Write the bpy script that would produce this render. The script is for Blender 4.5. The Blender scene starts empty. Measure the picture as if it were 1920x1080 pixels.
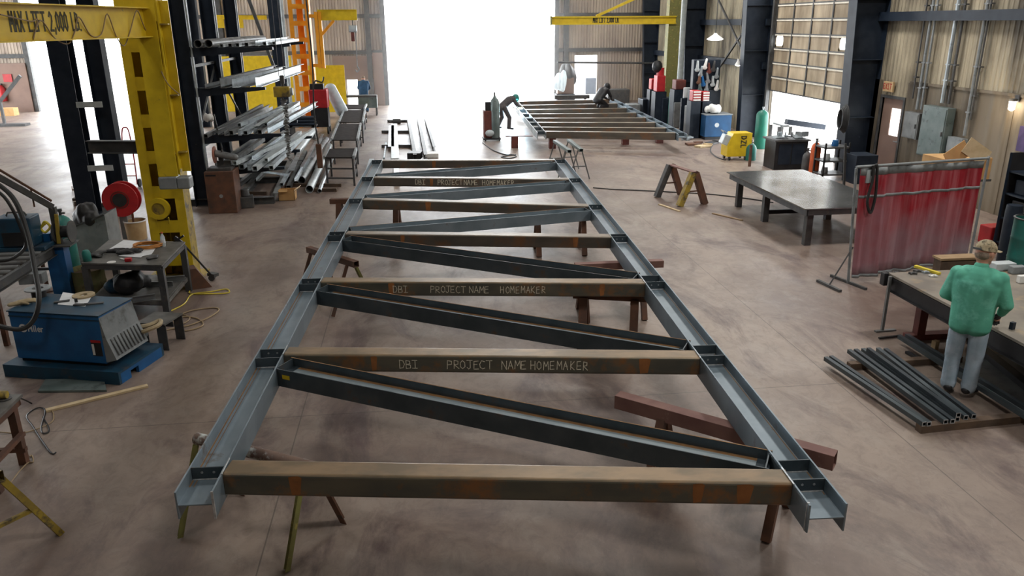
import bpy, math, random
from mathutils import Vector as V, Matrix
random.seed(7)
SC = bpy.context.scene; COL = SC.collection
# ---------------------------------------------------------------- view of the place (metres)
FL = 1470.; PITCH = math.atan(498/1470.); YAW = math.radians(6.7); ROLL = 0.007; H = 4.0
def ray(px, py):
    x = px-960; y = 540-py
    c, s = math.cos(ROLL), math.sin(ROLL); x, y = x*c+y*s, -x*s+y*c
    fw = FL*math.cos(PITCH)+y*math.sin(PITCH); up = -FL*math.sin(PITCH)+y*math.cos(PITCH)
    cy, sy = math.cos(YAW), math.sin(YAW)
    return V((x*cy+fw*sy, -x*sy+fw*cy, up))
def G(px, py, z=0.):
    r = ray(px, py); t = (z-H)/r.z; return V((r.x*t, r.y*t, z))
def PY(px, py, Y):
    r = ray(px, py); t = Y/r.y; return V((r.x*t, Y, H+r.z*t))
def PX(px, py, X):
    r = ray(px, py); t = X/r.x; return V((X, r.y*t, H+r.z*t))
# ---------------------------------------------------------------- materials
M = {}
def mat(name, c1, c2=None, scale=6., rough=.6, metal=0., c3=None, s3=2.5, t3=.62, bump=0., spec=.4, stretch=(1, 1, 1), rvar=0., emit=None, tr=0.):
    m = bpy.data.materials.new(name); m.use_nodes = True; nt = m.node_tree; N = nt.nodes; L = nt.links
    b = N['Principled BSDF']; b.inputs['Roughness'].default_value = rough; b.inputs['Metallic'].default_value = metal
    b.inputs['Specular IOR Level'].default_value = spec
    if emit: b.inputs['Emission Color'].default_value = (*emit[0], 1); b.inputs['Emission Strength'].default_value = emit[1]
    tc = N.new('ShaderNodeTexCoord'); mp = N.new('ShaderNodeMapping'); mp.inputs['Scale'].default_value = stretch
    L.new(tc.outputs['Object'], mp.inputs['Vector'])
    n = N.new('ShaderNodeTexNoise'); n.inputs['Scale'].default_value = scale; n.inputs['Detail'].default_value = 6
    L.new(mp.outputs[0], n.inputs['Vector'])
    cr = N.new('ShaderNodeValToRGB'); cr.color_ramp.elements[0].position = .36; cr.color_ramp.elements[1].position = .64
    cr.color_ramp.elements[0].color = (*c1, 1); cr.color_ramp.elements[1].color = (*(c2 or [x*.8 for x in c1]), 1)
    L.new(n.outputs['Fac'], cr.inputs[0]); out = cr.outputs[0]
    if c3:
        n2 = N.new('ShaderNodeTexNoise'); n2.inputs['Scale'].default_value = s3; n2.inputs['Detail'].default_value = 8
        n2.inputs['Roughness'].default_value = .7; L.new(tc.outputs['Object'], n2.inputs['Vector'])
        r2 = N.new('ShaderNodeValToRGB'); r2.color_ramp.elements[0].position = t3-.05; r2.color_ramp.elements[1].position = t3+.07
        L.new(n2.outputs['Fac'], r2.inputs[0])
        mx = N.new('ShaderNodeMix'); mx.data_type = 'RGBA'; mx.inputs['B'].default_value = (*c3, 1)
        L.new(r2.outputs[0], mx.inputs['Factor']); L.new(out, mx.inputs['A']); out = mx.outputs['Result']
    L.new(out, b.inputs['Base Color'])
    if rvar:
        mr = N.new('ShaderNodeMapRange'); mr.inputs['To Min'].default_value = rough-rvar; mr.inputs['To Max'].default_value = rough+rvar
        L.new(n.outputs['Fac'], mr.inputs['Value']); L.new(mr.outputs[0], b.inputs['Roughness'])
    if bump:
        bp = N.new('ShaderNodeBump'); bp.inputs['Strength'].default_value = bump; bp.inputs['Distance'].default_value = .01
        L.new(n.outputs['Fac'], bp.inputs['Height']); L.new(bp.outputs[0], b.inputs['Normal'])
    if tr: b.inputs['Transmission Weight'].default_value = tr
    M[name] = m; return m
mat('steel', (.15, .20, .235), (.22, .275, .32), 3, .40, .35, c3=(.13, .10, .075), s3=3, t3=.66, rvar=.08, spec=.5)
mat('steel_dark', (.045, .062, .075), (.075, .095, .11), 4, .42, .3, c3=(.11, .075, .05), s3=4, t3=.64, spec=.5)
mat('tube_rust', (.16, .105, .055), (.24, .155, .085), 2.2, .4, .3, c3=(.085, .09, .075), s3=1.6, t3=.44, rvar=.1, spec=.5, stretch=(1, 1, 3))
mat('tube_grey', (.12, .105, .085), (.18, .15, .115), 2.2, .42, .35, c3=(.20, .10, .045), s3=1.5, t3=.62, spec=.5)
mat('rust_patch', (.33, .13, .04), (.22, .09, .03), 9, .7)
mat('rust', (.16, .075, .045), (.10, .055, .04), 6, .75, .1, c3=(.06, .05, .045), s3=5)
mat('weld', (.62, .64, .66), (.4, .42, .44), 30, .35, .6)
mat('bolt_hole', (.45, .47, .48), (.3, .3, .3), 9, .4, .5)
mat('chalk', (.82, .78, .64), (.55, .51, .40), 60, .9)
mat('primer', (.17, .085, .075), (.22, .12, .10), 5, .7, c3=(.3, .22, .19), s3=6, t3=.68)
mat('yellow', (.72, .52, .02), (.60, .42, .015), 5, .45, c3=(.25, .17, .03), s3=4, t3=.68, bump=.05)
mat('yellow_dirty_shade', (.42, .30, .04), (.26, .19, .05), 8, .55, c3=(.10, .08, .05), s3=7, t3=.55)  # dirty yellow; doubles as the shaded tone of the mast webs
mat('orange', (.85, .36, .02), (.75, .28, .015), 4, .45, c3=(.4, .15, .03), s3=6, t3=.7)
mat('olive', (.20, .20, .06), (.15, .14, .05), 7, .6, c3=(.45, .38, .10), s3=7, t3=.6)
mat('navy', (.008, .014, .026), (.016, .024, .038), 4, .5, c3=(.03, .038, .05), s3=3, t3=.68, spec=.3)
mat('black', (.012, .012, .014), (.02, .02, .022), 5, .5)
mat('rubber', (.02, .021, .022), (.032, .033, .034), 8, .55)
mat('dark_grey', (.05, .052, .055), (.08, .08, .08), 6, .55, c3=(.12, .10, .08), s3=7)
mat('grey', (.25, .27, .28), (.18, .2, .21), 6, .5, c3=(.1, .1, .1), s3=6)
mat('light_grey', (.5, .55, .57), (.38, .43, .45), 6, .45)
mat('galv', (.42, .47, .50), (.27, .31, .34), 3, .38, .45, c3=(.13, .14, .15), s3=3, t3=.6)
mat('galv_dull', (.22, .23, .23), (.14, .145, .15), 3, .5, .35, c3=(.09, .08, .07), s3=3, t3=.6)
mat('green_steel', (.10, .135, .13), (.15, .185, .18), 3, .45, .2, c3=(.05, .06, .06), s3=5)
mat('table_top', (.20, .205, .20), (.27, .275, .27), 1.5, .18, .7, rvar=.07)
mat('bench_top', (.09, .09, .085), (.16, .155, .145), 7, .5, .15, c3=(.2, .18, .15), s3=8, t3=.64)
mat('dull_top', (.03, .026, .026), (.045, .04, .038), 7, .9, spec=.04)
mat('steel_light', (.26, .32, .35), (.34, .40, .43), 3, .42, .3, spec=.5)
mat('rust_streak', (.26, .14, .055), (.17, .09, .04), 12, .7)
mat('spray_pipe', (.20, .13, .10), (.12, .08, .07), 5, .55, .1, c3=(.62, .66, .64), s3=5, t3=.56)
mat('lip', (.80, .76, .66), (.66, .62, .52), 5, .6)
mat('blue_far', (.008, .07, .18), (.006, .05, .13), 4, .6)
mat('purple', (.10, .07, .18), (.07, .05, .13), 6, .8)
mat('shop_top', (.19, .17, .15), (.28, .25, .21), 3, .45, .2, c3=(.36, .27, .17), s3=2.5, t3=.58, bump=.05)
mat('black_tube', (.05, .065, .075), (.07, .09, .10), 3, .45, .3)
mat('black_tube2', (.035, .045, .055), (.06, .075, .085), 3, .4, .3)
mat('blue', (.012, .12, .33), (.008, .085, .24), 4, .42, c3=(.04, .07, .1), s3=5, t3=.7)
mat('blue_dark', (.01, .06, .11), (.015, .04, .07), 5, .5, c3=(.06, .06, .06), s3=6)
mat('teal', (.02, .20, .17), (.03, .15, .13), 5, .45, c3=(.1, .15, .13), s3=6, t3=.66)
mat('green', (.02, .20, .14), (.02, .15, .11), 4, .4)
mat('red', (.48, .02, .025), (.36, .015, .02), 5, .45, c3=(.12, .02, .02), s3=8, t3=.68)
mat('red_brown', (.16, .04, .03), (.10, .03, .025), 6, .6)
mat('orange_red', (.62, .12, .03), (.48, .09, .025), 5, .5)
mat('white', (.78, .78, .76), (.68, .68, .66), 8, .6)
mat('paper', (.74, .76, .78), (.66, .68, .70), 10, .8)
mat('wood', (.36, .25, .14), (.26, .17, .09), 5, .75, stretch=(1, 6, 1), c3=(.12, .07, .04), s3=8, t3=.64)
mat('pale_wood', (.60, .48, .30), (.48, .36, .21), 6, .75)
mat('dark_wood', (.13, .085, .055), (.08, .055, .04), 7, .8)
mat('cardboard', (.55, .33, .14), (.46, .27, .11), 6, .8)
mat('drum_green', (.16, .17, .07), (.24, .21, .10), 8, .7, c3=(.07, .07, .04), s3=8, t3=.6)
mat('pail', (.52, .37, .20), (.42, .28, .14), 6, .6)
mat('skin', (.55, .29, .21), (.48, .24, .17), 8, .55)
mat('hair', (.16, .12, .09), (.28, .22, .17), 40, .8)
mat('jacket_green', (.12, .46, .33), (.09, .37, .27), 7, .85, bump=.5, c3=(.17, .54, .42), s3=5, t3=.58)
mat('denim', (.38, .47, .56), (.29, .38, .46), 9, .85, bump=.4, c3=(.40, .47, .55), s3=6, t3=.58)
mat('camo', (.30, .24, .15), (.46, .39, .26), 22, .85, c3=(.09, .08, .05), s3=24, t3=.54)
mat('blue_cloth', (.03, .09, .18), (.02, .06, .12), 6, .85)
mat('work_cloth', (.05, .045, .05), (.08, .07, .07), 6, .85)
mat('tan_cloth', (.42, .34, .21), (.32, .25, .15), 12, .9)
mat('cord_yellow', (.75, .60, .06), (.6, .48, .05), 10, .5)
mat('cord_tan', (.36, .27, .15), (.28, .2, .12), 10, .6)
mat('cord_orange', (.55, .22, .04), (.40, .16, .03), 10, .6)
mat('text_dark', (.05, .05, .03), (.09, .08, .04), 40, .7)
mat('brown_panel', (.20, .13, .105), (.25, .165, .13), 1.2, .6)
mat('asphalt_out', (.55, .53, .50), (.62, .60, .57), .6, .9)
mat('grind', (.30, .10, .06), (.2, .08, .05), 7, .7)
mat('lamp_glow', (1, .95, .85), (1, .95, .85), 3, .5, emit=((1, .86, .66), 14))
mat('tube_glow', (1, 1, 1), (1, 1, 1), 3, .5, emit=((1, .98, .94), 9))
mat('arc_glow', (1, 1, 1), (1, 1, 1), 3, .5, emit=((.55, .85, 1), 400))

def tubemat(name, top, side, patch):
    "steel tube: tan upper faces, darker sides by face normal, loose rust patches"
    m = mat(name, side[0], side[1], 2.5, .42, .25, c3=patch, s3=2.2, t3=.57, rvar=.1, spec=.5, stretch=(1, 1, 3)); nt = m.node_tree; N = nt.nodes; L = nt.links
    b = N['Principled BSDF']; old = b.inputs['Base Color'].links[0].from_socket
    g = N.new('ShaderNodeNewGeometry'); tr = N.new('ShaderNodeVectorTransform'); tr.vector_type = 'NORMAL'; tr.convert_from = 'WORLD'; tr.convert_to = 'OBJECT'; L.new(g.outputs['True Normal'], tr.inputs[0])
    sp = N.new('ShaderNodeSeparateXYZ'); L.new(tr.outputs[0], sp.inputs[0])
    mr = N.new('ShaderNodeMapRange'); mr.inputs['From Min'].default_value = .35; mr.inputs['From Max'].default_value = .9; L.new(sp.outputs[2], mr.inputs[0])  # upward faces take the top colours, lighter than the sides
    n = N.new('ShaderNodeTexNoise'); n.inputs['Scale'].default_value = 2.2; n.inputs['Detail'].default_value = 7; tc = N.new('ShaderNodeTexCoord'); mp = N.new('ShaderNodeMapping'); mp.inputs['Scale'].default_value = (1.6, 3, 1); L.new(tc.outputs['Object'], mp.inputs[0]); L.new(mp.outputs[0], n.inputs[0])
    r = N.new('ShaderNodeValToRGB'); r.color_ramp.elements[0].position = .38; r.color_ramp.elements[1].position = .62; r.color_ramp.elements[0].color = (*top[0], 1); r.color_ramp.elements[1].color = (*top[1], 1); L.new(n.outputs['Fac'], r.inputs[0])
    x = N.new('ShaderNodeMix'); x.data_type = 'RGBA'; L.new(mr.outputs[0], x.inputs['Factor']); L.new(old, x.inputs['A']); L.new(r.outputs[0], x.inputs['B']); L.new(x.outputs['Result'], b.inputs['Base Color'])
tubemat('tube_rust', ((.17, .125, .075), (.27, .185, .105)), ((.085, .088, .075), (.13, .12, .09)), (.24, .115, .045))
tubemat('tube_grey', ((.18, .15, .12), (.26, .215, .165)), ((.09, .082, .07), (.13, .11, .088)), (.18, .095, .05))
def wallmat(name, base, dark, rib=.3, girt_dirt=True):
    m = bpy.data.materials.new(name); m.use_nodes = True; nt = m.node_tree; N = nt.nodes; L = nt.links
    b = N['Principled BSDF']; b.inputs['Roughness'].default_value = .65; b.inputs['Specular IOR Level'].default_value = .25
    g = N.new('ShaderNodeNewGeometry'); mp = N.new('ShaderNodeMapping'); mp.inputs['Scale'].default_value = (1.6, 1.6, .22)
    L.new(g.outputs['Position'], mp.inputs['Vector'])
    n = N.new('ShaderNodeTexNoise'); n.inputs['Scale'].default_value = 1.3; n.inputs['Detail'].default_value = 8; n.inputs['Roughness'].default_value = .65
    L.new(mp.outputs[0], n.inputs['Vector'])
    n2 = N.new('ShaderNodeTexNoise'); n2.inputs['Scale'].default_value = .45; n2.inputs['Detail'].default_value = 5
    L.new(g.outputs['Position'], n2.inputs['Vector'])
    ad = N.new('ShaderNodeMath'); ad.operation = 'ADD'; L.new(n.outputs['Fac'], ad.inputs[0]); L.new(n2.outputs['Fac'], ad.inputs[1])
    cr = N.new('ShaderNodeValToRGB'); cr.color_ramp.elements[0].position = .42; cr.color_ramp.elements[1].position = .60
    cr.color_ramp.elements[0].color = (*dark, 1); cr.color_ramp.elements[1].color = (*base, 1)
    hf = N.new('ShaderNodeMath'); hf.operation = 'MULTIPLY'; hf.inputs[1].default_value = .5
    L.new(ad.outputs[0], hf.inputs[0]); L.new(hf.outputs[0], cr.inputs[0]); L.new(cr.outputs[0], b.inputs['Base Color'])
    sp = N.new('ShaderNodeSeparateXYZ'); L.new(g.outputs['Position'], sp.inputs[0])
    s = N.new('ShaderNodeMath'); s.operation = 'ADD'; L.new(sp.outputs[0], s.inputs[0]); L.new(sp.outputs[1], s.inputs[1])
    q = N.new('ShaderNodeMath'); q.operation = 'MULTIPLY'; q.inputs[1].default_value = 2*math.pi/rib; L.new(s.outputs[0], q.inputs[0])
    sn = N.new('ShaderNodeMath'); sn.operation = 'SINE'; L.new(q.outputs[0], sn.inputs[0])
    pw = N.new('ShaderNodeMath'); pw.operation = 'POWER'; pw.inputs[1].default_value = 6; L.new(sn.outputs[0], pw.inputs[0])
    bp = N.new('ShaderNodeBump'); bp.inputs['Strength'].default_value = .8; bp.inputs['Distance'].default_value = .03
    L.new(pw.outputs[0], bp.inputs['Height']); L.new(bp.outputs[0], b.inputs['Normal'])
    M[name] = m
wallmat('wall_metal', (.45, .39, .28), (.09, .075, .055))
wallmat('wall_back', (.56, .47, .38), (.36, .29, .24))
wallmat('door_panel', (.56, .46, .33), (.24, .19, .13), rib=50)
wallmat('wainscot', (.20, .165, .12), (.07, .058, .045), rib=.9)
wallmat('ceiling_metal', (.45, .44, .42), (.35, .34, .33))

def floormat():
    m = bpy.data.materials.new('floor_concrete'); m.use_nodes = True; nt = m.node_tree; N = nt.nodes; L = nt.links
    b = N['Principled BSDF']; b.inputs['Specular IOR Level'].default_value = .5
    g = N.new('ShaderNodeNewGeometry')
    def noise(sc, det, ro=.6, st=(1, 1, 1), dist=0):
        mp = N.new('ShaderNodeMapping'); mp.inputs['Scale'].default_value = st; L.new(g.outputs['Position'], mp.inputs['Vector'])
        n = N.new('ShaderNodeTexNoise'); n.inputs['Scale'].default_value = sc; n.inputs['Detail'].default_value = det
        n.inputs['Roughness'].default_value = ro; n.inputs['Distortion'].default_value = dist
        L.new(mp.outputs[0], n.inputs['Vector']); return n.outputs['Fac']
    def ramp(f, p0, p1, a=(0, 0, 0), c=(1, 1, 1)):
        r = N.new('ShaderNodeValToRGB'); r.color_ramp.elements[0].position = p0; r.color_ramp.elements[1].position = p1
        r.color_ramp.elements[0].color = (*a, 1); r.color_ramp.elements[1].color = (*c, 1); L.new(f, r.inputs[0]); return r.outputs[0]
    def mix(f, a, bb, fac=None):
        x = N.new('ShaderNodeMix'); x.data_type = 'RGBA'
        if f is None: x.inputs['Factor'].default_value = fac
        else: L.new(f, x.inputs['Factor'])
        for s, v in (('A', a), ('B', bb)):
            if isinstance(v, tuple): x.inputs[s].default_value = (*v, 1)
            else: L.new(v, x.inputs[s])
        return x.outputs['Result']
    base = ramp(noise(.35, 6, .6, dist=.6), .34, .66, (.165, .118, .098), (.33, .262, .215))
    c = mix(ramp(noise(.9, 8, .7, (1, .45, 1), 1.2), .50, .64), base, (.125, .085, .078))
    f2 = ramp(noise(2.6, 10, .75, (1, .6, 1), .5), .50, .72)
    s = N.new('ShaderNodeMath'); s.operation = 'MULTIPLY'; s.inputs[1].default_value = .45; L.new(f2, s.inputs[0])
    c = mix(s.outputs[0], c, (.33, .29, .25))
    f3 = ramp(noise(14, 6, .8), .58, .72)
    s = N.new('ShaderNodeMath'); s.operation = 'MULTIPLY'; s.inputs[1].default_value = .35; L.new(f3, s.inputs[0])
    c = mix(s.outputs[0], c, (.09, .075, .07))
    f4 = ramp(noise(60, 3, .5), .70, .76)
    s = N.new('ShaderNodeMath'); s.operation = 'MULTIPLY'; s.inputs[1].default_value = .35; L.new(f4, s.inputs[0])
    c = mix(s.outputs[0], c, (.45, .42, .38))
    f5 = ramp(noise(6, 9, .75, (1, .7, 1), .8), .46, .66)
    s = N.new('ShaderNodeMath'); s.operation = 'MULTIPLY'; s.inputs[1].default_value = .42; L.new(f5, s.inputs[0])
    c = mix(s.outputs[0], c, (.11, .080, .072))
    # saw-cut joints
    sp = N.new('ShaderNodeSeparateXYZ'); L.new(g.outputs['Position'], sp.inputs[0])
    def joint(o, off, per, w):
        a = N.new('ShaderNodeMath'); a.operation = 'ADD'; a.inputs[1].default_value = -off+per*50; L.new(o, a.inputs[0])
        k = N.new('ShaderNodeMath'); k.operation = 'PINGPONG'; k.inputs[1].default_value = per/2; L.new(a.outputs[0], k.inputs[0])
        l = N.new('ShaderNodeMath'); l.operation = 'LESS_THAN'; l.inputs[1].default_value = w; L.new(k.outputs[0], l.inputs[0]); return l.outputs[0]
    jm = N.new('ShaderNodeMath'); jm.operation = 'MAXIMUM'
    L.new(joint(sp.outputs[0], -1.38, 6.1, .006), jm.inputs[0]); L.new(joint(sp.outputs[1], 7.77, 6.1, .006), jm.inputs[1])
    s = N.new('ShaderNodeMath'); s.operation = 'MULTIPLY'; s.inputs[1].default_value = .6; L.new(jm.outputs[0], s.inputs[0])
    c = mix(s.outputs[0], c, (.05, .04, .035))
    L.new(c, b.inputs['Base Color'])
    r = N.new('ShaderNodeMapRange'); r.inputs['To Min'].default_value = .30; r.inputs['To Max'].default_value = .62
    L.new(noise(.8, 6, .7), r.inputs['Value']); L.new(r.outputs[0], b.inputs['Roughness'])
    bp = N.new('ShaderNodeBump'); bp.inputs['Strength'].default_value = .12; bp.inputs['Distance'].default_value = .01
    L.new(noise(22, 8, .7), bp.inputs['Height']); L.new(bp.outputs[0], b.inputs['Normal'])
    M['floor'] = m
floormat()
def transmat(name, col, glass=False, mixf=.5):
    m = bpy.data.materials.new(name); m.use_nodes = True; nt = m.node_tree; N = nt.nodes; L = nt.links
    out = N['Material Output']; b = N['Principled BSDF']; b.inputs['Roughness'].default_value = .35
    tc = N.new('ShaderNodeTexCoord'); mp = N.new('ShaderNodeMapping'); mp.inputs['Scale'].default_value = (3, 3, .5); L.new(tc.outputs['Object'], mp.inputs[0])
    n = N.new('ShaderNodeTexNoise'); n.inputs['Scale'].default_value = 2; n.inputs['Detail'].default_value = 5; L.new(mp.outputs[0], n.inputs[0])
    r = N.new('ShaderNodeValToRGB'); r.color_ramp.elements[0].color = (*col, 1); r.color_ramp.elements[1].color = (*[min(1, x*1.5+.04) for x in col], 1)
    r.color_ramp.elements[0].position = .4; r.color_ramp.elements[1].position = .65
    L.new(n.outputs['Fac'], r.inputs[0]); L.new(r.outputs[0], b.inputs['Base Color'])
    t = N.new('ShaderNodeBsdfTranslucent'); L.new(r.outputs[0], t.inputs[0])
    x = N.new('ShaderNodeMixShader'); x.inputs[0].default_value = mixf
    L.new(b.outputs[0], x.inputs[1]); L.new(t.outputs[0], x.inputs[2]); L.new(x.outputs[0], out.inputs[0]); M[name] = m
def curtainmat():
    m = bpy.data.materials.new('curtain_red'); m.use_nodes = True; nt = m.node_tree; N = nt.nodes; L = nt.links
    out = N['Material Output']; b = N['Principled BSDF']; b.inputs['Roughness'].default_value = .32
    tc = N.new('ShaderNodeTexCoord'); mp = N.new('ShaderNodeMapping'); mp.inputs['Scale'].default_value = (5, 5, .35); L.new(tc.outputs['Object'], mp.inputs[0])
    n = N.new('ShaderNodeTexNoise'); n.inputs['Scale'].default_value = 2; n.inputs['Detail'].default_value = 5; L.new(mp.outputs[0], n.inputs[0])
    r = N.new('ShaderNodeValToRGB'); r.color_ramp.elements[0].color = (.42, .03, .05, 1); r.color_ramp.elements[1].color = (.60, .24, .27, 1)
    r.color_ramp.elements[0].position = .42; r.color_ramp.elements[1].position = .72; L.new(n.outputs['Fac'], r.inputs[0])
    n2 = N.new('ShaderNodeTexNoise'); n2.inputs['Scale'].default_value = 1.1; n2.inputs['Detail'].default_value = 6; L.new(tc.outputs['Object'], n2.inputs[0])
    sp = N.new('ShaderNodeSeparateXYZ'); L.new(tc.outputs['Object'], sp.inputs[0])
    mr = N.new('ShaderNodeMapRange'); mr.inputs['From Min'].default_value = 1.3; mr.inputs['From Max'].default_value = .1; mr.inputs['To Min'].default_value = -.12; mr.inputs['To Max'].default_value = .75; L.new(sp.outputs[2], mr.inputs[0])
    ad = N.new('ShaderNodeMath'); ad.operation = 'ADD'; ad.use_clamp = True; L.new(mr.outputs[0], ad.inputs[0]); 
    sb = N.new('ShaderNodeMath'); sb.operation = 'MULTIPLY_ADD'; sb.inputs[1].default_value = 1.8; sb.inputs[2].default_value = -.75; L.new(n2.outputs['Fac'], sb.inputs[0]); L.new(sb.outputs[0], ad.inputs[1])
    mx = N.new('ShaderNodeMix'); mx.data_type = 'RGBA'; mx.inputs['B'].default_value = (.44, .40, .45, 1); L.new(ad.outputs[0], mx.inputs['Factor']); L.new(r.outputs[0], mx.inputs['A'])
    c = mx.outputs['Result']; L.new(c, b.inputs['Base Color']); t = N.new('ShaderNodeBsdfTranslucent'); L.new(c, t.inputs[0])
    x = N.new('ShaderNodeMixShader'); x.inputs[0].default_value = .35; L.new(b.outputs[0], x.inputs[1]); L.new(t.outputs[0], x.inputs[2]); L.new(x.outputs[0], out.inputs[0]); M['curtain_red'] = m
curtainmat()
transmat('pane_frost', (.85, .88, .86), mixf=.85)
transmat('plastic_clear', (.6, .66, .7), mixf=.5)

# ---------------------------------------------------------------- mesh builder
class MB:
    def __init__(s): s.v = []; s.f = []
    def add(s, vs, fs):
        o = len(s.v); s.v += [V(x) for x in vs]; s.f += [tuple(i+o for i in q) for q in fs]; return s
    def box(s, c, d, rz=0., rx=0., ry=0.):
        m = Matrix.Translation(V(c)) @ Matrix.Rotation(rz, 4, 'Z') @ Matrix.Rotation(ry, 4, 'Y') @ Matrix.Rotation(rx, 4, 'X')
        x, y, z = d[0]/2, d[1]/2, d[2]/2
        vs = [m @ V((a*x, b*y, e*z)) for a in (-1, 1) for b in (-1, 1) for e in (-1, 1)]
        return s.add(vs, [(0, 1, 3, 2), (4, 6, 7, 5), (0, 4, 5, 1), (2, 3, 7, 6), (0, 2, 6, 4), (1, 5, 7, 3)])
    def bb(s, a, b):
        return s.box([(a[i]+b[i])/2 for i in range(3)], [abs(a[i]-b[i]) for i in range(3)])
    def frame(s, p0, p1, up=(0, 0, 1)):
        d = (V(p1)-V(p0)).normalized(); u = V(up)
        if abs(d.dot(u)) > .98: u = V((1, 0, 0)) if abs(d.x) < .9 else V((0, 1, 0))
        r = d.cross(u).normalized(); u = r.cross(d).normalized(); return d, r, u
    def prof(s, p0, p1, pts, up=(0, 0, 1), holes=None):
        "extrude a closed profile (r,u) from p0 to p1; holes: inner loop with the same count"
        d, r, u = s.frame(p0, p1, up); p0 = V(p0); p1 = V(p1); n = len(pts)
        a = [p0+r*x+u*y for x, y in pts]; b = [p1+r*x+u*y for x, y in pts]
        fs = [(i, (i+1) % n, n+(i+1) % n, n+i) for i in range(n)]
        if not holes:
            return s.add(a+b, fs+[tuple(range(n-1, -1, -1)), tuple(range(n, 2*n))])
        c = [p0+r*x+u*y for x, y in holes]; e = [p1+r*x+u*y for x, y in holes]
        fs += [(2*n+(i+1) % n, 2*n+i, 3*n+i, 3*n+(i+1) % n) for i in range(n)]
        fs += [((i+1) % n, i, 2*n+i, 2*n+(i+1) % n) for i in range(n)]
        fs += [(n+i, n+(i+1) % n, 3*n+(i+1) % n, 3*n+i) for i in range(n)]
        return s.add(a+b+c+e, fs)
    def bar(s, p0, p1, w, h, up=(0, 0, 1)):
        return s.prof(p0, p1, [(-w/2, -h/2), (w/2, -h/2), (w/2, h/2), (-w/2, h/2)], up)
    def htube(s, p0, p1, w, h, t=.006, up=(0, 0, 1), rr=.0):
        if rr:
            def loop(w, h, q):
                o = []
                for cx, cy, a0 in ((w/2-q, -h/2+q, -90), (w/2-q, h/2-q, 0), (-w/2+q, h/2-q, 90), (-w/2+q, -h/2+q, 180)):
                    for k in range(4):
                        a = math.radians(a0+k*30); o.append((cx+q*math.cos(a), cy+q*math.sin(a)))
                return o
            return s.prof(p0, p1, loop(w, h, rr), up, loop(w-2*t, h-2*t, max(.002, rr-t)))
        q = lambda w, h: [(-w/2, -h/2), (w/2, -h/2), (w/2, h/2), (-w/2, h/2)]
        return s.prof(p0, p1, q(w, h), up, q(w-2*t, h-2*t))
    def ibeam(s, p0, p1, d, w, tf=.012, tw=.009, up=(0, 0, 1)):
        "I section: flanges (width w) at +-d/2 along up"
        a, b, c, e = w/2, d/2, tw/2, d/2-tf
        return s.prof(p0, p1, [(-a, -b), (a, -b), (a, -e), (c, -e), (c, e), (a, e), (a, b), (-a, b), (-a, e), (-c, e), (-c, -e), (-a, -e)], up)
    def channel(s, p0, p1, d, w, t=.008, up=(0, 0, 1)):
        b = d/2
        return s.prof(p0, p1, [(0, -b), (w, -b), (w, -b+t), (t, -b+t), (t, b-t), (w, b-t), (w, b), (0, b)], up)
    def angle(s, p0, p1, a, t=.006, up=(0, 0, 1)):
        return s.prof(p0, p1, [(0, 0), (a, 0), (a, t), (t, t), (t, a), (0, a)], up)
    def cyl(s, p0, p1, r, r2=None, n=16):
        r2 = r if r2 is None else r2
        d, a, u = s.frame(p0, p1); p0 = V(p0); p1 = V(p1)
        vs = [p0+(a*math.cos(t)+u*math.sin(t))*r for t in [2*math.pi*i/n for i in range(n)]]
        vs += [p1+(a*math.cos(t)+u*math.sin(t))*r2 for t in [2*math.pi*i/n for i in range(n)]]
        return s.add(vs, [(i, (i+1) % n, n+(i+1) % n, n+i) for i in range(n)]+[tuple(range(n-1, -1, -1)), tuple(range(n, 2*n))])
    def pipe(s, p0, p1, r, t=.008, n=18):
        c = [(math.cos(2*math.pi*i/n), math.sin(2*math.pi*i/n)) for i in range(n)]
        return s.prof(p0, p1, [(x*r, y*r) for x, y in c], holes=[(x*(r-t), y*(r-t)) for x, y in c])
    def lathe(s, c, prof, n=20, ax='Z', cap=True):
        vs = []; fs = []; c = V(c)
        for r, z in prof:
            for i in range(n):
                a = 2*math.pi*i/n; x, y = r*math.cos(a), r*math.sin(a)
                vs.append(c+(V((x, y, z)) if ax == 'Z' else V((z, x, y)) if ax == 'X' else V((x, z, y))))
        for k in range(len(prof)-1):
            for i in range(n): fs.append((k*n+i, k*n+(i+1) % n, (k+1)*n+(i+1) % n, (k+1)*n+i))
        if cap: fs += [tuple(range(n-1, -1, -1)), tuple(range((len(prof)-1)*n, len(prof)*n))]
        return s.add(vs, fs)
    def path(s, pts, r, n=8, res=6, smooth=True):
        P = [V(p) for p in pts]
        if smooth and len(P) > 2:
            Q = []
            for i in range(len(P)-1):
                a = P[max(i-1, 0)]; b = P[i]; c = P[i+1]; d = P[min(i+2, len(P)-1)]
                for k in range(res):
                    t = k/res; Q.append(.5*((2*b)+(c-a)*t+(2*a-5*b+4*c-d)*t*t+(3*b-a-3*c+d)*t**3))
            Q.append(P[-1]); P = Q
        vs = []; fs = []; u = None
        for i, p in enumerate(P):
            d = (P[min(i+1, len(P)-1)]-P[max(i-1, 0)])
            if d.length < 1e-9: d = V((0, 0, 1))
            d.normalize()
            if u is None: u = V((0, 0, 1)) if abs(d.z) < .9 else V((1, 0, 0))
            a = d.cross(u); a = a.normalized() if a.length > 1e-6 else V((1, 0, 0)); u = a.cross(d).normalized()
            for k in range(n):
                t = 2*math.pi*k/n; vs.append(p+(a*math.cos(t)+u*math.sin(t))*r)
        for i in range(len(P)-1):
            for k in range(n): fs.append((i*n+k, i*n+(k+1) % n, (i+1)*n+(k+1) % n, (i+1)*n+k))
        fs += [tuple(range(n-1, -1, -1)), tuple(range((len(P)-1)*n, len(P)*n))]
        return s.add(vs, fs)
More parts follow.
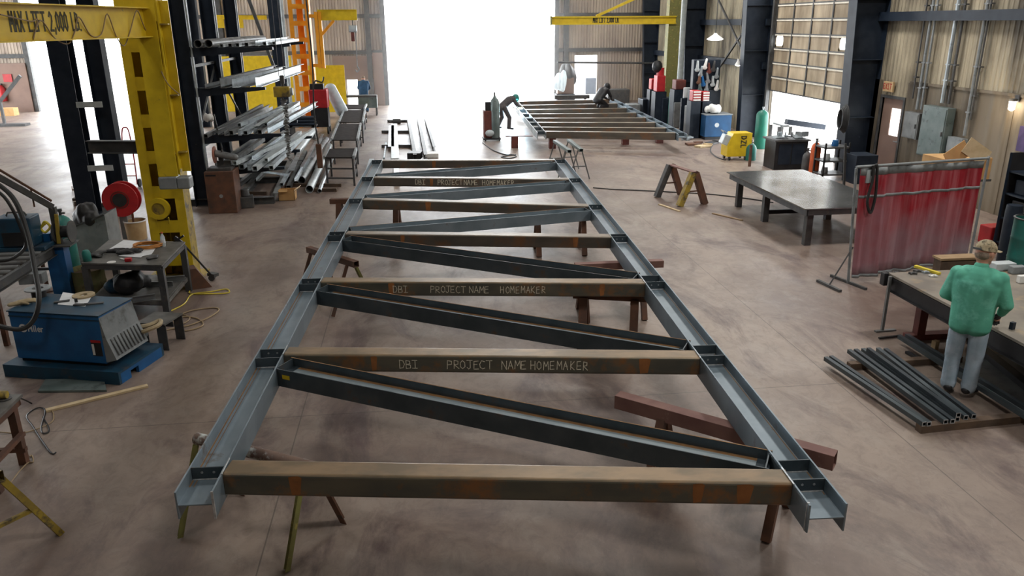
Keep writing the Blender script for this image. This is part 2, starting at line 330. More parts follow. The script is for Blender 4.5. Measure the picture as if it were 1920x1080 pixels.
    def ell(s, c, r, n=14, rz=0., tilt=0.):
        m = Matrix.Translation(V(c)) @ Matrix.Rotation(rz, 4, 'Z') @ Matrix.Rotation(tilt, 4, 'X')
        vs = [m @ V((0, 0, -r[2]))]; k = n//2
        for j in range(1, k):
            b = -math.pi/2+math.pi*j/k
            for i in range(n):
                a = 2*math.pi*i/n; vs.append(m @ V((r[0]*math.cos(b)*math.cos(a), r[1]*math.cos(b)*math.sin(a), r[2]*math.sin(b))))
        vs.append(m @ V((0, 0, r[2]))); fs = [(0, 1+(i+1) % n, 1+i) for i in range(n)]
        for j in range(k-2):
            for i in range(n): fs.append((1+j*n+i, 1+j*n+(i+1) % n, 1+(j+1)*n+(i+1) % n, 1+(j+1)*n+i))
        o = 1+(k-2)*n; fs += [(o+i, o+(i+1) % n, len(vs)-1) for i in range(n)]
        return s.add(vs, fs)
    def cap(s, p0, p1, r0, r1, n=14, flat=1., fdir=None):
        "tapered capsule; flat squashes it across fdir"
        p0 = V(p0); p1 = V(p1); d, a, u = s.frame(p0, p1, fdir or (0, 1, 0)); rings = []
        L = (p1-p0).length
        for j in range(5):
            b = -math.pi/2+j*math.pi/10; rings.append((r0*math.sin(b), r0*math.cos(b)+1e-4))
        for j in range(6):
            b = j*math.pi/10; rings.append((L+r1*math.sin(b), r1*math.cos(b)+1e-4))
        vs = []; fs = []
        for z, r in rings:
            for i in range(n):
                t = 2*math.pi*i/n; vs.append(p0+d*z+a*math.cos(t)*r+u*math.sin(t)*r*flat)
        for k in range(len(rings)-1):
            for i in range(n): fs.append((k*n+i, k*n+(i+1) % n, (k+1)*n+(i+1) % n, (k+1)*n+i))
        fs += [tuple(range(n-1, -1, -1)), tuple(range((len(rings)-1)*n, len(rings)*n))]
        return s.add(vs, fs)
    def slab(s, pts, z0, z1):
        n = len(pts); a = [V((p[0], p[1], z0)) for p in pts]; b = [V((p[0], p[1], z1)) for p in pts]
        return s.add(a+b, [(i, (i+1) % n, n+(i+1) % n, n+i) for i in range(n)]+[tuple(range(n-1, -1, -1)), tuple(range(n, 2*n))])
    def build(s, name, m, parent=None, smooth=False, bevel=0., inv=None, remesh=0.):
        me = bpy.data.meshes.new(name)
        vs = s.v
        if inv is not None: vs = [inv @ x for x in vs]
        me.from_pydata([tuple(x) for x in vs], [], s.f); me.validate(); me.update()
        import bmesh
        bm = bmesh.new(); bm.from_mesh(me); bmesh.ops.recalc_face_normals(bm, faces=bm.faces); bm.to_mesh(me); bm.free()
        me.materials.append(M[m])
        if smooth:
            me.shade_smooth()
            if not remesh: me.set_sharp_from_angle(angle=math.radians(40))
        o = bpy.data.objects.new(name, me); COL.objects.link(o)
        if parent is not None: o.parent = parent
        if remesh:
            r = o.modifiers.new('r', 'REMESH'); r.mode = 'VOXEL'; r.voxel_size = remesh; r.use_smooth_shade = True
            q = o.modifiers.new('s', 'SMOOTH'); q.iterations = 4; q.factor = .5
        if bevel:
            b = o.modifiers.new('b', 'BEVEL'); b.width = bevel; b.segments = 2; b.limit_method = 'ANGLE'; b.angle_limit = math.radians(50)
        return o
def tagit(o, label, cat, group=None, kind=None):
    o['label'] = label
    if cat: o['category'] = cat
    if group: o['group'] = group
    if kind: o['kind'] = kind
    return o
def thing(name, label, cat, loc=(0, 0, 0), rz=0., group=None):
    o = bpy.data.objects.new(name, None); COL.objects.link(o); o.location = V(loc); o.rotation_euler = (0, 0, rz)
    o.empty_display_size = .1
    return tagit(o, label, cat, group)
def inv_of(o):
    return (Matrix.Translation(o.location) @ Matrix.Rotation(o.rotation_euler[2], 4, 'Z')).inverted()
def part(mb, name, m, root, **k):
    "geometry given in world coordinates, stored under its thing (root may be a part of a thing)"
    r = root
    while r.parent is not None: r = r.parent
    return mb.build(name, m, root, inv=inv_of(r), **k)
def lone(mb, name, m, label, cat, group=None, kind=None, loc=None, **k):
    "a thing that is one mesh; world coordinates, origin at its base centre"
    if loc is None:
        xs = [v.x for v in mb.v]; ys = [v.y for v in mb.v]; zs = [v.z for v in mb.v]
        loc = ((min(xs)+max(xs))/2, (min(ys)+max(ys))/2, min(zs))
    o = mb.build(name, m, None, inv=Matrix.Translation(V(loc)).inverted(), **k); o.location = V(loc)
    return tagit(o, label, cat, group, kind)
def struct(mb, name, m, **k):
    o = mb.build(name, m, None, **k); o['kind'] = 'structure'; return o
def copy_tree(o, parent=None):
    c = o.copy(); COL.objects.link(c); c.parent = parent
    for ch in list(o.children): copy_tree(ch, c)
    return c
# stroke lettering
STR = {'D': [[(0, 0), (0, 1), (.35, .92), (.5, .5), (.35, .08), (0, 0)]], 'B': [[(0, 0), (0, 1), (.38, .9), (.4, .6), (0, .52), (.45, .42), (.45, .08), (0, 0)]],
 'I': [[(0, 1), (.5, 1)], [(.25, 1), (.25, 0)], [(0, 0), (.5, 0)]], 'P': [[(0, 0), (.04, 1), (.45, .92), (.45, .55), (.03, .48)]],
 'R': [[(0, 0), (.02, 1), (.42, .9), (.4, .55), (.02, .48), (.5, 0)]], 'O': [[(.25, 1), (.02, .7), (.03, .25), (.25, 0), (.5, .25), (.48, .75), (.25, 1)]],
 'J': [[(0, 1), (.55, 1)], [(.32, 1), (.32, .15), (.15, 0), (0, .2)]], 'E': [[(.45, 1), (.02, .95), (0, 0), (.48, .03)], [(.02, .5), (.38, .52)]],
 'C': [[(.5, .9), (.2, 1), (0, .6), (.05, .2), (.3, 0), (.52, .12)]], 'T': [[(0, 1), (.6, 1)], [(.3, 1), (.28, 0)]],
 'N': [[(0, 0), (.02, 1), (.48, 0), (.5, 1)]], 'A': [[(0, 0), (.25, 1), (.5, 0)], [(.1, .4), (.42, .4)]],
 'M': [[(0, 0), (.05, 1), (.28, .4), (.52, 1), (.58, 0)]], 'H': [[(0, 0), (0, 1)], [(.48, 1), (.48, 0)], [(0, .5), (.48, .52)]],
 'K': [[(0, 0), (.02, 1)], [(.46, 1), (.03, .45), (.5, 0)]], 'L': [[(0, 1), (0, 0), (.45, 0)]], 'F': [[(0, 0), (0, 1), (.45, 1)], [(0, .52), (.36, .52)]],
 'X': [[(0, 0), (.5, 1)], [(0, 1), (.5, 0)]], '2': [[(0, .8), (.2, 1), (.45, .8), (.4, .55), (0, 0), (.5, 0)]], '0': [[(.24, 1), (.03, .8), (.03, .2), (.24, 0), (.45, .2), (.45, .8), (.24, 1)]],
 ',': [[(.1, .12), (.02, -.18)]], '.': [[(.0, .0), (.08, .0)]], 'Z': [[(0, 1), (.5, 1), (0, 0), (.5, 0)]],
 'i': [[(0, 0), (0, .62)], [(0, .8), (0, .92)]], 'l': [[(0, 0), (0, 1)]], 'e': [[(.02, .33), (.4, .33), (.38, .56), (.2, .64), (.02, .5), (.02, .15), (.2, 0), (.4, .1)]],
 'r': [[(0, 0), (0, .62)], [(0, .42), (.14, .6), (.3, .6)]], 'S': [[(.45, .88), (.22, 1), (.02, .8), (.1, .56), (.4, .42), (.46, .18), (.22, 0), (0, .12)]]}
STR['M_'] = STR['M']
def letters(mb, text, org, dx, up, nrm, h, w=.006, space=.72, jitter=0., kx=1.):
    org = V(org); dx = V(dx).normalized(); up = V(up).normalized(); nrm = V(nrm).normalized(); x = 0.
    for ch in text:
        if ch == ' ': x += h*space*.8; continue
        for st in STR[ch]:
            jx = random.uniform(-jitter, jitter)*h; jy = random.uniform(-jitter, jitter)*h
            for a, b in zip(st, st[1:]):
                p = org+dx*(x+a[0]*h*kx+jx)+up*(a[1]*h+jy)+nrm*.0015; q = org+dx*(x+b[0]*h*kx+jx)+up*(b[1]*h+jy)+nrm*.0015
                d = (q-p).normalized(); p = p-d*w*.4; q = q+d*w*.4
                mb.bar(p, q, w, .0012, nrm)
        x += h*space*(.55 if ch in 'l.,i' else 1)
    return x
# ================================================================ SETTING
YB = 42.; XR = 12.3; XL = -24.; YF = -4.; ZC = 8.6
def wall_y(mb, y, x0, x1, z0, z1, t=.15): mb.bb((x0, y, z0), (x1, y+t, z1))
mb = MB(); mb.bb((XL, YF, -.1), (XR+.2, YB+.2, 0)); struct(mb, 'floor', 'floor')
mb = MB(); mb.bb((-80, YB+.2, -.12), (80, 140, -.02)); mb.bb((XR+.2, YF, -.12), (60, YB+.2, -.02)); mb.bb((-80, YF, -.12), (XL, YB+.2, -.02)); struct(mb, 'ground', 'asphalt_out')
# back wall with its openings
dl = PY(719, 60, YB).x; dr = PY(1043, 60, YB).x; sl = PY(1078, 110, YB).x; sr = PY(1120, 110, YB).x; sh = 2.35
ol = PY(44, 60, YB).x; orr = PY(347, 60, YB).x; q0 = PY(651, 160, YB).x; q1 = PY(671, 160, YB).x; qh = 1.3; DH = 6.2
mb = MB()
wall_y(mb, YB, XL, ol, 0, ZC); wall_y(mb, YB, ol, orr, DH, ZC); wall_y(mb, YB, orr, q0, 0, ZC); wall_y(mb, YB, q0, q1, qh, ZC)
wall_y(mb, YB, q1, dl, 0, ZC); wall_y(mb, YB, dl, dr, DH, ZC); wall_y(mb, YB, dr, sl, 0, ZC); wall_y(mb, YB, sl, sr, sh, ZC); wall_y(mb, YB, sr, XR+.2, 0, ZC)
struct(mb, 'wall_back', 'wall_back')
mb = MB()
for z in (2.62, 4.35): # girts
    for a, b in ((XL, ol), (orr, dl), (dr, XR)): mb.bb((a, YB-.16, z-.09), (b, YB, z+.09))
struct(mb, 'trim_1', 'dark_grey')
mb = MB()
for a in (dl, dr, ol, orr): mb.bb((a-.11, YB-.22, 0), (a+.11, YB, DH))
for a in (PY(1048, 60, YB).x+.35, PY(410, 10, YB).x, PY(690, 60, YB).x): mb.bb((a-.12, YB-.3, 0), (a+.12, YB-.02, ZC))
struct(mb, 'trim_2', 'dark_grey')
# lower sheeting of the back wall
mb = MB()
x = PY(622, 90, YB).x; mb.bb((x, YB-.2, 1.3), (dl-.55, YB-.16, 2.45)); mb.bb((PY(698, 90, YB).x, YB-.24, 0), (dl-.1, YB-.17, 2.6))
struct(mb, 'trim_3', 'brown_panel')
mb = MB(); mb.bb((XL, YB-.3, 0), (ol-.1, YB-.2, 2.3)); struct(mb, 'trim_4', 'brown_panel')
mb = MB(); mb.bb((XL-.15, YF, 0), (XL, 19, ZC)); mb.bb((XL-.15, 19, 6), (XL, 39, ZC)); mb.bb((XL-.15, 39, 0), (XL, YB, ZC)); struct(mb, 'wall_left', 'wall_metal')  # opening in this unseen wall added to brighten the left floor
mb = MB(); mb.bb((XL, YF-.15, 0), (XR, YF, ZC)); struct(mb, 'wall_front', 'wall_metal')
# right wall: roll-up door opening, man door opening
ry0, ry1, rz = 21.9, 26.95, 1.70; my0, my1, mz = 19.05, 20.0, 2.06
mb = MB(); W = lambda a, b, z0, z1: mb.bb((XR, a, z0), (XR+.12, b, z1))
W(YF, my0, 0, ZC); W(my0, my1, mz, ZC); W(my1, ry0, 0, ZC); W(ry0, ry1, 6., ZC); W(ry1, YB+.1, 0, ZC)
struct(mb, 'wall_right', 'wall_metal')
mb = MB()
for z, a, b in ((4.08, YF, 20.6), (3.95, 27.3, YB), (2.5, 27.3, YB)): mb.bb((XR-.18, a, z-.11), (XR, b, z+.11))
struct(mb, 'trim_5', 'navy')
mb = MB(); mb.bb((XR-.02, YF, 0), (XR, my0-.1, 2.5)); mb.bb((XR-.02, my1+.1, 0), (XR, ry0-.1, 2.5)); struct(mb, 'trim_16', 'wainscot')
mb = MB(); # lower wainscot sheeting with deep ribs
for k in range(46):
    y = YF+.3+k*.42
    if y > 40: break
    if my0-.3 < y < my1+.2: continue
    mb.bb((XR-.035, y, 0), (XR, y+.11, 2.5))
mb.bb((XR-.05, YF, 2.48), (XR, my0-.2, 2.54)); struct(mb, 'trim_6', 'wainscot')
# roll-up door, panel by panel, two round-cornered windows
dr_root = bpy.data.objects.new('door_1', None); COL.objects.link(dr_root); dr_root['kind'] = 'structure'
rows = 7; hh = .47
ncol = 4; cw = (ry1-ry0)/ncol
wins = {(3, 0), (3, 3)}
for r in range(rows):
    z0 = rz+r*hh; mb = MB()
    for c in range(ncol):
        y0 = ry0+c*cw; y1 = y0+cw
        if (r, c) in wins:
            yc = ry0+.45 if c == 0 else ry1-.35; a, b = yc-.27, yc+.27; za, zb = z0+.07, z0+.40
            mb.bb((XR+.02, y0, z0), (XR+.07, a, z0+hh)); mb.bb((XR+.02, b, z0), (XR+.07, y1, z0+hh))
            mb.bb((XR+.02, a, z0), (XR+.07, b, za)); mb.bb((XR+.02, a, zb), (XR+.07, b, z0+hh))
            for (yy, zz) in ((a, za), (a, zb), (b, za), (b, zb)): # rounded corners
                mb.box((XR+.045, yy, zz), (.05, .09, .09), rx=math.pi/4)
        else: mb.bb((XR+.02, y0, z0), (XR+.07, y1, z0+hh))
    mb.build('panel', 'door_panel', dr_root)
mb = MB()
for r in range(rows+1): mb.bb((XR-.01, ry0, rz+r*hh-.018), (XR+.03, ry1, rz+r*hh+.018))
mb.build('rail', 'dark_grey', dr_root)
mb = MB()
for r in range(rows): mb.bb((XR-.005, ry0, rz+r*hh+hh-.065), (XR+.025, ry1, rz+r*hh+hh-.02))
mb.build('panel_lip', 'lip', dr_root)
mb = MB()
for c in range(ncol+1): mb.bb((XR-.015, ry0+c*cw-.03, rz), (XR+.025, ry0+c*cw+.03, rz+rows*hh))
mb.build('rail', 'dark_grey', dr_root)
for yc in (ry0+.45, ry1-.35):
    mb = MB(); mb.bb((XR+.03, yc-.27, rz+3*hh+.07), (XR+.04, yc+.27, rz+3*hh+.40)); mb.build('pane', 'pane_frost', dr_root)
mb = MB()
for y in (ry0-.06, ry1+.06): mb.bb((XR-.12, y-.06, 0), (XR+.02, y+.06, 6))
struct(mb, 'trim_7', 'dark_grey')
# man door in the right wall
md = bpy.data.objects.new('door_2', None); COL.objects.link(md); md['kind'] = 'structure'
wz0, wz1 = 1.12, 1.82; wy0, wy1 = my0+.14, my0+.56
mb = MB(); x0, x1 = XR+.04, XR+.09
mb.bb((x0, my0, 0), (x1, my1, wz0)); mb.bb((x0, my0, wz1), (x1, my1, mz)); mb.bb((x0, my0, wz0), (x1, wy0, wz1)); mb.bb((x0, wy1, wz0), (x1, my1, wz1))
mb.build('door_leaf', 'brown_panel', md)
mb = MB(); mb.bb((x0+.02, wy0, wz0), (x0+.03, wy1, wz1)); mb.build('pane', 'pane_frost', md)
mb = MB(); mb.bb((XR-.03, my0-.07, 0), (XR+.1, my0, mz+.07)); mb.bb((XR-.03, my1, 0), (XR+.1, my1+.07, mz+.07)); mb.bb((XR-.03, my0, mz), (XR+.1, my1, mz+.07))
mb.build('door_frame', 'dark_grey', md)
mb = MB(); mb.cyl((x0-.06, my0+.07, 1.), (x0, my0+.07, 1.), .025); mb.cyl((x0-.06, my0+.07, 1.), (x0-.06, my0+.19, 1.), .012); mb.build('door_handle', 'grey', md)
# roof with its purlins
mb = MB(); mb.bb((XL, YF, ZC), (XR+.2, YB+.2, ZC+.1)); struct(mb, 'ceiling', 'ceiling_metal')
# tapered steel columns of the building
def column(name, y, xb, xt, side, zt=ZC, w=.3, mt='navy', z0=0.):
    "web plate tapering from depth at base to depth at top, flange plates both edges"
    mb = MB(); xw = XR if side > 0 else xb+.42*side
    if side > 0: P = [(xb, z0), (xt, zt), (xw, zt), (xw, z0)]
    n = len(P)
    def pl(y0, y1, Q):
        m = len(Q); vs = [V((a, y0, b)) for a, b in Q]+[V((a, y1, b)) for a, b in Q]
        mb.add(vs, [(i, (i+1) % m, m+(i+1) % m, m+i) for i in range(m)]+[tuple(range(m)), tuple(range(2*m-1, m-1, -1))])
    pl(y-.006, y+.006, P)
    pl(y-w/2, y+w/2, [(xb, z0), (xt, zt), (xt+.02, zt), (xb+.02, z0)])
    pl(y-w/2, y+w/2, [(xw-.02, z0), (xw-.02, zt), (xw, zt), (xw, z0)])
    for z in (1.5, 3., 4.5): t = (z-z0)/(zt-z0); mb.bb((xb+(xt-xb)*t+.01, y-w/2+.01, z-.008), (xw-.01, y+w/2-.01, z+.008))
    return struct(mb, name, mt)
column('column', 20.45, 11.55, 11.2, 1, w=.42); column('column', 27.5, 11.5, 11.25, 1, w=.34); column('column', 34.0, 11.6, 11.2, 1, w=.36); column('column', 40.6, 11.7, 11.3, 1, w=.3)
# light strip edge beside the near column seen in the photo (sheet flashing)
mb = MB(); mb.bb((11.75, 20.72, 0), (12.25, 20.76, 6)); struct(mb, 'trim_8', 'grey')
# x-bracing on the right wall
mb = MB(); mb.bar((12.1, 27.7, 4.6), (12.1, 32.9, 1.2), .06, .06); mb.bar((12.1, 32.9, 5.4), (12.1, 27.7, 2.0), .06, .06); struct(mb, 'trim_9', 'dark_grey')
mb = MB(); mb.cyl(PY(1045, 117, 40.5), PY(1300, 119, 40.5), .05); struct(mb, 'trim_10', 'dark_grey')

# conduits and electrical boxes on the near right wall
def box_on_wall(name, px0, px1, label, cat, d=.22, m='grey', door=True, group=None):
    a = PX(*px0, XR-.03); b = PX(*px1, XR-.03); ya, yb = sorted((a.y, b.y)); za, zb = sorted((a.z, b.z))
    t = thing(name, label, cat, (XR-.03-d/2, (ya+yb)/2, za), group=group)
    mb = MB(); mb.bb((XR-.05-d, ya, za), (XR-.045, yb, zb)); part(mb, 'body', m, t, bevel=.01)
    if door:
        mb = MB(); mb.bb((XR-.065-d, ya+.03, za+.03), (XR-.05-d, yb-.03, zb-.03)); dd = part(mb, 'door', m, t, bevel=.004)
        mb = MB(); mb.bb((XR-.09-d, ya+.05, (za+zb)/2-.05), (XR-.065-d, ya+.08, (za+zb)/2+.05)); part(mb, 'handle', 'dark_grey', dd)
    return t
box_on_wall('electrical_cabinet', (1748, 196), (1778, 300), 'tall grey-green electrical cabinet on right wall under the bright conduit', 'electrical cabinet', .2, 'green_steel')
box_on_wall('electrical_box', (1708, 208), (1728, 262), 'grey breaker box on right wall just beside the man door', 'electrical box', .14, 'galv_dull')
box_on_wall('junction_box', (1790, 255), (1812, 290), 'low grey junction box on right wall, right of tall cabinet', 'electrical box', .15, 'grey', False)
cds = [((1752, 0), (1718, 205), .035, 'grey', 'dull conduit running down to the breaker box beside man door'), ((1760, 0), (1726, 205), .025, 'grey', 'thin conduit hugging the right of the dull breaker box conduit'),
       ((1799, 0), (1766, 193), .045, 'galv', 'bright galvanized conduit dropping into the tall electrical cabinet'),
       ((1812, 0), (1778, 195), .03, 'dark_grey', 'dark conduit just right of the bright conduit on right wall'), ((1850, 0), (1811, 255), .035, 'grey', 'long dull conduit down to the low junction box'),
       ((1857, 0), (1822, 225), .022, 'dark_grey', 'thin dark conduit beside the long dull conduit'), ((1738, 0), (1712, 185), .02, 'dark_grey', 'thin dark conduit leftmost of the conduits on right wall')]
for a, b, r, m, lab in cds:
    p = PX(*a, XR-.1); q = PX(*b, XR-.1); yy = (p.y+q.y)/2
    mb = MB(); mb.cyl((XR-.1, yy, q.z), (XR-.1, yy, 7.5), r, n=10)
    for z in (q.z+.5, 3.0, 4.3): mb.bb((XR-.13, yy-r-.03, z), (XR-.04, yy+r+.03, z+.03))
    lone(mb, 'conduit', m, lab, 'conduit', smooth=True)
# exit sign over the man door
a = PX(1661, 152, XR-.06); b = PX(1674, 173, XR-.06)
t = thing('exit_sign', 'small white exit sign with red letters mounted over man door', 'exit sign', (XR-.06, (a.y+b.y)/2, b.z))
mb = MB(); mb.bb((XR-.1, b.y-.02, b.z), (XR-.045, a.y+.02, a.z)); part(mb, 'housing', 'pail', t, bevel=.005)
mb = MB(); letters(mb, 'EXIT', (XR-.102, a.y, b.z+.07), (0, -1, 0), (0, 0, 1), (-1, 0, 0), .13, w=.02, space=.72, kx=.9); part(mb, 'lettering', 'red', t)
# wall lamp by the wainscot (lit)
p = PX(1897, 201, XR-.14)
t = thing('wall_lamp', 'lit jelly-jar wall lamp glowing on the ribbed right wall', 'wall lamp', (XR-.05, p.y, p.z-.1))
mb = MB(); mb.bb((XR-.06, p.y-.06, p.z+.10), (XR-.04, p.y+.06, p.z+.24)); mb.cyl((XR-.14, p.y, p.z+.12), (XR-.14, p.y, p.z+.17), .07); mb.bb((XR-.14, p.y-.02, p.z+.14), (XR-.05, p.y+.02, p.z+.17)); part(mb, 'bracket', 'dark_grey', t)
mb = MB(); mb.lathe((XR-.14, p.y, p.z-.07), [(.03, 0), (.06, .03), (.065, .19)]); part(mb, 'glass', 'lamp_glow', t, smooth=True)
def light(kind, loc, power, col=(1, 1, 1), size=.1, rot=(0, 0, 0), sy=None):
    l = bpy.data.lights.new('light', kind); l.energy = power; l.color = col
    if kind == 'AREA':
        l.size = size
        if sy: l.shape = 'RECTANGLE'; l.size_y = sy
    else: l.shadow_soft_size = size
    o = bpy.data.objects.new('light', l); COL.objects.link(o); o.location = loc; o.rotation_euler = rot; return o
light('POINT', (XR-.32, p.y, p.z-.06), 8, (1, .80, .52), .06)
# hanging shop lamp right (bright shade) and a smaller one behind
def shoplamp(px, py, X, r, label):
    p = PX(px, py, X); t = thing('hanging_lamp', label, 'lamp', (p.x, p.y, p.z-.05))
    mb = MB(); mb.lathe((p.x, p.y, p.z-.02), [(r, 0), (r*.95, .03), (r*.3, .16), (.04, .22)]); part(mb, 'shade', 'white', t, smooth=True)
    mb = MB(); mb.lathe((p.x, p.y, p.z-.05), [(r*.5, 0), (r*.93, .03)]); part(mb, 'glowing_bulb', 'tube_glow', t)
    mb = MB(); mb.cyl((p.x, p.y, p.z+.18), (p.x, p.y, ZC), .012, n=6); part(mb, 'cord', 'black', t)
shoplamp(1341, 73, 10.6, .30, 'white hanging shop lamp glowing before the right wall bracing')
shoplamp(1384, 121, 11.7, .12, 'small lit lamp hanging beside dark column left of roll-up door')

# ================================================================ MAIN WELDED FRAME
ZT = 1.0; FHT = .21; CD = .26; TH = .18; TD = .20
Lp = [G(x, y, ZT) for x, y in ((412, 888), (530, 664), (601, 528), (651, 438), (680, 374), (699, 333), (716, 301))]
Rp = [G(x, y, ZT) for x, y in ((1496, 906), (1311, 671), (1208, 531), (1145, 444), (1100, 386), (1067, 336), (1042, 300))]
def fit(P):
    n = len(P); my = sum(p.y for p in P)/n; mx = sum(p.x for p in P)/n
    k = sum((p.x-mx)*(p.y-my) for p in P)/sum((p.y-my)**2 for p in P)
    return [V((mx+k*(p.y-my), p.y, ZT)) for p in P]
Lp = fit(Lp); Rp = fit(Rp)
ld = (Lp[-1]-Lp[0]).normalized(); rd = (Rp[-1]-Rp[0]).normalized()
ln = V((-ld.y, ld.x, 0)); rn = V((rd.y, -rd.x, 0))     # outward
fr = thing('welded_truss', 'long welded steel truss of beams, cross tubes and diagonals lying on sawhorses', 'steel frame', (.7, 11.2, .79))
webz = ZT-FHT/2
def chord(P, d, n, e0, e1):
    c0 = P[0]-d*e0+n*(CD/2); c1 = P[-1]+d*e1+n*(CD/2); c0.z = c1.z = webz
    mb = MB(); mb.ibeam(c0, c1, CD, FHT, .013, .010, up=n); return part(mb, 'chord_beam', 'steel', fr, bevel=.002)
cl_ = chord(Lp, ld, ln, .22, .12); cr_ = chord(Rp, rd, rn, .26, .12)
for P_, d_, n_, e0, ch in ((Lp, ld, ln, .2, cl_), (Rp, rd, rn, .24, cr_)):
    for off, wd_ in (((CD-.022, .012), (CD-.052, .006)) if P_ is Lp else ((CD-.026, .008),)):
        a = P_[0]-d_*e0*0+n_*off; b = P_[-1]+n_*off; a.z = b.z = webz+.0056; mb = MB(); mb.bar(a, b, wd_, .001); part(mb, 'rust_streak', 'rust_streak', ch)
tubes = []
for i, (a, b) in enumerate(zip(Lp, Rp)):
    d = (b-a).normalized(); fwd = V((-d.y, d.x, 0)); 
    p = a+d*.002; q = b-d*.002; off = fwd*(TD/2); z = V((0, 0, -TH/2-.003))
    mb = MB(); mb.htube(p+off+z, q+off+z, TD, TH, .008, rr=.022)
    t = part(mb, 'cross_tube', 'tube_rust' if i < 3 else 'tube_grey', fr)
    tubes.append((t, p, q, d, fwd))
    for s in ((.13, .84, .92) if i == 0 else (.22, .87) if i < 4 else (.3,)):
        c = p+d*((q-p).length*s); w = random.uniform(.03, .06); mb = MB()
        mb.add([c-fwd*.0008+d*x+V((0, 0, zz)) for x, zz in ((-w, -.02), (-w*.4, -.015), (w*.5, -.012), (w, -.025), (w*.8, -.09), (w*.6, -TH+.02), (-w*.7, -TH+.012), (-w*.9, -.10))], [tuple(range(8))])
        part(mb, 'rust_stain', 'rust_patch', t)
    # stiffener plates with two bolt holes inside each chord trough + weld beads
    for base, nn, dd, k in ((a, ln, ld, 0), (b, rn, rd, 1)):
        offs = [.10] if (i == 0 and k == 0) or i >= 4 else ([.10, -.02] if k == 0 else [.02, .16])
        if k == 0 and i in (1, 2, 3): offs = [.14, -.07]
        if k == 1 and i in (0, 1, 2): offs = [.05, .30]
        hole_at = offs[0] if not (k == 1) else offs[0]
        for o in offs:
            c = base+dd*o+nn*(CD/2)
            mb = MB(); ang = math.atan2(nn.y, nn.x); hgt = FHT/2-.008
            mb.box((c.x, c.y, webz+.005+hgt/2), (CD-.028, .010, hgt), rz=ang); g = part(mb, 'connection_plate', 'steel_dark', fr)
            mb = MB(); e = nn*(CD/2-.02); z0 = V((0, 0, webz+.007))
            fr_side = -dd*.008; mb.path([V((c.x, c.y, 0))-e+fr_side+z0, V((c.x, c.y, 0))+e+fr_side+z0], .006, n=6, smooth=False)
            part(mb, 'weld_bead', 'weld', g, smooth=True)
            if o == hole_at:
                for s in (-.042, .042):
                    mb = MB(); h = V((c.x, c.y, webz+.062))+nn*s-dd*.0055; mb.cyl(h, h-dd*.002, .0095, n=12); part(mb, 'bolt_hole', 'bolt_hole', g)
        # end weld of the cross tube on the flange edge
        e = base+dd*(-.01); 
        mb = MB(); mb.path([base-dd*.015+V((0, 0, .004))+nn*.0, base+dd*(TD+.0)+V((0, 0, .004))], .005, n=6, smooth=False); part(mb, 'weld_bead', 'weld', t, smooth=True)
# bright chamfered end plate at the near ends
for base, nn, dd in ((Lp[0], ln, ld), (Rp[0], rn, rd)):
    c = base-dd*.23+nn*.006
    mb = MB(); mb.box((c.x, c.y, webz), (.016, .012, FHT+.005), rz=math.atan2(nn.y, nn.x)); part(mb, 'end_weld', 'weld', fr)
# diagonals: (i_left, i_right)
DD = .27; DW = .175
for k, (i, j) in enumerate(((1, 0), (2, 1), (3, 2), (3, 4), (4, 5), (5, 6))):
    s = -1 if k < 3 else 1
    a = Lp[i].copy(); b = Rp[j].copy()
    if k < 3: a = a-ld*.16; b = b+rd*(TD+.12)
    else: a = a+ld*(TD+.13); b = b-rd*.16
    d = (b-a).normalized(); n = V((-d.y, d.x, 0)); z = V((0, 0, -DW/2-.012))
    a = a+d*.03; b = b-d*.03
    mb = MB(); mb.ibeam(a+z, b+z, DD, DW, .011, .008, up=n); g = part(mb, 'diagonal_brace', 'steel' if k >= 3 else 'steel_dark', fr, bevel=.002)
    # coped seat plate: web stiffener where the brace meets the cross tube
    mb = MB(); c = a+d*.02; mb.box((c.x, c.y, ZT-.012-DW/2), (.01, DD-.024, DW-.01), rz=math.atan2(d.y, d.x)); part(mb, 'gusset_plate', 'steel_dark', g)
    mb = MB(); c = b-d*.02; mb.box((c.x, c.y, ZT-.012-DW/2), (.01, DD-.024, DW-.01), rz=math.atan2(d.y, d.x)); part(mb, 'gusset_plate', 'steel_dark', g)
    # lighter strip laid along the web
    mb = MB(); up = V((0, 0, -.012-DW/2+.0047)); mb.slab([(a+d*.1+n*x).to_2d() for x in (-DD/2+.02, DD/2-.05)]+[(b-d*.1+n*x).to_2d() for x in (DD/2-.05, -DD/2+.02)], ZT+up.z, ZT+up.z+.0006)
    part(mb, 'web_strip', 'steel_light', g)
    mb = MB(); mb.slab([(a+d*.1+n*x).to_2d() for x in (DD/2-.05, DD/2-.012)]+[(b-d*.1+n*x).to_2d() for x in (DD/2-.012, DD/2-.05)], ZT+up.z, ZT+up.z+.0006)
    part(mb, 'rust_streak', 'rust_streak', g)
    mb = MB(); q0_, q1_ = a+n*(DD/2-.006), b+n*(DD/2-.006); q0_.z = q1_.z = ZT-.012+.0005; mb.bar(q0_, q1_, .011, .002); part(mb, 'rusty_flange_edge', 'rust_streak', g)
    if k == 0:
        f = -n*(DD/2+.0015); c = a+d*.10+f+V((0, 0, -.06))
        mb = MB(); mb.add([c, c+d*.085, c+d*.085+V((0, 0, -.042)), c+V((0, 0, -.042))], [(0, 1, 2, 3)]); o = part(mb, 'yellow_tag', 'yellow', g); o['label'] = 'yellow paper tag'
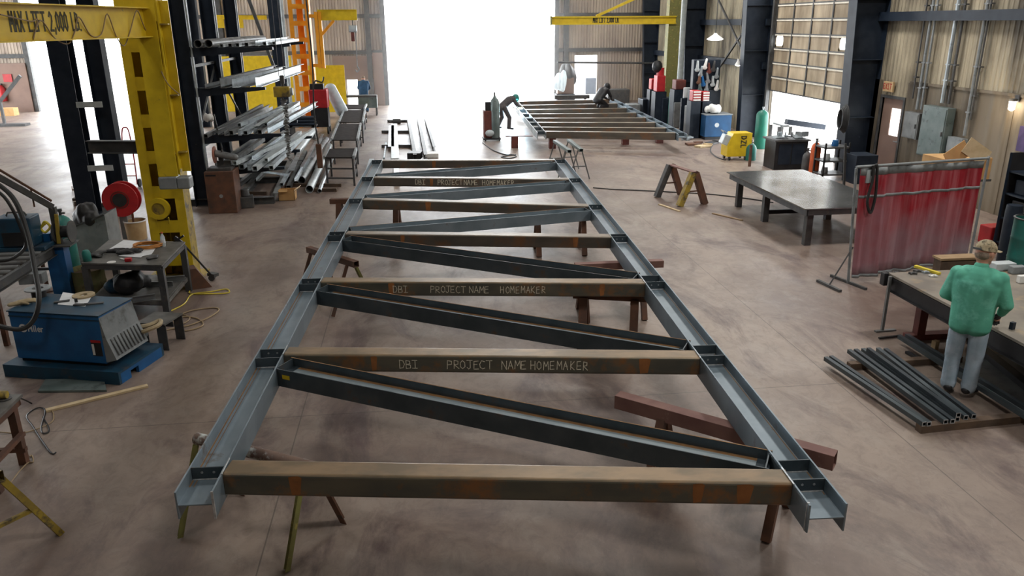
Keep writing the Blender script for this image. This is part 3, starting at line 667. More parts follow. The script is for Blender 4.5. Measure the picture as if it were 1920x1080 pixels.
# chalk writing on three cross tubes
def chalk(i, words, hgt, z):
    t, p, q, d, fwd = tubes[i]
    for w, px in words:
        # place along the tube by the pixel column on the tube's near face
        best = min(range(200), key=lambda k: abs(colpx(p+d*((q-p).length*k/199)) - px)); s = (q-p).length*best/199
        mb = MB(); letters(mb, w, p+d*s+V((0, 0, -z-hgt))-fwd*.001, d, (0, 0, 1), -fwd, hgt, w=.0065 if i < 4 else .01, space=.74, jitter=.05, kx=1.1 if w != 'HOMEMAKER' else .95)
        part(mb, 'chalk_writing', 'chalk', t)
def colpx(p):
    cy, sy = math.cos(YAW), math.sin(YAW); x = p.x*cy-p.y*sy; fw = p.x*sy+p.y*cy; up = p.z-H
    c = fw*math.cos(PITCH)-up*math.sin(PITCH); return 960+FL*x/c
chalk(1, (('DBI', 748), ('PROJECT', 836), ('NAME', 938), ('HOMEMAKER', 993)), .085, .05)
chalk(2, (('DBI', 738), ('PROJECT', 806), ('NAME', 880), ('HOMEMAKER', 938)), .085, .05)
chalk(5, (('DBI', 780), ('PROJECT', 822), ('NAME', 872), ('HOMEMAKER', 906)), .10, .035)

# ================================================================ SAWHORSES
def sawhorse(label, p0, p1, h=.79, legs=((.12, 1), (.12, -1), (.88, 1), (.88, -1)), spread=.34, bw=.09, bh=.09, bm='rust', lm='yellow_dirty_shade', ls=.06, rnd=False, rails=True, group=None, lean=0., ltype='angle', lms=None):
    p0 = V(p0); p1 = V(p1); p0.z = p1.z = h-bh/2; d = (p1-p0); L = d.length; d.normalize(); n = V((-d.y, d.x, 0)); mid = (p0+p1)/2
    t = thing('sawhorse', label, 'sawhorse', (mid.x, mid.y, 0), group=group)
    mb = MB()
    if rnd: mb.pipe(p0, p1, bh/2, .006)
    else: mb.htube(p0, p1, bw, bh, .006)
    part(mb, 'top_beam', bm, t, smooth=rnd, bevel=0 if rnd else .003)
    for k, (s, sd) in enumerate(legs):
        a = p0+d*L*s+n*sd*.03+V((0, 0, -bh/2+.01)); b = p0+d*(L*s+lean*(1 if s > .5 else -1))+n*sd*spread; b.z = 0.004
        mb = MB()
        if ltype == 'angle': mb.angle(a, b, ls, .007, up=n*sd)
        else: mb.htube(a, b, ls, ls, .005, up=n)
        part(mb, 'leg', (lms[k] if lms else lm), t)
    if rails:
        for s in sorted({x for x, _ in legs}):
            sides = [y for x, y in legs if x == s]
            if len(sides) < 2: continue
            f = .42; c = p0+d*L*s; z = h*.42
            a = c+n*(.03+(spread-.03)*(1-z/h)); b = c-n*(.03+(spread-.03)*(1-z/h)); a.z = b.z = z
            mb = MB(); mb.bar(a, b, .03, .03); part(mb, 'crossbar', lms[0] if lms else lm, t)
    return t
sawhorse('pipe-topped sawhorse with yellow legs under near left end of frame', G(367, 812, .79), G(594, 868, .79), rnd=True, bh=.10, bm='spray_pipe', lm='yellow_dirty_shade', legs=((.04, 1), (.04, -1), (.93, 1), (.93, -1)), spread=.33, rails=False, lms=['rust', 'olive', 'rust', 'olive'])
sawhorse('long red-brown beam sawhorse under near right end of frame', G(1158, 737, .79), G(1568, 850, .79), bw=.12, bh=.13, bm='primer', lm='rust', legs=((.24, 1), (.24, -1), (.80, 1), (.80, -1)), spread=.30, rails=False, ltype='tube', ls=.075)
sawhorse('dark rusty sawhorse under left beam at the second bay', G(578, 462, .79), G(668, 490, .79), bm='rust', lm='rust', spread=.34, ls=.06, lms=['rust', 'rust', 'olive', 'rust'])
sawhorse('faded red-brown sawhorse under right beam at the middle bays', G(1078, 494, .79), G(1243, 487, .79), bm='primer', lm='rust', bw=.11, bh=.10, legs=((.1, 1), (.1, -1), (.75, 1), (.75, -1)), spread=.3, ltype='tube', ls=.075)
sawhorse('rusty sawhorse under left beam near the far end', G(619, 372, .79), G(756, 372, .79), bm='rust', lm='rust', bw=.14, bh=.10, legs=((.12, 1), (.12, -1), (.90, 1), (.90, -1)), spread=.25, ltype='tube', ls=.10)
sawhorse('dark sawhorse under right beam near the far end', G(985, 395, .79), G(1112, 392, .79), bm='rust', lm='rust', legs=((.18, 1), (.18, -1), (.85, 1), (.85, -1)), spread=.3, ltype='tube', ls=.09)
sawhorse('dark sawhorse hidden under third bay, only its post showing', G(1075, 545, .79), G(1212, 552, .79), bm='rust', lm='rust', legs=((.15, 1), (.15, -1), (.85, 1), (.85, -1)), spread=.28, ltype='tube', ls=.10)
sawhorse('empty sawhorse with yellow and rusty legs on open floor', G(1258, 308, .77), G(1302, 322, .77), bm='primer', lm='rust', bw=.12, bh=.03, h=.77, legs=((.0, 1), (.0, -1), (1., 1), (1., -1)), spread=.33, ls=.13, lms=['rust', 'dark_grey', 'rust', 'yellow_dirty_shade'], ltype='tube')
sawhorse('yellow sawhorse in the lower left corner of the floor', G(-160, 800, .79), G(-6, 886, .79), bm='yellow_dirty_shade', lm='yellow_dirty_shade', legs=((.1, 1), (.1, -1), (.97, 1), (.97, -1)), spread=.36, ltype='tube', ls=.05)
for (a, b, c) in (((1040, 262), (1068, 281), 'left of the pair'), ((1066, 260), (1090, 279), 'right of the pair')):
    sawhorse('tall green-topped sawhorse behind the frame, '+c, G(*a, .85), G(*b, .85), h=.85, bm='green_steel', lm='galv_dull', bw=.10, bh=.08, legs=((.1, 1), (.1, -1), (.9, 1), (.9, -1)), spread=.26, ls=.035)
# ================================================================ LEFT FOREGROUND
def frame_of(a, b):
    d = (b-a); d.z = 0; w = d.length; d.normalize(); return d, V((-d.y, d.x, 0)), w
# ---- blue welding power source on a skid
ZW = .80
a = G(14, 584, ZW); b = G(184, 594, ZW); ex, ey, ww = frame_of(a, b); dp = .62
def L3(x, y, z): return V((a.x, a.y, 0))+ex*x+ey*y+V((0, 0, z))
wr = math.atan2(ex.y, ex.x); c = L3(ww/2, dp/2, 0)
t = thing('skid', 'blue steel skid base with fork slots under the blue welder', 'skid', c, wr)
def lbox(mb, x0, x1, y0, y1, z0, z1):
    return mb.box(L3((x0+x1)/2, (y0+y1)/2, (z0+z1)/2), (abs(x1-x0), abs(y1-y0), abs(z1-z0)), rz=wr)
mb = MB(); lbox(mb, -.12, ww+.22, -.12, dp+.15, .13, .16); part(mb, 'deck', 'blue_dark', t)
for y in (-.12, dp+.11):
    mb = MB(); lbox(mb, -.12, ww+.22, y, y+.04, .0, .13); part(mb, 'rail', 'blue_dark', t)
mb = MB(); lbox(mb, ww+.18, ww+.22, -.08, dp+.11, .09, .13); lbox(mb, ww+.18, ww+.22, -.08, .1, 0, .09); lbox(mb, ww+.18, ww+.22, .25, dp+.11, 0, .09); part(mb, 'end_plate', 'blue', t)
w_ = thing('welding_power_source', 'big blue welding power source standing on blue skid', 'welder', c+V((0, 0, .16)), wr)
mb = MB(); lbox(mb, 0, ww, 0, dp, .2, ZW); part(mb, 'cabinet', 'blue', w_, bevel=.012)
mb = MB(); lbox(mb, .03, ww-.03, .03, dp-.03, .16, .2); part(mb, 'foot', 'black', w_)
mb = MB(); lbox(mb, -.01, ww+.01, -.01, dp+.01, ZW, ZW+.012); part(mb, 'top_cover', 'blue_dark', w_)
mb = MB(); lbox(mb, .0, ww, -.006, 0, ZW-.06, ZW-.045); part(mb, 'trim_line', 'blue_dark', w_)
# grey louvred end leaning outwards
mb = MB(); fw_ = .14
mb.add([L3(ww, .0, ZW-.02), L3(ww, dp, ZW-.02), L3(ww+.05, dp, .52), L3(ww+.05, 0, .52), L3(ww+fw_, dp, .26), L3(ww+fw_, 0, .26), L3(ww, 0, .22), L3(ww, dp, .22)], [(0, 1, 2, 3), (3, 2, 4, 5), (5, 4, 7, 6), (0, 3, 5, 6), (1, 7, 4, 2)]); pnl = part(mb, 'louvre_panel', 'grey', w_)
mb = MB()
for k in range(9):
    y = .06+k*(dp-.12)/8; mb.bar(L3(ww+.057, y, .50), L3(ww+fw_+.004, y, .30), .014, .012)
part(mb, 'louvres', 'dark_grey', pnl)
mb = MB()
cc = L3(.165, -.004, .60); N_ = 28
mb.prof(cc, cc-ey*.002, [(.052*math.cos(2*math.pi*k/N_), .052*math.sin(2*math.pi*k/N_)) for k in range(N_)], holes=[(.030*math.cos(2*math.pi*k/N_), .030*math.sin(2*math.pi*k/N_)) for k in range(N_)])
lg = part(mb, 'logo_ring', 'paper', w_)
mb = MB(); letters(mb, 'Miller', L3(.235, -.003, .565), ex, (0, 0, 1), -ey, .075, w=.012, space=.62); part(mb, 'logo_lettering', 'paper', w_)
mb = MB(); lbox(mb, ww-.16, ww-.03, -.003, 0, .30, .50); wl = part(mb, 'warning_label', 'black', w_)
mb = MB(); lbox(mb, ww-.16, ww-.03, -.005, -.003, .47, .50); part(mb, 'label_header', 'red', wl)
mb = MB(); lbox(mb, ww-.155, ww-.125, -.005, -.003, .31, .45); part(mb, 'label_icons', 'white', wl)
zt = ZW+.013
def onpix(px, py, z): return G(px, py, z)
p = onpix(74, 556, zt)
t = thing('wire_spool', 'empty grey wire spool lying on its flange on the welder', 'spool', p)
mb = MB(); mb.lathe(p, [(.085, 0), (.085, .10)], 22); part(mb, 'core', 'black', t, smooth=True)
mb = MB(); N_ = 26; q = p+V((0, 0, .10)); mb.prof(q, q+V((0, 0, .012)), [(.15*math.cos(2*math.pi*k/N_), .15*math.sin(2*math.pi*k/N_)) for k in range(N_)], holes=[(.065*math.cos(2*math.pi*k/N_), .065*math.sin(2*math.pi*k/N_)) for k in range(N_)]); part(mb, 'flange', 'grey', t)
def glove(p, rz, m, label, sc=1., name='work_glove'):
    mb = MB(); R = Matrix.Rotation(rz, 3, 'Z')
    def q(x, y, z): return V(p)+R @ V((x*sc, y*sc, z*sc))
    mb.cap(q(0, -.11, .025), q(0, -.02, .03), .035*sc, .042*sc, flat=.6, fdir=(0, 0, 1)); mb.cap(q(0, -.02, .03), q(0, .05, .03), .045*sc, .04*sc, flat=.65, fdir=(0, 0, 1))
    for x, l, z in ((-.033, .06, .03), (-.011, .075, .036), (.012, .07, .034), (.033, .05, .028)):
        mb.cap(q(x, .06, .03), q(x*1.2, .06+l*.6, z), .014*sc, .013*sc, n=8); mb.cap(q(x*1.2, .06+l*.6, z), q(x*1.1, .06+l, z-.012), .013*sc, .011*sc, n=8)
    mb.cap(q(.04, -.01, .03), q(.075, .035, .02), .017*sc, .013*sc, n=8)
    return lone(mb, name, m, label, 'glove', smooth=True, remesh=.006*sc)
glove(onpix(44, 571, zt), -1.0, 'tan_cloth', 'tan leather work glove lying on left end of the welder', 1.15)
def sheet(name, pxs, z, m, label, cat, th=.002, **k):
    pts = [G(x, y, z) for x, y in pxs]; mb = MB(); mb.slab([(p.x, p.y) for p in pts], z, z+th); return lone(mb, name, m, label, cat, **k)
sheet('paper', ((108, 571), (118, 548), (172, 556), (160, 575)), zt+.001, 'paper', 'white crumpled paper under scraps on welder top', 'paper')
p = onpix(157, 555, zt+.004)
t = thing('wire_ring', 'short spool flange with tan paper rim lying on welder top', 'ring', p)
mb = MB(); q = p; N_ = 24; mb.prof(q, q+V((0, 0, .02)), [(.13*math.cos(2*math.pi*k/N_), .13*math.sin(2*math.pi*k/N_)) for k in range(N_)], holes=[(.045*math.cos(2*math.pi*k/N_), .045*math.sin(2*math.pi*k/N_)) for k in range(N_)]); part(mb, 'rim', 'tan_cloth', t)
for i, (x, y, l, an, lab) in enumerate(((116, 566, .17, .3, 'dark flat steel scrap left of the paper on welder'), (150, 572, .14, -.1, 'short dark steel scrap lying on the paper on welder'), (176, 570, .22, .15, 'thin sheet scrap at right end of welder top'))):
    p = onpix(x, y, zt+.005); mb = MB(); mb.box(p+V((0, 0, .008)), (l, .05, .012), rz=an); lone(mb, 'steel_scrap', 'dark_grey', lab, 'scrap')
mb = MB(); mb.box(onpix(143, 566, zt+.018)+V((0, 0, .02)), (.035, .035, .045), rz=.4); lone(mb, 'hex_nut', 'rubber', 'small black fitting standing on paper on welder top', 'fitting')
# heavy hoses hanging from the boom across the welder
Yh = a.y-.25
mb = MB(); mb.path([PY(-40, 330, Yh+.6), PY(0, 348, Yh+.6), PY(30, 380, Yh+.5), PY(52, 440, Yh+.4), PY(66, 510, Yh+.2), PY(73, 560, Yh), PY(64, 598, Yh-.05), PY(40, 617, Yh-.1), PY(0, 612, Yh-.1), PY(-40, 600, Yh)], .028, res=8)
lone(mb, 'hose', 'rubber', 'thick black cable sheath arching down in front of welder logo', 'hose', smooth=True)
mb = MB(); mb.path([PY(-40, 345, Yh+.8), PY(0, 362, Yh+.8), PY(22, 390, Yh+.8), PY(40, 430, Yh+.9), PY(48, 462, Yh+1.), PY(20, 486, Yh+.9), PY(-20, 490, Yh+.9)], .02, res=8)
lone(mb, 'hose', 'rubber', 'thinner dark hose looping back over the roller conveyor', 'hose', smooth=True)
# ---- blue post with boom
bp = G(126, 562); d = .17
t = thing('boom_stand', 'blue box post carrying a dark swing boom behind the welder', 'boom', bp)
zp = PY(120, 458, bp.y).z
mb = MB(); mb.htube(bp, bp+V((0, 0, zp)), .26, .2, .008, up=(0, 1, 0)); part(mb, 'post', 'blue', t, bevel=.015)
mb = MB(); mb.box(bp+V((.02, 0, zp+.01)), (.5, .36, .02)); part(mb, 'top_plate', 'dark_grey', t)
k0 = PY(101, 452, bp.y); k1 = PY(98, 388, bp.y)
mb = MB(); mb.bar((k1.x, bp.y, zp+.02), (k1.x, bp.y, k1.z), .09, .07, up=(0, 1, 0)); part(mb, 'upright', 'dark_grey', t)
mb = MB(); e = PY(-60, 300, bp.y-.9); mb.bar((k1.x, bp.y, k1.z), e, .06, .08); part(mb, 'boom_arm', 'dark_grey', t)
mb = MB(); mb.cyl((k1.x+.02, bp.y-.04, k1.z+.10), e+V((0, 0, .14)), .018, n=8); mb.cyl((k1.x-.2, bp.y-.1, k1.z+.03), (k1.x-.2, bp.y-.1, k1.z+.32), .012, n=6); part(mb, 'tie_rod', 'rust', t)
mb = MB(); mb.bar((k1.x+.02, bp.y-.06, zp+.03), (k1.x+.06, bp.y-.06, k1.z-.1), .05, .02, up=(0, 1, 0)); part(mb, 'paint_strip', 'yellow_dirty_shade', t)
p = V((bp.x+.05, bp.y+.02, zp+.02))
t = thing('cable_spool', 'black cable spool on its side on the blue post', 'spool', p)
mb = MB(); mb.cyl(p+V((-.02, 0, .17)), p+V((.2, 0, .17)), .09, n=20); part(mb, 'core', 'black', t, smooth=True)
for x in (-.03, .19):
    mb = MB(); mb.cyl(p+V((x, 0, .17)), p+V((x+.015, 0, .17)), .165, n=24); part(mb, 'flange', 'dark_grey', t, smooth=True)
mb = MB(); mb.bb(p+V((-.20, -.1, 0)), p+V((-.08, .02, .17))); lone(mb, 'control_box', 'blue', 'small blue control box on the post beside spool', 'box', bevel=.008)
mb = MB(); mb.path([p+V((-.16, -.1, .28)), p+V((-.1, -.12, .36)), p+V((-.05, -.1, .28)), p+V((-.12, -.12, .2)), p+V((-.18, -.1, .26)), p+V((-.1, -.11, .33))], .018); lone(mb, 'lifting_strap', 'cord_yellow', 'bunched yellow strap on the boom upright above blue box', 'strap', smooth=True)
def cylinder(px, py, ztop, r, m, label, cap_='grey', name='gas_cylinder', Y=None, collar=True):
    g = G(px, py); t = thing(name, label, 'gas cylinder', g)
    h = ztop-.17; mb = MB(); mb.lathe(g, [(r*.96, 0), (r, .02), (r, h-.12), (r*.93, h-.06), (r*.7, h), (r*.36, h+.035), (r*.3, h+.05)], 22); part(mb, 'body', m, t, smooth=True)
    mb = MB(); mb.cyl(g+V((0, 0, h+.04)), g+V((0, 0, h+.11)), .022); mb.cyl(g+V((0, 0, h+.11)), g+V((0, 0, h+.15)), .035); mb.cyl(g+V((0, 0, h+.08)), g+V((.07, 0, h+.08)), .014); part(mb, 'valve', cap_, t, smooth=True)
    return t
cylinder(140, 540, 1.32, .15, 'teal', 'teal gas cylinder standing behind the blue post', 'dark_grey')
# ---- roller conveyor
rx = G(50, 497, .85).x; y0, y1 = 8.4, G(104, 455, .82).y; wd = 1.15
t = thing('roller_conveyor', 'long roller conveyor with dark rails running past the welder on the left', 'conveyor', (rx-wd/2, (y0+y1)/2, 0))
for x in (rx, rx-wd):
    mb = MB(); mb.channel((x, y0, .82), (x, y1, .82), .14, .05); part(mb, 'side_rail', 'dark_grey', t)
n = 18
for k in range(n):
    y = y0+.08+k*(y1-y0-.16)/(n-1); mb = MB(); mb.cyl((rx-wd+.03, y, .86), (rx-.03, y, .86), .038, n=12); part(mb, 'roller', 'galv_dull', t, smooth=True)
for y in (8.6, 10.3, y1-.15):
    for x in (rx-.03, rx-wd+.03):
        mb = MB(); mb.htube((x, y, 0), (x, y, .76), .06, .06, .005, up=(0, 1, 0)); part(mb, 'leg', 'rust', t)
    mb = MB(); mb.bar((rx-.03, y, .45), (rx-wd+.03, y, .45), .04, .04); part(mb, 'crossbar', 'dark_grey', t)
# wire feeder on the conveyor
p = G(42, 467, .9); t = thing('wire_feeder', 'dark blue wire feeder box on blue tray atop roller conveyor', 'wire feeder', p)
mb = MB(); mb.box(p+V((0, .05, .03)), (.75, .4, .05)); part(mb, 'tray', 'blue_dark', t)
mb = MB(); mb.box(p+V((-.02, .05, .27)), (.50, .34, .43)); bx = part(mb, 'housing', 'blue_dark', t, bevel=.02)
mb = MB(); mb.box(p+V((-.02, -.13, .18)), (.30, .02, .2)); part(mb, 'front_panel', 'black', bx)
mb = MB(); mb.path([p+V((-.15, .05, .49)), p+V((-.12, .05, .54)), p+V((.1, .05, .54)), p+V((.13, .05, .49))], .014, smooth=False); part(mb, 'handle', 'dark_grey', t)
p = G(66, 512, .70)
mb = MB(); mb.bb(p+V((-.22, -.05, -.15)), p+V((.10, .12, 0))); o = lone(mb, 'metal_tray', 'grey', 'small grey metal tray box hanging off the conveyor rail', 'tray', bevel=.004)
mb = MB(); q = G(90, 545); mb.cyl(q, q+V((0, 0, .84)), .03, n=10); mb.cyl(q, q+V((0, 0, .02)), .12, n=14); lone(mb, 'pipe_prop', 'rust', 'thin rusty prop post under conveyor beside blue post', 'post', smooth=True)
# ---- steel work bench with lower shelf
ZB = .80
q = [G(152, 493, ZB), G(303, 497, ZB), G(347, 453, ZB), G(205, 449, ZB)]
bc = sum(q, V())/4; t = thing('steel_bench', 'dark steel work bench with lower shelf beside yellow mast', 'bench', (bc.x, bc.y, 0))
mb = MB(); mb.slab([(p.x, p.y) for p in q], ZB-.025, ZB); part(mb, 'bench_top', 'bench_top', t)
mb = MB(); qi = [p+(bc-p)*.04 for p in q]
for i in range(4): a_, b_ = qi[i], qi[(i+1) % 4]; mb.bar((a_.x, a_.y, ZB-.06), (b_.x, b_.y, ZB-.06), .05, .06)
part(mb, 'apron', 'dark_grey', t)
for p in [p+(bc-p)*.06 for p in q]:
    mb = MB(); mb.htube((p.x, p.y, 0), (p.x, p.y, ZB-.06), .085, .085, .007, up=(0, 1, 0)); part(mb, 'leg', 'dark_grey', t)
mb = MB(); qs = [p+(bc-p)*.07 for p in q]; mb.slab([(p.x, p.y) for p in qs], .22, .25)
for i in range(4): a_, b_ = qs[i], qs[(i+1) % 4]; mb.bar((a_.x, a_.y, .21), (b_.x, b_.y, .21), .04, .06)
part(mb, 'shelf', 'bench_top', t)
sheet('paper', ((205, 467), (232, 450), (262, 453), (240, 470)), ZB+.002, 'paper', 'white paper sheet at back left of steel bench', 'paper')
sheet('paper', ((238, 471), (293, 464), (284, 477), (258, 482), (240, 478)), ZB+.004, 'paper', 'white paper sheet in middle of steel bench, under the cord coil', 'paper')
sheet('paper', ((222, 480), (240, 474), (270, 478), (264, 483)), ZB+.006, 'paper', 'small white paper strip near front of steel bench', 'paper')
def coil(p, r, loops, rr, m, label, cat, name='cord_coil', zs=.012, jit=.25):
    mb = MB(); pts = []
    for k in range(loops*10+1):
        a_ = 2*math.pi*k/10; q_ = r*(1+random.uniform(-jit, jit)*.5); pts.append(V(p)+V((q_*math.cos(a_), q_*math.sin(a_)*.8, rr+zs*k/10*.6+random.uniform(0, rr))))
    mb.path(pts, rr, n=6, res=4); return lone(mb, name, m, label, cat, smooth=True)
coil(G(277, 464, ZB+.004), .2, 6, .010, 'cord_orange', 'coiled orange-brown cord with leather pad on steel bench', 'cord coil')
glove(G(222, 474, ZB), -1.5, 'black', 'black work glove, left one of pair on bench', 1.3); glove(G(244, 475, ZB+.01), -1.2, 'black', 'black work glove, right one of pair on bench', 1.3)
p = G(307, 462, ZB); t = thing('water_bottle', 'clear plastic water bottle with white band and red cap on steel bench', 'bottle', p)
mb = MB(); mb.lathe(p, [(.03, 0), (.034, .02), (.034, .14), (.014, .19), (.014, .205)], 16); part(mb, 'body', 'plastic_clear', t, smooth=True)
mb = MB(); mb.lathe(p+V((0, 0, .205)), [(.016, 0), (.016, .02)], 12); part(mb, 'bottle_cap', 'orange_red', t, smooth=True)
mb = MB(); mb.lathe(p+V((0, 0, .06)), [(.0348, 0), (.0348, .045)], 16, cap=False); part(mb, 'band', 'paper', t, smooth=True)
mb = MB(); mb.box(G(241, 490, ZB)+V((0, 0, .025)), (.09, .07, .05), rz=.1); lone(mb, 'tape_measure', 'red', 'small red block-shaped tool at front of bench', 'tool', bevel=.01)
mb = MB(); mb.bar(G(226, 486, ZB)+V((0, 0, .01)), G(237, 489, ZB)+V((0, 0, .01)), .02, .015); lone(mb, 'marker', 'white', 'white marker lying left of the small red tool', 'marker')
mb = MB(); mb.cyl(G(209, 492, ZB), G(209, 492, ZB)+V((0, 0, .008)), .06, n=20); lone(mb, 'lid', 'white', 'round white lid near front edge of bench', 'lid', smooth=True)
p = G(164, 489, ZB); mb = MB(); mb.lathe(p, [(.055, 0), (.06, .02), (.058, .12), (.04, .155), (.01, .165)], 18); lone(mb, 'small_canister', 'teal', 'rounded teal canister at left front corner of bench', 'canister', smooth=True)
def cloth(p, r, m, label, name, cat, seed=0, sq=.35, voxel=.0):
    rnd = random.Random(seed); mb = MB()
    for k in range(7): a_ = rnd.uniform(0, 6.28); d_ = rnd.uniform(0, r*.6); mb.ell(V(p)+V((d_*math.cos(a_), d_*math.sin(a_), r*sq*rnd.uniform(.7, 1.1))), (r*rnd.uniform(.3, .6), r*rnd.uniform(.3, .6), r*sq*rnd.uniform(.6, 1.)), 10, rz=a_, tilt=rnd.uniform(-.4, .4))
    return lone(mb, name, m, label, cat, smooth=True, remesh=max(.012, r*.06))
cloth(G(285, 484, ZB), .12, 'dark_grey', 'crumpled dark rag at the right front of bench', 'rag', 'rag', 3, .22)
cloth(G(185, 480, ZB), .16, 'rubber', 'dark folded cloth along left edge of bench', 'rag', 'rag', 4, .2)
# shelf contents
cloth(G(255, 548, .26), .30, 'black', 'black plastic bag bulging on the lower bench shelf', 'plastic_bag', 'bag', 5, .55)
cloth(G(222, 545, .26), .22, 'blue_dark', 'dark green-grey sack behind black bag on lower shelf', 'sack', 'sack', 6, .5)
for x, y, l, an, lab in ((325, 526, .34, .2, 'flat channel scrap at far right of lower shelf'), (300, 536, .4, -.1, 'grey steel strip across the lower shelf'), (270, 562, .3, .35, 'dark angle scrap at front of lower shelf'), (215, 566, .22, 0., 'rusty plate scrap at front left of lower shelf')):
    p = G(x, y, .26); mb = MB(); mb.channel(p-V((l/2*math.cos(an), l/2*math.sin(an), -.03)), p+V((l/2*math.cos(an), l/2*math.sin(an), .03)), .09, .04); lone(mb, 'channel_offcut', 'galv_dull', lab, 'offcut')
# green-brown drum behind the welder, bin, bag
p = G(172, 553); mb = MB(); r = .24
t = thing('drum', 'short olive-brown drum with open top behind the welder', 'drum', p)
mb.lathe(p, [(r, 0), (r*1.02, .02), (r, .04), (r, .2), (r*1.03, .22), (r, .24), (r, .42), (r*1.03, .44)], 26, cap=False); part(mb, 'shell', 'drum_green', t, smooth=True)
mb = MB(); mb.lathe(p, [(r*.98, .36), (.01, .37)], 26); part(mb, 'fill', 'dark_wood', t)
p = G(190, 500); t = thing('scrap_bin', 'dark grey sheet-metal bin behind the bench left end', 'bin', p)
mb = MB(); zt_ = .98; hw = .30
mb.add([p+V((-hw, -.25, 0)), p+V((hw, -.25, 0)), p+V((hw, .3, 0)), p+V((-hw, .3, 0)), p+V((-hw, -.25, zt_-.22)), p+V((hw, -.25, zt_)), p+V((hw, .3, zt_)), p+V((-hw, .3, zt_-.22))], [(0, 1, 5, 4), (1, 2, 6, 5), (2, 3, 7, 6), (3, 0, 4, 7), (0, 3, 2, 1)]); part(mb, 'bin_body', 'grey', t)
mb = MB(); mb.bar(p+V((-hw, -.26, zt_-.22)), p+V((hw, -.26, zt_)), .03, .03); part(mb, 'rim', 'dark_grey', t)
cloth(p+V((-.08, -.05, .72)), .32, 'black', 'shiny black garbage bag stuffed in the dark sheet-metal bin', 'garbage_bag', 'bag', 9, .75)
# cream pail with a rusty bar standing in it
p = G(258, 447); t = thing('pail', 'tan paper-covered pail on floor behind the bench', 'pail', p); r = .20
mb = MB(); mb.lathe(p, [(r*.9, 0), (r, .36)], 26, cap=False); part(mb, 'shell', 'pail', t, smooth=True)
mb = MB(); mb.lathe(p+V((0, 0, .35)), [(r, 0), (r+.012, .005), (r+.012, .02), (r, .025)], 26, cap=False); part(mb, 'rim', 'white', t, smooth=True)
mb = MB(); mb.lathe(p, [(r*.95, .2), (.01, .21)], 20); part(mb, 'fill', 'wood', t)
mb = MB(); q = PY(248, 395, p.y); mb.cyl(p+V((-.03, 0, .22)), (q.x, p.y, q.z+.25), .022, n=8); lone(mb, 'digging_bar', 'rust', 'rusty bar standing upright in the tan pail', 'bar', smooth=True)
# hose reel on grey stand
rp = G(214, 452); rc = PY(228, 373, rp.y)
t = thing('hose_reel', 'large red hose reel on grey stand between dark column and yellow mast', 'hose reel', rp)
mb = MB(); mb.cyl((rc.x, rp.y-.10, rc.z), (rc.x, rp.y-.07, rc.z), .33, n=36); dsk = part(mb, 'reel_flange', 'red', t, smooth=True)
mb = MB(); mb.cyl((rc.x, rp.y+.09, rc.z), (rc.x, rp.y+.12, rc.z), .33, n=36); part(mb, 'reel_flange', 'red', t, smooth=True)
mb = MB(); mb.cyl((rc.x, rp.y-.07, rc.z), (rc.x, rp.y+.09, rc.z), .22, n=28); part(mb, 'wound_hose', 'rubber', t, smooth=True)
mb = MB(); mb.cyl((rc.x, rp.y-.13, rc.z), (rc.x, rp.y-.10, rc.z), .13, n=24)
part(mb, 'hub', 'rubber', dsk, smooth=True)
mb = MB(); mb.prof((rc.x, rp.y-.105, rc.z), (rc.x, rp.y-.112, rc.z), [(.17*math.cos(k*.2244), .17*math.sin(k*.2244)) for k in range(28)], holes=[(.155*math.cos(k*.2244), .155*math.sin(k*.2244)) for k in range(28)]); part(mb, 'ring_groove', 'red_brown', dsk)
for x in (rp.x-.1, rp.x+.19):
    mb = MB(); mb.bar((x, rp.y+.15, 0), (x, rp.y+.15, rc.z-.15), .14, .03, up=(0, 1, 0)); part(mb, 'stand_leg', 'grey', t)
mb = MB(); mb.bb((rp.x-.17, rp.y+.13, rc.z-.18), (rp.x+.26, rp.y+.17, rc.z-.10)); mb.bb((rc.x-.05, rp.y+.12, rc.z-.12), (rc.x+.05, rp.y+.16, rc.z+.05)); part(mb, 'bracket', 'dark_grey', t)
# ---- yellow mast and jib
YM = 12.9
def X_(px, py, Y): return PY(px, py, Y).x
xl = X_(283, 445, YM); xr = xl+.52
t = thing('jib_crane', 'yellow jib crane with built-up mast and a lettered beam', 'crane', ((xl+xr)/2, YM, 0))
TOP = 6.2
for x, s in ((xl, 1), (xr-.06, -1)):
    for y in (YM, YM+.34):
        mb = MB(); mb.bar((x+.07*1, y, 0), (x+.07, y, TOP), .14, .02, up=(0, 1, 0)); part(mb, 'mast_flange', 'yellow', t)
    mb = MB(); mb.bar((x+(.01 if s > 0 else .13), YM+.17, 0), (x+(.01 if s > 0 else .13), YM+.17, TOP), .02, .34, up=(0, 1, 0)); part(mb, 'mast_web', 'yellow_dirty_shade', t)  # side webs coloured darker than the flanges to suggest shading
for k in range(11):
    z = .35+k*.56; mb = MB(); mb.bb((xl+.13, YM-.008, z-.10), (xr-.04, YM+.008, z+.10)); part(mb, 'batten_plate', 'yellow', t)
    mb = MB(); mb.bb((xl-.008, YM+.02, z-.05), (xl+.006, YM+.32, z+.05)); part(mb, 'batten_plate', 'yellow', t)
mb = MB(); mb.bb((xl+.02, YM+.345, 0), (xr-.02, YM+.36, TOP)); part(mb, 'back_plate', 'yellow_dirty_shade', t)
mb = MB(); mb.box((xl+.26, YM+.17, .012), (.9, .7, .024)); part(mb, 'base_plate', 'yellow_dirty_shade', t)
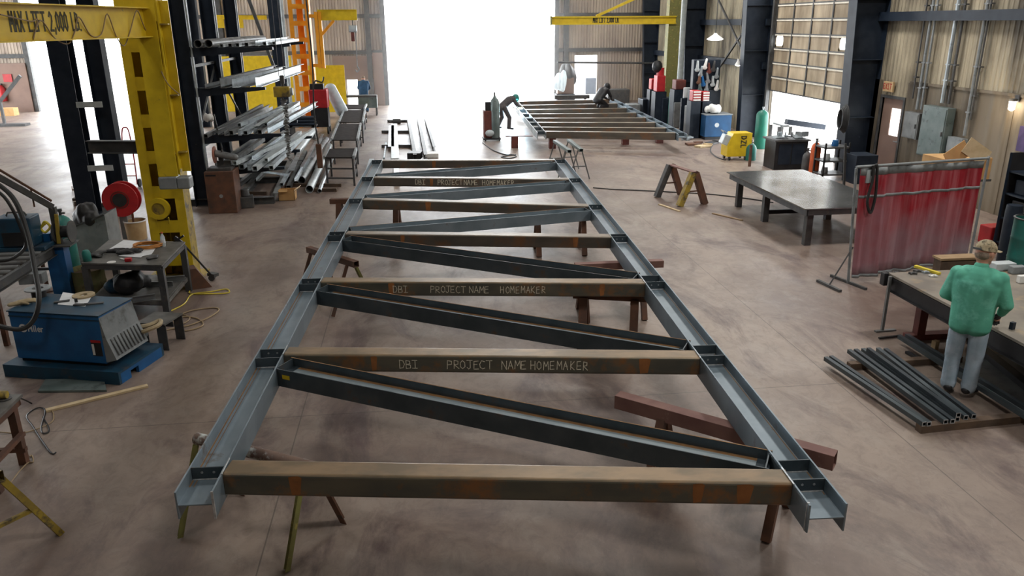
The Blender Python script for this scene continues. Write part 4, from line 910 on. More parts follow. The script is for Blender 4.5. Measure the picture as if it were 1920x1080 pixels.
# upright of the jib, hinged in front of the mast
Yj = YM-.24; j0 = X_(304, 325, Yj); j1 = X_(345, 325, Yj); zb = PY(325, 328, Yj).z; zj = 4.34
mb = MB(); mb.bb((j0-.02, Yj-.13, zb), (j0+.27, Yj-.11, zj)); fj = part(mb, 'jib_post_flange', 'yellow', t)
mb = MB(); mb.bb((j0+.11, Yj-.11, zb), (j0+.125, Yj+.12, zj)); part(mb, 'jib_post_web', 'yellow', t)
mb = MB(); mb.bb((j0+.28, Yj-.10, zb+.1), (j0+.30, Yj+.12, zj)); mb.bb((j0+.30, Yj+.02, zb+.05), (j0+.43, Yj+.04, zj)); part(mb, 'jib_post_rib', 'yellow', t)
for z in (zb+.35, zb+1.2, 4.0):
    mb = MB(); mb.bb((j0+.27, Yj-.08, z), (j0+.42, Yj+.02, z+.02)); part(mb, 'gusset_plate', 'yellow_dirty_shade', t)
for z in (zb+.25, zj-.35):
    mb = MB(); mb.bb((j0, Yj+.08, z-.06), (j0+.3, YM, z+.06)); part(mb, 'hinge', 'yellow_dirty_shade', t)
mb = MB(); mb.bb((j0-.03, Yj-.15, zb-.20), (j0+.24, Yj+.1, zb-.005)); mb.bb((j0+.24, Yj-.15, zb-.20), (j0+.43, Yj+.08, zb-.02)); part(mb, 'grey_end_box', 'grey', t, bevel=.02)
# the beam swings towards the viewer's side
zt_ = 4.24; zbm = 3.83
b0 = V((j0+.12, Yj-.02, (zt_+zbm)/2)); e0 = PY(0, 14, 9.35); bd = V((e0.x-.10-b0.x, e0.y-b0.y, 0)).normalized()
b1 = b0+bd*6.4
mb = MB(); mb.ibeam(b0+bd*.02, b1, zt_-zbm, .20, .016, .012); jb = part(mb, 'jib_beam', 'yellow', t)
mb = MB(); nrm = V((-bd.y, bd.x, 0)); nrm = nrm if nrm.x > 0 else -nrm
up_ = V((0, 0, 1)); s0 = None
def findpix(px, lo=.2, hi=6.2):
    return min((lo+(hi-lo)*k/400 for k in range(401)), key=lambda s: abs(colpx(b0+bd*s+nrm*.008)-px))
s0 = findpix(22); s1 = findpix(157); hh_ = .20; run = s0-s1; txt = 'MAX LIFT 2,000 LB.'
probe = MB(); wn = letters(probe, txt, (0, 0, 0), (1, 0, 0), (0, 0, 1), (0, 1, 0), hh_, space=.72); kk = run/wn
letters(mb, txt, b0+bd*s0+nrm*.007+V((0, 0, -.09)), -bd, (0, 0, 1), nrm, hh_, w=.028, space=.72*kk, kx=kk*.95)
part(mb, 'lettering', 'text_dark', jb)
mb = MB(); mb.add([V((j0+.05, Yj-.13, zbm)), V((j0+.30, Yj-.05, zbm)), V((j0+.30, Yj-.05, zbm-.42)), V((j0+.24, Yj-.05, zbm-.42))]+[V((j0+.05, Yj-.11, zbm)), V((j0+.30, Yj-.03, zbm)), V((j0+.30, Yj-.03, zbm-.42)), V((j0+.24, Yj-.03, zbm-.42))], [(0, 1, 2, 3), (7, 6, 5, 4), (0, 4, 5, 1), (1, 5, 6, 2), (2, 6, 7, 3), (3, 7, 4, 0)]); part(mb, 'knee_plate', 'yellow', t)
mb = MB(); q = PY(297, 392, YM-.08); 
mb.prof((q.x, YM-.10, q.z), (q.x, YM-.02, q.z), [(.17*math.cos(k*.2244), .17*math.sin(k*.2244)) for k in range(28)], holes=[(.10*math.cos(k*.2244), .10*math.sin(k*.2244)) for k in range(28)])
hk = part(mb, 'cord_reel', 'yellow', t, smooth=True)
mb = MB(); mb.cyl((q.x, YM-.07, q.z), (q.x, YM-.02, q.z), .10, n=20); part(mb, 'reel_core', 'yellow_dirty_shade', hk)
# festooned cable on the beam
mb = MB(); pts = []
for px, py in ((0, 27), (58, 40), (70, 36), (62, 74), (76, 38), (103, 72), (128, 82), (140, 60), (148, 32), (170, 66), (190, 64), (201, 26), (217, 66), (232, 86), (243, 62), (256, 20), (268, 45), (282, 78), (310, 150), (338, 178)):
    s = findpix(px, -.6, 6.2) if px < 290 else 0
    pnt = b0+bd*s+nrm*.13; Yp = pnt.y; q = PY(px, py, Yp if px < 290 else Yj-.16); pts.append(q)
mb.path(pts, .008, n=6, res=5); lone(mb, 'festoon_cable', 'cord_tan', 'thin cable festooned in loops along the yellow jib beam', 'cable', smooth=True)
# dark brace beam between dark column and mast
q = PY(205, 276, YM+.25)
mb = MB(); mb.ibeam((q.x-.35, YM+.35, q.z), (xl-.01, YM+.2, q.z), .20, .14, .012, .01); lone(mb, 'brace_beam', 'dark_grey', 'dark horizontal brace beam reaching from dark column to yellow mast', 'beam')
# red hand truck behind
p = G(248, 352); t = thing('hand_truck', 'red tubular hand truck standing behind the dark brace beam', 'hand truck', p)
for x in (-.14, .14):
    mb = MB(); mb.path([p+V((x, 0, .08)), p+V((x*.9, .1, .9)), p+V((x*.55, .16, 1.45)), p+V((0, .18, 1.52))], .016, res=5); part(mb, 'side_rail', 'red', t, smooth=True)
for z in (.3, .6, .9):
    mb = MB(); mb.cyl(p+V((-.13, .03+z*.1, z)), p+V((.13, .03+z*.1, z)), .012); part(mb, 'rung', 'red', t)
for x in (-.18, .18):
    mb = MB(); mb.cyl(p+V((x-.02, .06, .11)), p+V((x+.02, .06, .11)), .11, n=20); part(mb, 'wheel', 'rubber', t, smooth=True)
mb = MB(); mb.bb(p+V((-.17, -.22, .01)), p+V((.17, .02, .025))); part(mb, 'toe_plate', 'red', t)
box = lambda *a: None
# small steel step stool with strap
a_ = G(266, 655); b_ = G(314, 658); c_ = G(328, 636); hs = .36
ex2, ey2, w2 = frame_of(a_, b_); d2 = .42; rz2 = math.atan2(ex2.y, ex2.x); ctr = a_+ex2*w2/2+ey2*d2/2
t = thing('step_stool', 'low dark steel step stool right of the blue skid', 'stool', ctr, rz2)
mb = MB(); mb.box(ctr+V((0, 0, hs)), (w2+.04, d2, .02), rz=rz2); part(mb, 'seat', 'bench_top', t)
for s in (-1, 1):
    for u_ in (-1, 1):
        p = ctr+ex2*s*(w2/2-.05)+ey2*u_*(d2/2-.02); mb = MB(); mb.box(p+V((0, 0, hs/2-.01)), (.13, .012, hs-.02), rz=rz2); part(mb, 'leg', 'dark_grey', t)
mb = MB(); mb.box(ctr+V((0, -0, hs*.8)), (w2, .012, .07), rz=rz2); part(mb, 'apron', 'dark_grey', t)
mb = MB(); zz = hs+.03
mb.path([G(236, 598, zz), G(252, 612, zz), G(278, 610, zz), G(300, 601, zz+.01), G(297, 610, zz+.03), G(268, 622, zz), G(246, 628, .25)], .028, n=6); o = lone(mb, 'web_strap', 'tan_cloth', 'tan webbing strap draped over the step stool', 'strap', smooth=True)
coil(G(246, 634, .17), .19, 6, .016, 'galv', 'grey cable coil heaped on right end of blue skid', 'cable coil')
coil(G(232, 610, .17), .13, 3, .012, 'cord_tan', 'tan cord coil behind welder louvres on skid', 'cord coil')
# floor: dark plate, slat, cords
pts = [G(x, y, .02) for x, y in ((71, 734), (85, 712), (195, 710), (200, 732))]
mb = MB(); mb.slab([(p.x, p.y) for p in pts], .0, .03); o = lone(mb, 'steel_plate', 'green_steel', 'dark flat steel plate on floor before the blue skid', 'plate', bevel=.004)
mb = MB(); mb.bar(G(86, 770, .014), G(277, 723, .014), .065, .024); lone(mb, 'wooden_lath', 'pale_wood', 'long stained wooden lath on floor before the skid', 'slat')
# lower left work table with grinder
lg_ = G(50, 872); ZL = .72; cx, cy_ = lg_.x+.02, lg_.y+.02
t = thing('work_table', 'rust-brown work table cut by lower left edge of photo', 'table', (cx-.6, cy_-.45, 0))
mb = MB(); mb.bb((cx-1.3, cy_-.58, ZL-.03), (cx+.05, cy_+.05, ZL)); part(mb, 'tabletop', 'bench_top', t)
mb = MB(); mb.bb((cx-1.28, cy_-.57, ZL-.10), (cx+.03, cy_-.53, ZL-.03)); mb.bb((cx-.01, cy_-.57, ZL-.10), (cx+.03, cy_+.03, ZL-.03)); mb.bb((cx-1.28, cy_-.01, ZL-.10), (cx+.03, cy_+.03, ZL-.03)); part(mb, 'apron', 'rust', t)
for x in (cx-.02, cx-1.24):
    for y in (cy_-.02, cy_-.52):
        mb = MB(); mb.angle((x, y, 0), (x, y, ZL-.03), .07, .008, up=(0, 1, 0)); part(mb, 'leg', 'rust', t)
mb = MB(); mb.bar((cx, cy_, .33), (cx, cy_-.53, .33), .05, .04); mb.bar((cx, cy_, .16), (cx-1.25, cy_, .16), .05, .04); part(mb, 'brace', 'rust', t)
p = G(14, 728, ZL+.05); p = V((min(p.x, cx-.1), min(p.y, cy_-.05), ZL+.045)); t = thing('angle_grinder', 'yellow angle grinder lying on the lower left work table', 'angle grinder', (p.x, p.y, ZL))
mb = MB(); mb.cyl(p+V((-.2, 0, 0)), p+V((.0, 0, 0)), .035, .04); part(mb, 'body', 'yellow', t, smooth=True)
mb = MB(); mb.cyl(p+V((0, 0, 0)), p+V((.07, 0, 0)), .042, .036); part(mb, 'gear_head', 'yellow_dirty_shade', t, smooth=True)
mb = MB(); mb.cyl(p+V((.04, 0, -.043)), p+V((.04, 0, -.035)), .06, n=22); part(mb, 'disc', 'dark_grey', t, smooth=True)
def cord(name, pix, m, label, r=.008, z=.01, cat='cord', first=None):
    pts = ([first] if first else [])+[G(x, y, z+random.uniform(0, .006)) for x, y in pix]; mb = MB(); mb.path(pts, r, n=6, res=6); return lone(mb, name, m, label, cat, smooth=True)
cord('power_cord', ((58, 756), (85, 790), (92, 808), (80, 812), (78, 798), (85, 770), (70, 765), (50, 780), (62, 800), (80, 828), (97, 850), (105, 848)), 'black', 'black power cord trailing from grinder onto floor', first=p+V((.0, .06, 0)))
cord('power_cord', ((0, 735+75), (40, 812), (75, 802), (98, 790), (100, 775), (92, 765)), 'cord_tan', 'thin tan cord looping across floor near lower left table', r=.006)
cord('power_cord', ((18, 908), (35, 885), (52, 868), (62, 866), (60, 854), (56, 856)), 'cord_tan', 'tan cord curling around lower left table leg', r=.007)
cord('extension_cord', ((330, 500), (352, 492), (372, 518), (362, 538), (356, 550), (392, 551), (428, 549), (424, 542), (395, 547), (360, 552), (345, 570), (318, 584)), 'cord_yellow', 'bright yellow extension cord in loops right of bench', r=.010, first=PY(316, 408, YM-.1))
cord('air_hose', ((333, 592), (360, 582), (400, 577), (410, 582), (388, 597), (345, 612), (325, 604), (345, 594), (372, 598), (380, 610), (350, 620), (328, 616), (300, 622)), 'cord_tan', 'tan hose coiled on floor right of step stool', r=.011)
cord('air_hose', ((328, 596), (342, 590), (356, 596), (345, 606), (330, 606)), 'cord_tan', 'small inner loop of tan hose beside step stool', r=.009)
# rusty pipe-stand wedge with lever right of the mast
p0 = G(352, 545); p1 = G(398, 538); t = thing('floor_jack', 'rusty wedge-shaped jack with a long lever at mast foot', 'jack', (p0+p1)/2)
dd = (p1-p0).normalized(); nn = V((-dd.y, dd.x, 0)); w3 = (p1-p0).length
mb = MB(); A = [p0, p1, p1+nn*.28, p0+nn*.28]; B_ = [p0+V((0, 0, .34)), p0+dd*w3*.45+V((0, 0, .34)), p0+dd*w3*.45+nn*.24+V((0, 0, .34)), p0+nn*.24+V((0, 0, .34))]
mb.add(A+B_, [(0, 1, 5, 4), (1, 2, 6, 5), (2, 3, 7, 6), (3, 0, 4, 7), (4, 5, 6, 7), (3, 2, 1, 0)]); part(mb, 'wedge_body', 'rust', t)
l0 = G(400, 520, .05); l1 = PY(335, 448, p0.y+.05); mb = MB(); mb.cyl(l0, l1, .016, n=8); part(mb, 'lever', 'rubber', t, smooth=True)
mb = MB(); mb.bar(l1+V((-.06, 0, .03)), l1+V((.07, 0, -.09)), .03, .05); mb.bar(l1+V((-.08, 0, -.05)), l1+V((.08, 0, .05)), .02, .03); part(mb, 'clamp', 'black', t)
mb = MB(); mb.box(l0+V((0, 0, .05)), (.16, .1, .05), rz=-.6); mb.cyl(l0+V((-.02, -.05, 0)), l0+V((-.02, .05, 0)), .05, n=14); part(mb, 'jack_foot', 'dark_grey', t)
# white tag board with red diamond near mast, leftover boards at far left floor
q0_ = G(345, 378); mb = MB(); mb.bb(q0_+V((-.07, .2, .5)), q0_+V((.10, .22, .95))); t = thing('warning_placard', 'white placard with red diamond behind the yellow mast', 'sign', q0_+V((0, .2, 0)))
part(mb, 'board', 'white', t); mb = MB(); mb.box(q0_+V((.02, .195, .72)), (.1, .006, .1), ry=math.pi/4); part(mb, 'red_diamond', 'red', t); mb = MB(); mb.cyl(q0_+V((.02, .23, 0)), q0_+V((.02, .23, .9)), .015); part(mb, 'post', 'grey', t)
for x, y, x1, y1, lab in ((138, 382, 166, 378, 'dark timber block on floor left of the dark column'), (140, 376, 160, 362, 'short timber leaning across block left of dark column')):
    mb = MB(); mb.bar(G(x, y, .06), G(x1, y1, .06), .10, .10); lone(mb, 'timber_block', 'dark_wood', lab, 'timber')
mb = MB(); mb.path([G(135, 350, .02), G(136, 356, .35), G(160, 356, .35)], .015, smooth=False); lone(mb, 'bent_rod', 'rust', 'bent rusty rod standing on floor left of dark column', 'rod', smooth=True)
# far left stack beyond
for x0_, x1_, y_, h_, m_, lab in ((0, 20, 219, .35, 'cardboard', 'tan timber stack at the far left edge'), (0, 39, 239, .10, 'dark_grey', 'dark low bar on floor at the far left edge')):
    a_ = G(x0_-60, y_); b_ = G(x1_, y_); mb = MB(); mb.bb((a_.x, a_.y, 0), (b_.x, a_.y+.5, h_)); lone(mb, 'timber_stack', m_, lab, 'timber')
p = PY(3, 170, YB-.4); t = thing('fire_extinguisher', 'red fire extinguisher on brown wall at far left edge', 'fire extinguisher', (p.x, p.y, p.z-.5))
mb = MB(); mb.lathe((p.x, p.y, p.z-.5), [(.16, 0), (.17, .05), (.17, .6), (.08, .72), (.05, .78)], 16); part(mb, 'body', 'red', t, smooth=True); mb = MB(); mb.bb((p.x-.03, p.y-.15, p.z+.27), (p.x+.1, p.y, p.z+.34)); part(mb, 'handle', 'black', t)
p = PY(14, 147, YB-.35); mb = MB(); mb.bb((p.x-.2, p.y, p.z-.17), (p.x+.2, p.y+.03, p.z+.2)); lone(mb, 'wall_sign', 'red', 'faded red sign above the fire extinguisher at far left', 'sign')
mb = MB(); mb.bar(PY(0, 190, 36), PY(38, 142, 36), .12, .12); mb.bar(PY(0, 190, 36), V((PY(0, 190, 36).x, 36, 0)), .1, .1); lone(mb, 'conveyor_chute', 'dark_grey', 'dark inclined beam on a post at far left', 'beam')
# ================================================================ LEFT BACKGROUND: columns, rack, stock
def hcol(name, x, y, z1, m='navy', d=.3, w=.26, label=None, strip=False):
    mb = MB(); mb.ibeam((x, y, 0), (x, y, z1), d, w, .016, .012, up=(0, 1, 0)); mb.bb((x-.2, y-.2, 0), (x+.2, y+.2, .03)); return mb
# twin building column left, with battens
c1 = G(178, 402); c2 = V((c1.x+.62, c1.y+.1, 0))
mb = MB(); mb.ibeam((c1.x-.08, c1.y, 0), (c1.x-.08, c1.y, ZC), .34, .40, .02, .014, up=(0, 1, 0)); mb.box((c1.x-.08, c1.y, .02), (.6, .5, .04)); struct(mb, 'column', 'navy')
mb = MB(); mb.ibeam((c2.x-.06, c2.y, 0), (c2.x-.06, c2.y, ZC), .34, .30, .02, .014, up=(1, 0, 0)); struct(mb, 'column', 'navy')
mb = MB()
for z in (1.0, 2.35, 3.9, 5.2): mb.bb((c1.x+.10, c1.y-.2, z), (c2.x-.0, c1.y-.17, z+.12))
struct(mb, 'trim_11', 'light_grey')
# cable tray strip in the slot of the twin column
for xx, yy in ((-8.6, 26.3), (-8.6, 34.)):
    mb = MB(); mb.ibeam((xx, yy, 0), (xx, yy, ZC), .34, .30, .02, .014, up=(1, 0, 0)); struct(mb, 'column', 'navy')
p = PY(514, 10, 30.5); mb = MB(); mb.ibeam((p.x, 30.5, 0), (p.x, 30.5, ZC), .42, .4, .02, .014, up=(0, 1, 0)); struct(mb, 'column', 'navy')
mb = MB(); mb.bar(PY(463, -10, 29), PY(517, 135, 29), .1, .1); struct(mb, 'trim_12', 'dark_grey')
mb = MB(); q = PY(527, 0, 30.2); mb.cyl((q.x, 30.2, 0), (q.x, 30.2, ZC), .06); struct(mb, 'trim_13', 'light_grey')
# cantilever storage rack
RXc = -5.02; RY = (18.7, 21.3, 23.9); LV = (3.58, 2.72, 1.68, .92)
t = thing('storage_rack', 'tall dark cantilever storage rack loaded with long steel stock', 'storage rack', (RXc, 21.3, 0))
for y in RY:
    mb = MB(); mb.ibeam((RXc, y, 0), (RXc, y, 7.0), .32, .30, .018, .012, up=(1, 0, 0)); part(mb, 'upright', 'navy', t)
    mb = MB(); mb.bar((RXc+.19, y-.10, .1), (RXc+.19, y-.10, 6.8), .035, .035, up=(0, 1, 0)); part(mb, 'edge_strip', 'light_grey', t)
    mb = MB(); mb.ibeam((RXc-.3, y, .08), (RXc+1.6, y, .08), .16, .16, .012, .01); part(mb, 'foot_beam', 'dark_grey', t)
    for k, z in enumerate(LV):
        L_ = 1.75 if k != 1 else 1.5
        mb = MB(); x0_ = RXc+.16; vs_ = [V((x0_, y-.06, z-.06)), V((x0_, y-.06, z-.26)), V((x0_+L_, y-.06, z-.12)), V((x0_+L_, y-.06, z-.06))]
        vs_ += [v+V((0, .12, 0)) for v in vs_]; mb.add(vs_, [(0, 1, 2, 3), (7, 6, 5, 4), (0, 4, 5, 1), (1, 5, 6, 2), (2, 6, 7, 3), (3, 7, 4, 0)]); part(mb, 'arm', 'navy', t)
for z in (1.3, 3.1, 5.):
    mb = MB(); mb.bar((RXc, RY[0], z), (RXc, RY[2], z), .06, .06); part(mb, 'tie_bar', 'dark_grey', t)
mb = MB(); mb.bar((RXc, RY[0], 1.4), (RXc, RY[1], 3.0), .04, .04); mb.bar((RXc, RY[1], 3.0), (RXc, RY[2], 1.4), .04, .04); part(mb, 'cross_brace', 'dark_grey', t)
# second, front upright pair (the near rack face)
mb = MB(); mb.ibeam((RXc-.42, RY[0]-.35, 0), (RXc-.42, RY[0]-.35, 7.), .30, .28, .016, .012, up=(0, 1, 0)); struct(mb, 'column', 'navy')
mb = MB(); mb.bb((RXc-.40, RY[0]-.53, .4), (RXc-.35, RY[0]-.51, 6.5)); struct(mb, 'trim_14', 'light_grey')
CNT = {}
ORD = ['leftmost', 'second from left', 'third from left', 'fourth from left', 'fifth from left', 'sixth from left', 'seventh from left', 'eighth from left', 'ninth from left', 'tenth from left', 'eleventh from left', 'twelfth from left']
def stock(kind, p0, p1, s, m, label, group, name=None):
    mb = MB(); p0 = V(p0); p1 = V(p1)
    if kind == 'pipe': mb.pipe(p0, p1, s, max(.006, s*.12)); nm = 'steel_pipe'
    elif kind == 'tube': mb.htube(p0, p1, s*1.6, s*1.6, .007); nm = 'square_tube'
    elif kind == 'channel': mb.channel(p0, p1, s*2, s*1.1, .008); nm = 'steel_channel'
    elif kind == 'angle': mb.angle(p0, p1, s*1.6, .007); nm = 'angle_bar'
    else: mb.bar(p0, p1, s*2, .012); nm = 'flat_bar'
    return lone(mb, name or nm, m, label, {'steel_pipe': 'pipe', 'square_tube': 'tube', 'steel_channel': 'channel', 'angle_bar': 'angle bar', 'flat_bar': 'flat bar'}[nm], group, smooth=(kind == 'pipe'))
def lay(level, z, items, y0=18.45, dx=0.):
    for i, (kind, x, s, m, ya, L_, sk, up) in enumerate(items):
        zz = z-.057+{'pipe': s, 'tube': s*.8, 'channel': s, 'angle': 0, 'flat': .007}[kind]+up
        if level in ('third', 'lowest'): sk = sk*random.uniform(.3, 1.7); ya = ya+random.uniform(-.15, .2)
        a = (x, y0+ya, zz); b = (x+sk, y0+ya+L_, zz+(random.uniform(0, .10) if level in ('third', 'lowest') else 0))
        lab = '%s %s steel %s on the %s rack arm, %s' % ({'galv': 'bright', 'galv_dull': 'dull grey', 'grey': 'grey', 'dark_grey': 'dark', 'light_grey': 'pale'}[m], {'pipe': 'round', 'tube': 'square', 'channel': 'open', 'angle': 'L-shaped', 'flat': 'flat'}[kind], {'pipe': 'pipe', 'tube': 'tube', 'channel': 'channel', 'angle': 'angle', 'flat': 'bar'}[kind], level, ORD[i])
        stock(kind, a, b, s, m, lab, 'steel stock on the %s rack arm' % level)
lay('top', LV[0], [('pipe', -4.62, .085, 'galv_dull', -.1, 6., .1, 0), ('pipe', -4.42, .085, 'galv_dull', 0, 5.9, .12, 0), ('tube', -4.22, .04, 'grey', .3, 5.8, .1, 0), ('tube', -4.08, .045, 'dark_grey', .5, 5.4, .1, 0),
  ('tube', -3.94, .05, 'galv', .6, 5.2, .05, 0), ('tube', -3.80, .05, 'galv_dull', .9, 5.4, .05, 0), ('channel', -3.66, .06, 'galv', 1.2, 4.9, .0, 0), ('tube', -3.50, .05, 'galv', 1.5, 4.6, .0, 0), ('tube', -3.37, .045, 'light_grey', 2.0, 4.2, 0, 0)])
lay('second', LV[1], [('angle', -4.60, .06, 'dark_grey', -.05, 5.6, .3, 0), ('channel', -4.28, .11, 'galv_dull', .0, 5.5, .25, 0), ('channel', -4.05, .10, 'galv', .1, 5.2, .3, 0), ('flat', -3.8, .10, 'galv_dull', .3, 5.4, .25, 0), ('channel', -3.56, .11, 'galv', .2, 5.9, .2, 0)])
lay('third', LV[2], [('tube', -4.66, .05, 'dark_grey', -.2, 5.8, .2, 0), ('channel', -4.5, .06, 'dark_grey', 0., 5.6, .25, 0), ('angle', -4.33, .06, 'galv_dull', -.1, 5.4, .3, 0), ('tube', -4.2, .06, 'galv_dull', .1, 5.0, .35, 0), ('channel', -4.02, .06, 'galv', 0, 5.6, .3, 0),
  ('tube', -3.88, .055, 'galv', .2, 5.3, .3, .0), ('angle', -3.72, .07, 'galv', .0, 4.4, .35, .0), ('tube', -3.58, .06, 'galv_dull', .3, 5.6, .3, 0), ('channel', -3.42, .07, 'galv', .1, 5.4, .3, 0), ('tube', -4.1, .05, 'galv', .4, 5, .4, .13), ('flat', -3.7, .06, 'light_grey', .3, 5., .25, .14), ('tube', -3.5, .045, 'galv', .5, 4.8, .3, .13)])
lay('lowest', LV[3], [('channel', -4.6, .08, 'galv_dull', 0, 5.6, .15, 0), ('tube', -4.4, .07, 'galv_dull', .2, 4.2, .3, 0), ('channel', -4.2, .07, 'galv', -.1, 4.8, .3, 0), ('tube', -4.03, .07, 'galv', .0, 5.4, .3, 0), ('channel', -3.86, .07, 'galv', -.2, 5.2, .32, 0),
  ('tube', -3.68, .07, 'light_grey', -.3, 5.4, .3, 0), ('flat', -3.50, .06, 'galv', .1, 5.6, .3, 0), ('tube', -3.34, .06, 'galv', -.2, 5, .34, 0), ('tube', -4.1, .055, 'light_grey', -.2, 3.4, .45, .15), ('channel', -3.84, .06, 'galv', .1, 4.2, .35, .15), ('tube', -3.5, .05, 'light_grey', 0., 5.2, .35, .13)])
gp = [('channel', (452, 366), (497, 312), .10, .10, 'galv_dull', 'wide grey channel on floor beside the rust box'), ('tube', (448, 346), (503, 300), .25, .06, 'dark_grey', 'dark tube on floor pile leaning at the rack foot'),
 ('channel', (512, 372), (545, 296), .10, .12, 'galv_dull', 'widest grey channel ending nearest camera behind cardboard box'), ('tube', (541, 352), (573, 285), .09, .07, 'galv_dull', 'grey square tube lying left of the three big pipes'),
 ('pipe', (565, 338), (612, 262), .12, .105, 'galv_dull', 'big round pipe, middle one in floor pile'), ('pipe', (580, 355), (618, 274), .10, .10, 'light_grey', 'big pale round pipe with open end nearest camera in floor pile'),
 ('pipe', (557, 288), (590, 243), .32, .095, 'light_grey', 'pale round pipe topmost and rearmost in floor pile'), ('pipe', (599, 358), (625, 290), .06, .05, 'galv', 'slim bright pipe on floor at right side of pile'),
 ('channel', (563, 318), (590, 270), .30, .08, 'galv', 'bright channel lying on top of big pipes'), ('tube', (508, 308), (540, 278), .48, .085, 'galv', 'fat bright square tube with dark open end in pile'),
 ('tube', (468, 318), (492, 300), .40, .055, 'galv', 'short bright round-looking tube poking out by the saw'), ('tube', (528, 346), (556, 296), .26, .05, 'galv', 'thin bright tube slanting behind the cardboard box'),
 ('angle', (552, 340), (578, 296), .30, .05, 'galv', 'thin bright angle resting between floor pipes'), ('channel', (590, 320), (612, 262), .09, .08, 'galv_dull', 'dull channel alongside the pendant handle on floor'),
 ('tube', (610, 330), (628, 283), .06, .05, 'galv_dull', 'dull tube on floor beneath first small table'), ('tube', (600, 300), (634, 226), .10, .05, 'galv_dull', 'long thin tube running back toward orange mast'),
 ('angle', (480, 340), (520, 300), .30, .05, 'galv_dull', 'dull angle lying across floor pile at left'), ('flat', (547, 320), (570, 262), .36, .06, 'galv', 'bright flat bar on top of floor pile'),
 ('tube', (495, 322), (518, 298), .34, .05, 'dark_grey', 'stub of dark tube in the floor pile'), ('channel', (583, 300), (603, 255), .22, .07, 'galv', 'bright channel behind pendant handle in floor pile')]
for kind, a, b, z, s, m, lab in gp:
    stock(kind, G(*a, z), G(*b, z), s, m, lab, 'loose steel stock piled on the floor by the rack')
mb = MB(); mb.bar(G(495, 322, .46), G(541, 328, .46), .05, .05); lone(mb, 'crossbar_offcut', 'galv', 'short bright bar laid crosswise over the floor pile', 'bar')
mb = MB(); a = G(440, 366); b = G(640, 352)
for x0_, x1_, y_ in ((455, 500, 362), (585, 632, 356), (545, 640, 347)):
    p = G(x0_, y_, .04); q = G(x1_, y_, .04); mb = MB(); mb.bar(p, q, .09, .08); lone(mb, 'timber_bearer', 'dark_wood', {455: 'dark timber bearer under wide channel by rust box', 585: 'dark timber bearer on floor under slim pipe', 545: 'timber bearer running beneath the first small table'}[x0_], 'timber')
# leaning thin bar against the rack
mb = MB(); mb.bar(G(432, 345, .05), PY(401, 215, 18.1), .03, .03); lone(mb, 'leaning_bar', 'galv_dull', 'thin bar leaning on the rack above chop saw', 'bar')
cloth(V((-4.6, 18.35, 1.95)), .13, 'white', 'white plastic bag tied on the first rack upright', 'plastic_bag', 'bag', 12, .9)
# rust cabinet with chop saw
a = G(392, 401); b = G(446, 399); hz = PY(418, 322, a.y).z
t = thing('steel_cabinet', 'rust-brown steel box cabinet at the foot of the rack', 'cabinet', ((a.x+b.x)/2, a.y+.3, 0))
mb = MB(); mb.bb((a.x, a.y, 0), (b.x, a.y+.6, hz)); part(mb, 'cabinet_body', 'rust', t, bevel=.01)
mb = MB(); mb.cyl(((a.x+b.x)/2, a.y-.012, hz*.42), ((a.x+b.x)/2, a.y, hz*.42), .04); part(mb, 'lock', 'grey', t)
mb = MB(); mb.bb((a.x+.03, a.y-.004, hz-.1), (a.x+.25, a.y, hz-.06)); part(mb, 'slot', 'black', t)
p = V(((a.x+b.x)/2, a.y+.3, hz)); t = thing('chop_saw', 'old grey chop saw with red-brown abrasive disc on cabinet', 'chop saw', p)
mb = MB(); mb.box(p+V((0, 0, .03)), (.5, .4, .06)); mb.box(p+V((.05, .12, .12)), (.3, .05, .12)); part(mb, 'base', 'dark_grey', t)
mb = MB(); mb.cyl(p+V((-.10, -.06, .34)), p+V((-.08, -.06, .34)), .185, n=30); part(mb, 'abrasive_disc', 'grind', t, smooth=True)
mb = MB(); mb.cap(p+V((-.04, -.04, .36)), p+V((.32, .02, .26)), .085, .075); part(mb, 'motor', 'galv_dull', t, smooth=True)
mb = MB(); mb.bar(p+V((0, .14, .06)), p+V((.02, .02, .33)), .08, .06); mb.cyl(p+V((.06, -.05, .40)), p+V((.12, -.18, .46)), .015); part(mb, 'arm', 'dark_grey', t)
mb = MB(); q = G(462, 388); mb.box(q+V((0, .0, .13)), (.36, .34, .26), rz=.2); mb.cyl(q+V((0, 0, .26)), q+V((0, 0, .42)), .11, .09); lone(mb, 'bench_vise', 'dark_grey', 'dark old machine vise on floor right of the rust cabinet', 'vise', bevel=.02)
# cardboard box with open flaps
a = G(523, 377); b = G(552, 378); t = thing('cardboard_box', 'open torn cardboard box on floor in front of steel pile', 'cardboard box', ((a.x+b.x)/2, a.y+.18, 0))
mb = MB(); w4 = b.x-a.x
for q in (((a.x, a.y, 0), (b.x, a.y+.01, .24)), ((a.x, a.y+.35, 0), (b.x, a.y+.36, .24)), ((a.x, a.y, 0), (a.x+.01, a.y+.36, .24)), ((b.x-.01, a.y, 0), (b.x, a.y+.36, .24)), ((a.x, a.y, 0), (b.x, a.y+.36, .01))): mb.bb(*q)
part(mb, 'carton', 'cardboard', t)
mb = MB(); mb.box((b.x+.06, a.y+.15, .27), (.15, .3, .008), ry=-.6); part(mb, 'flap', 'pale_wood', t); mb = MB(); mb.box((a.x+.12, a.y-.03, .25), (.2, .1, .008), rx=.5); part(mb, 'flap', 'cardboard', t)
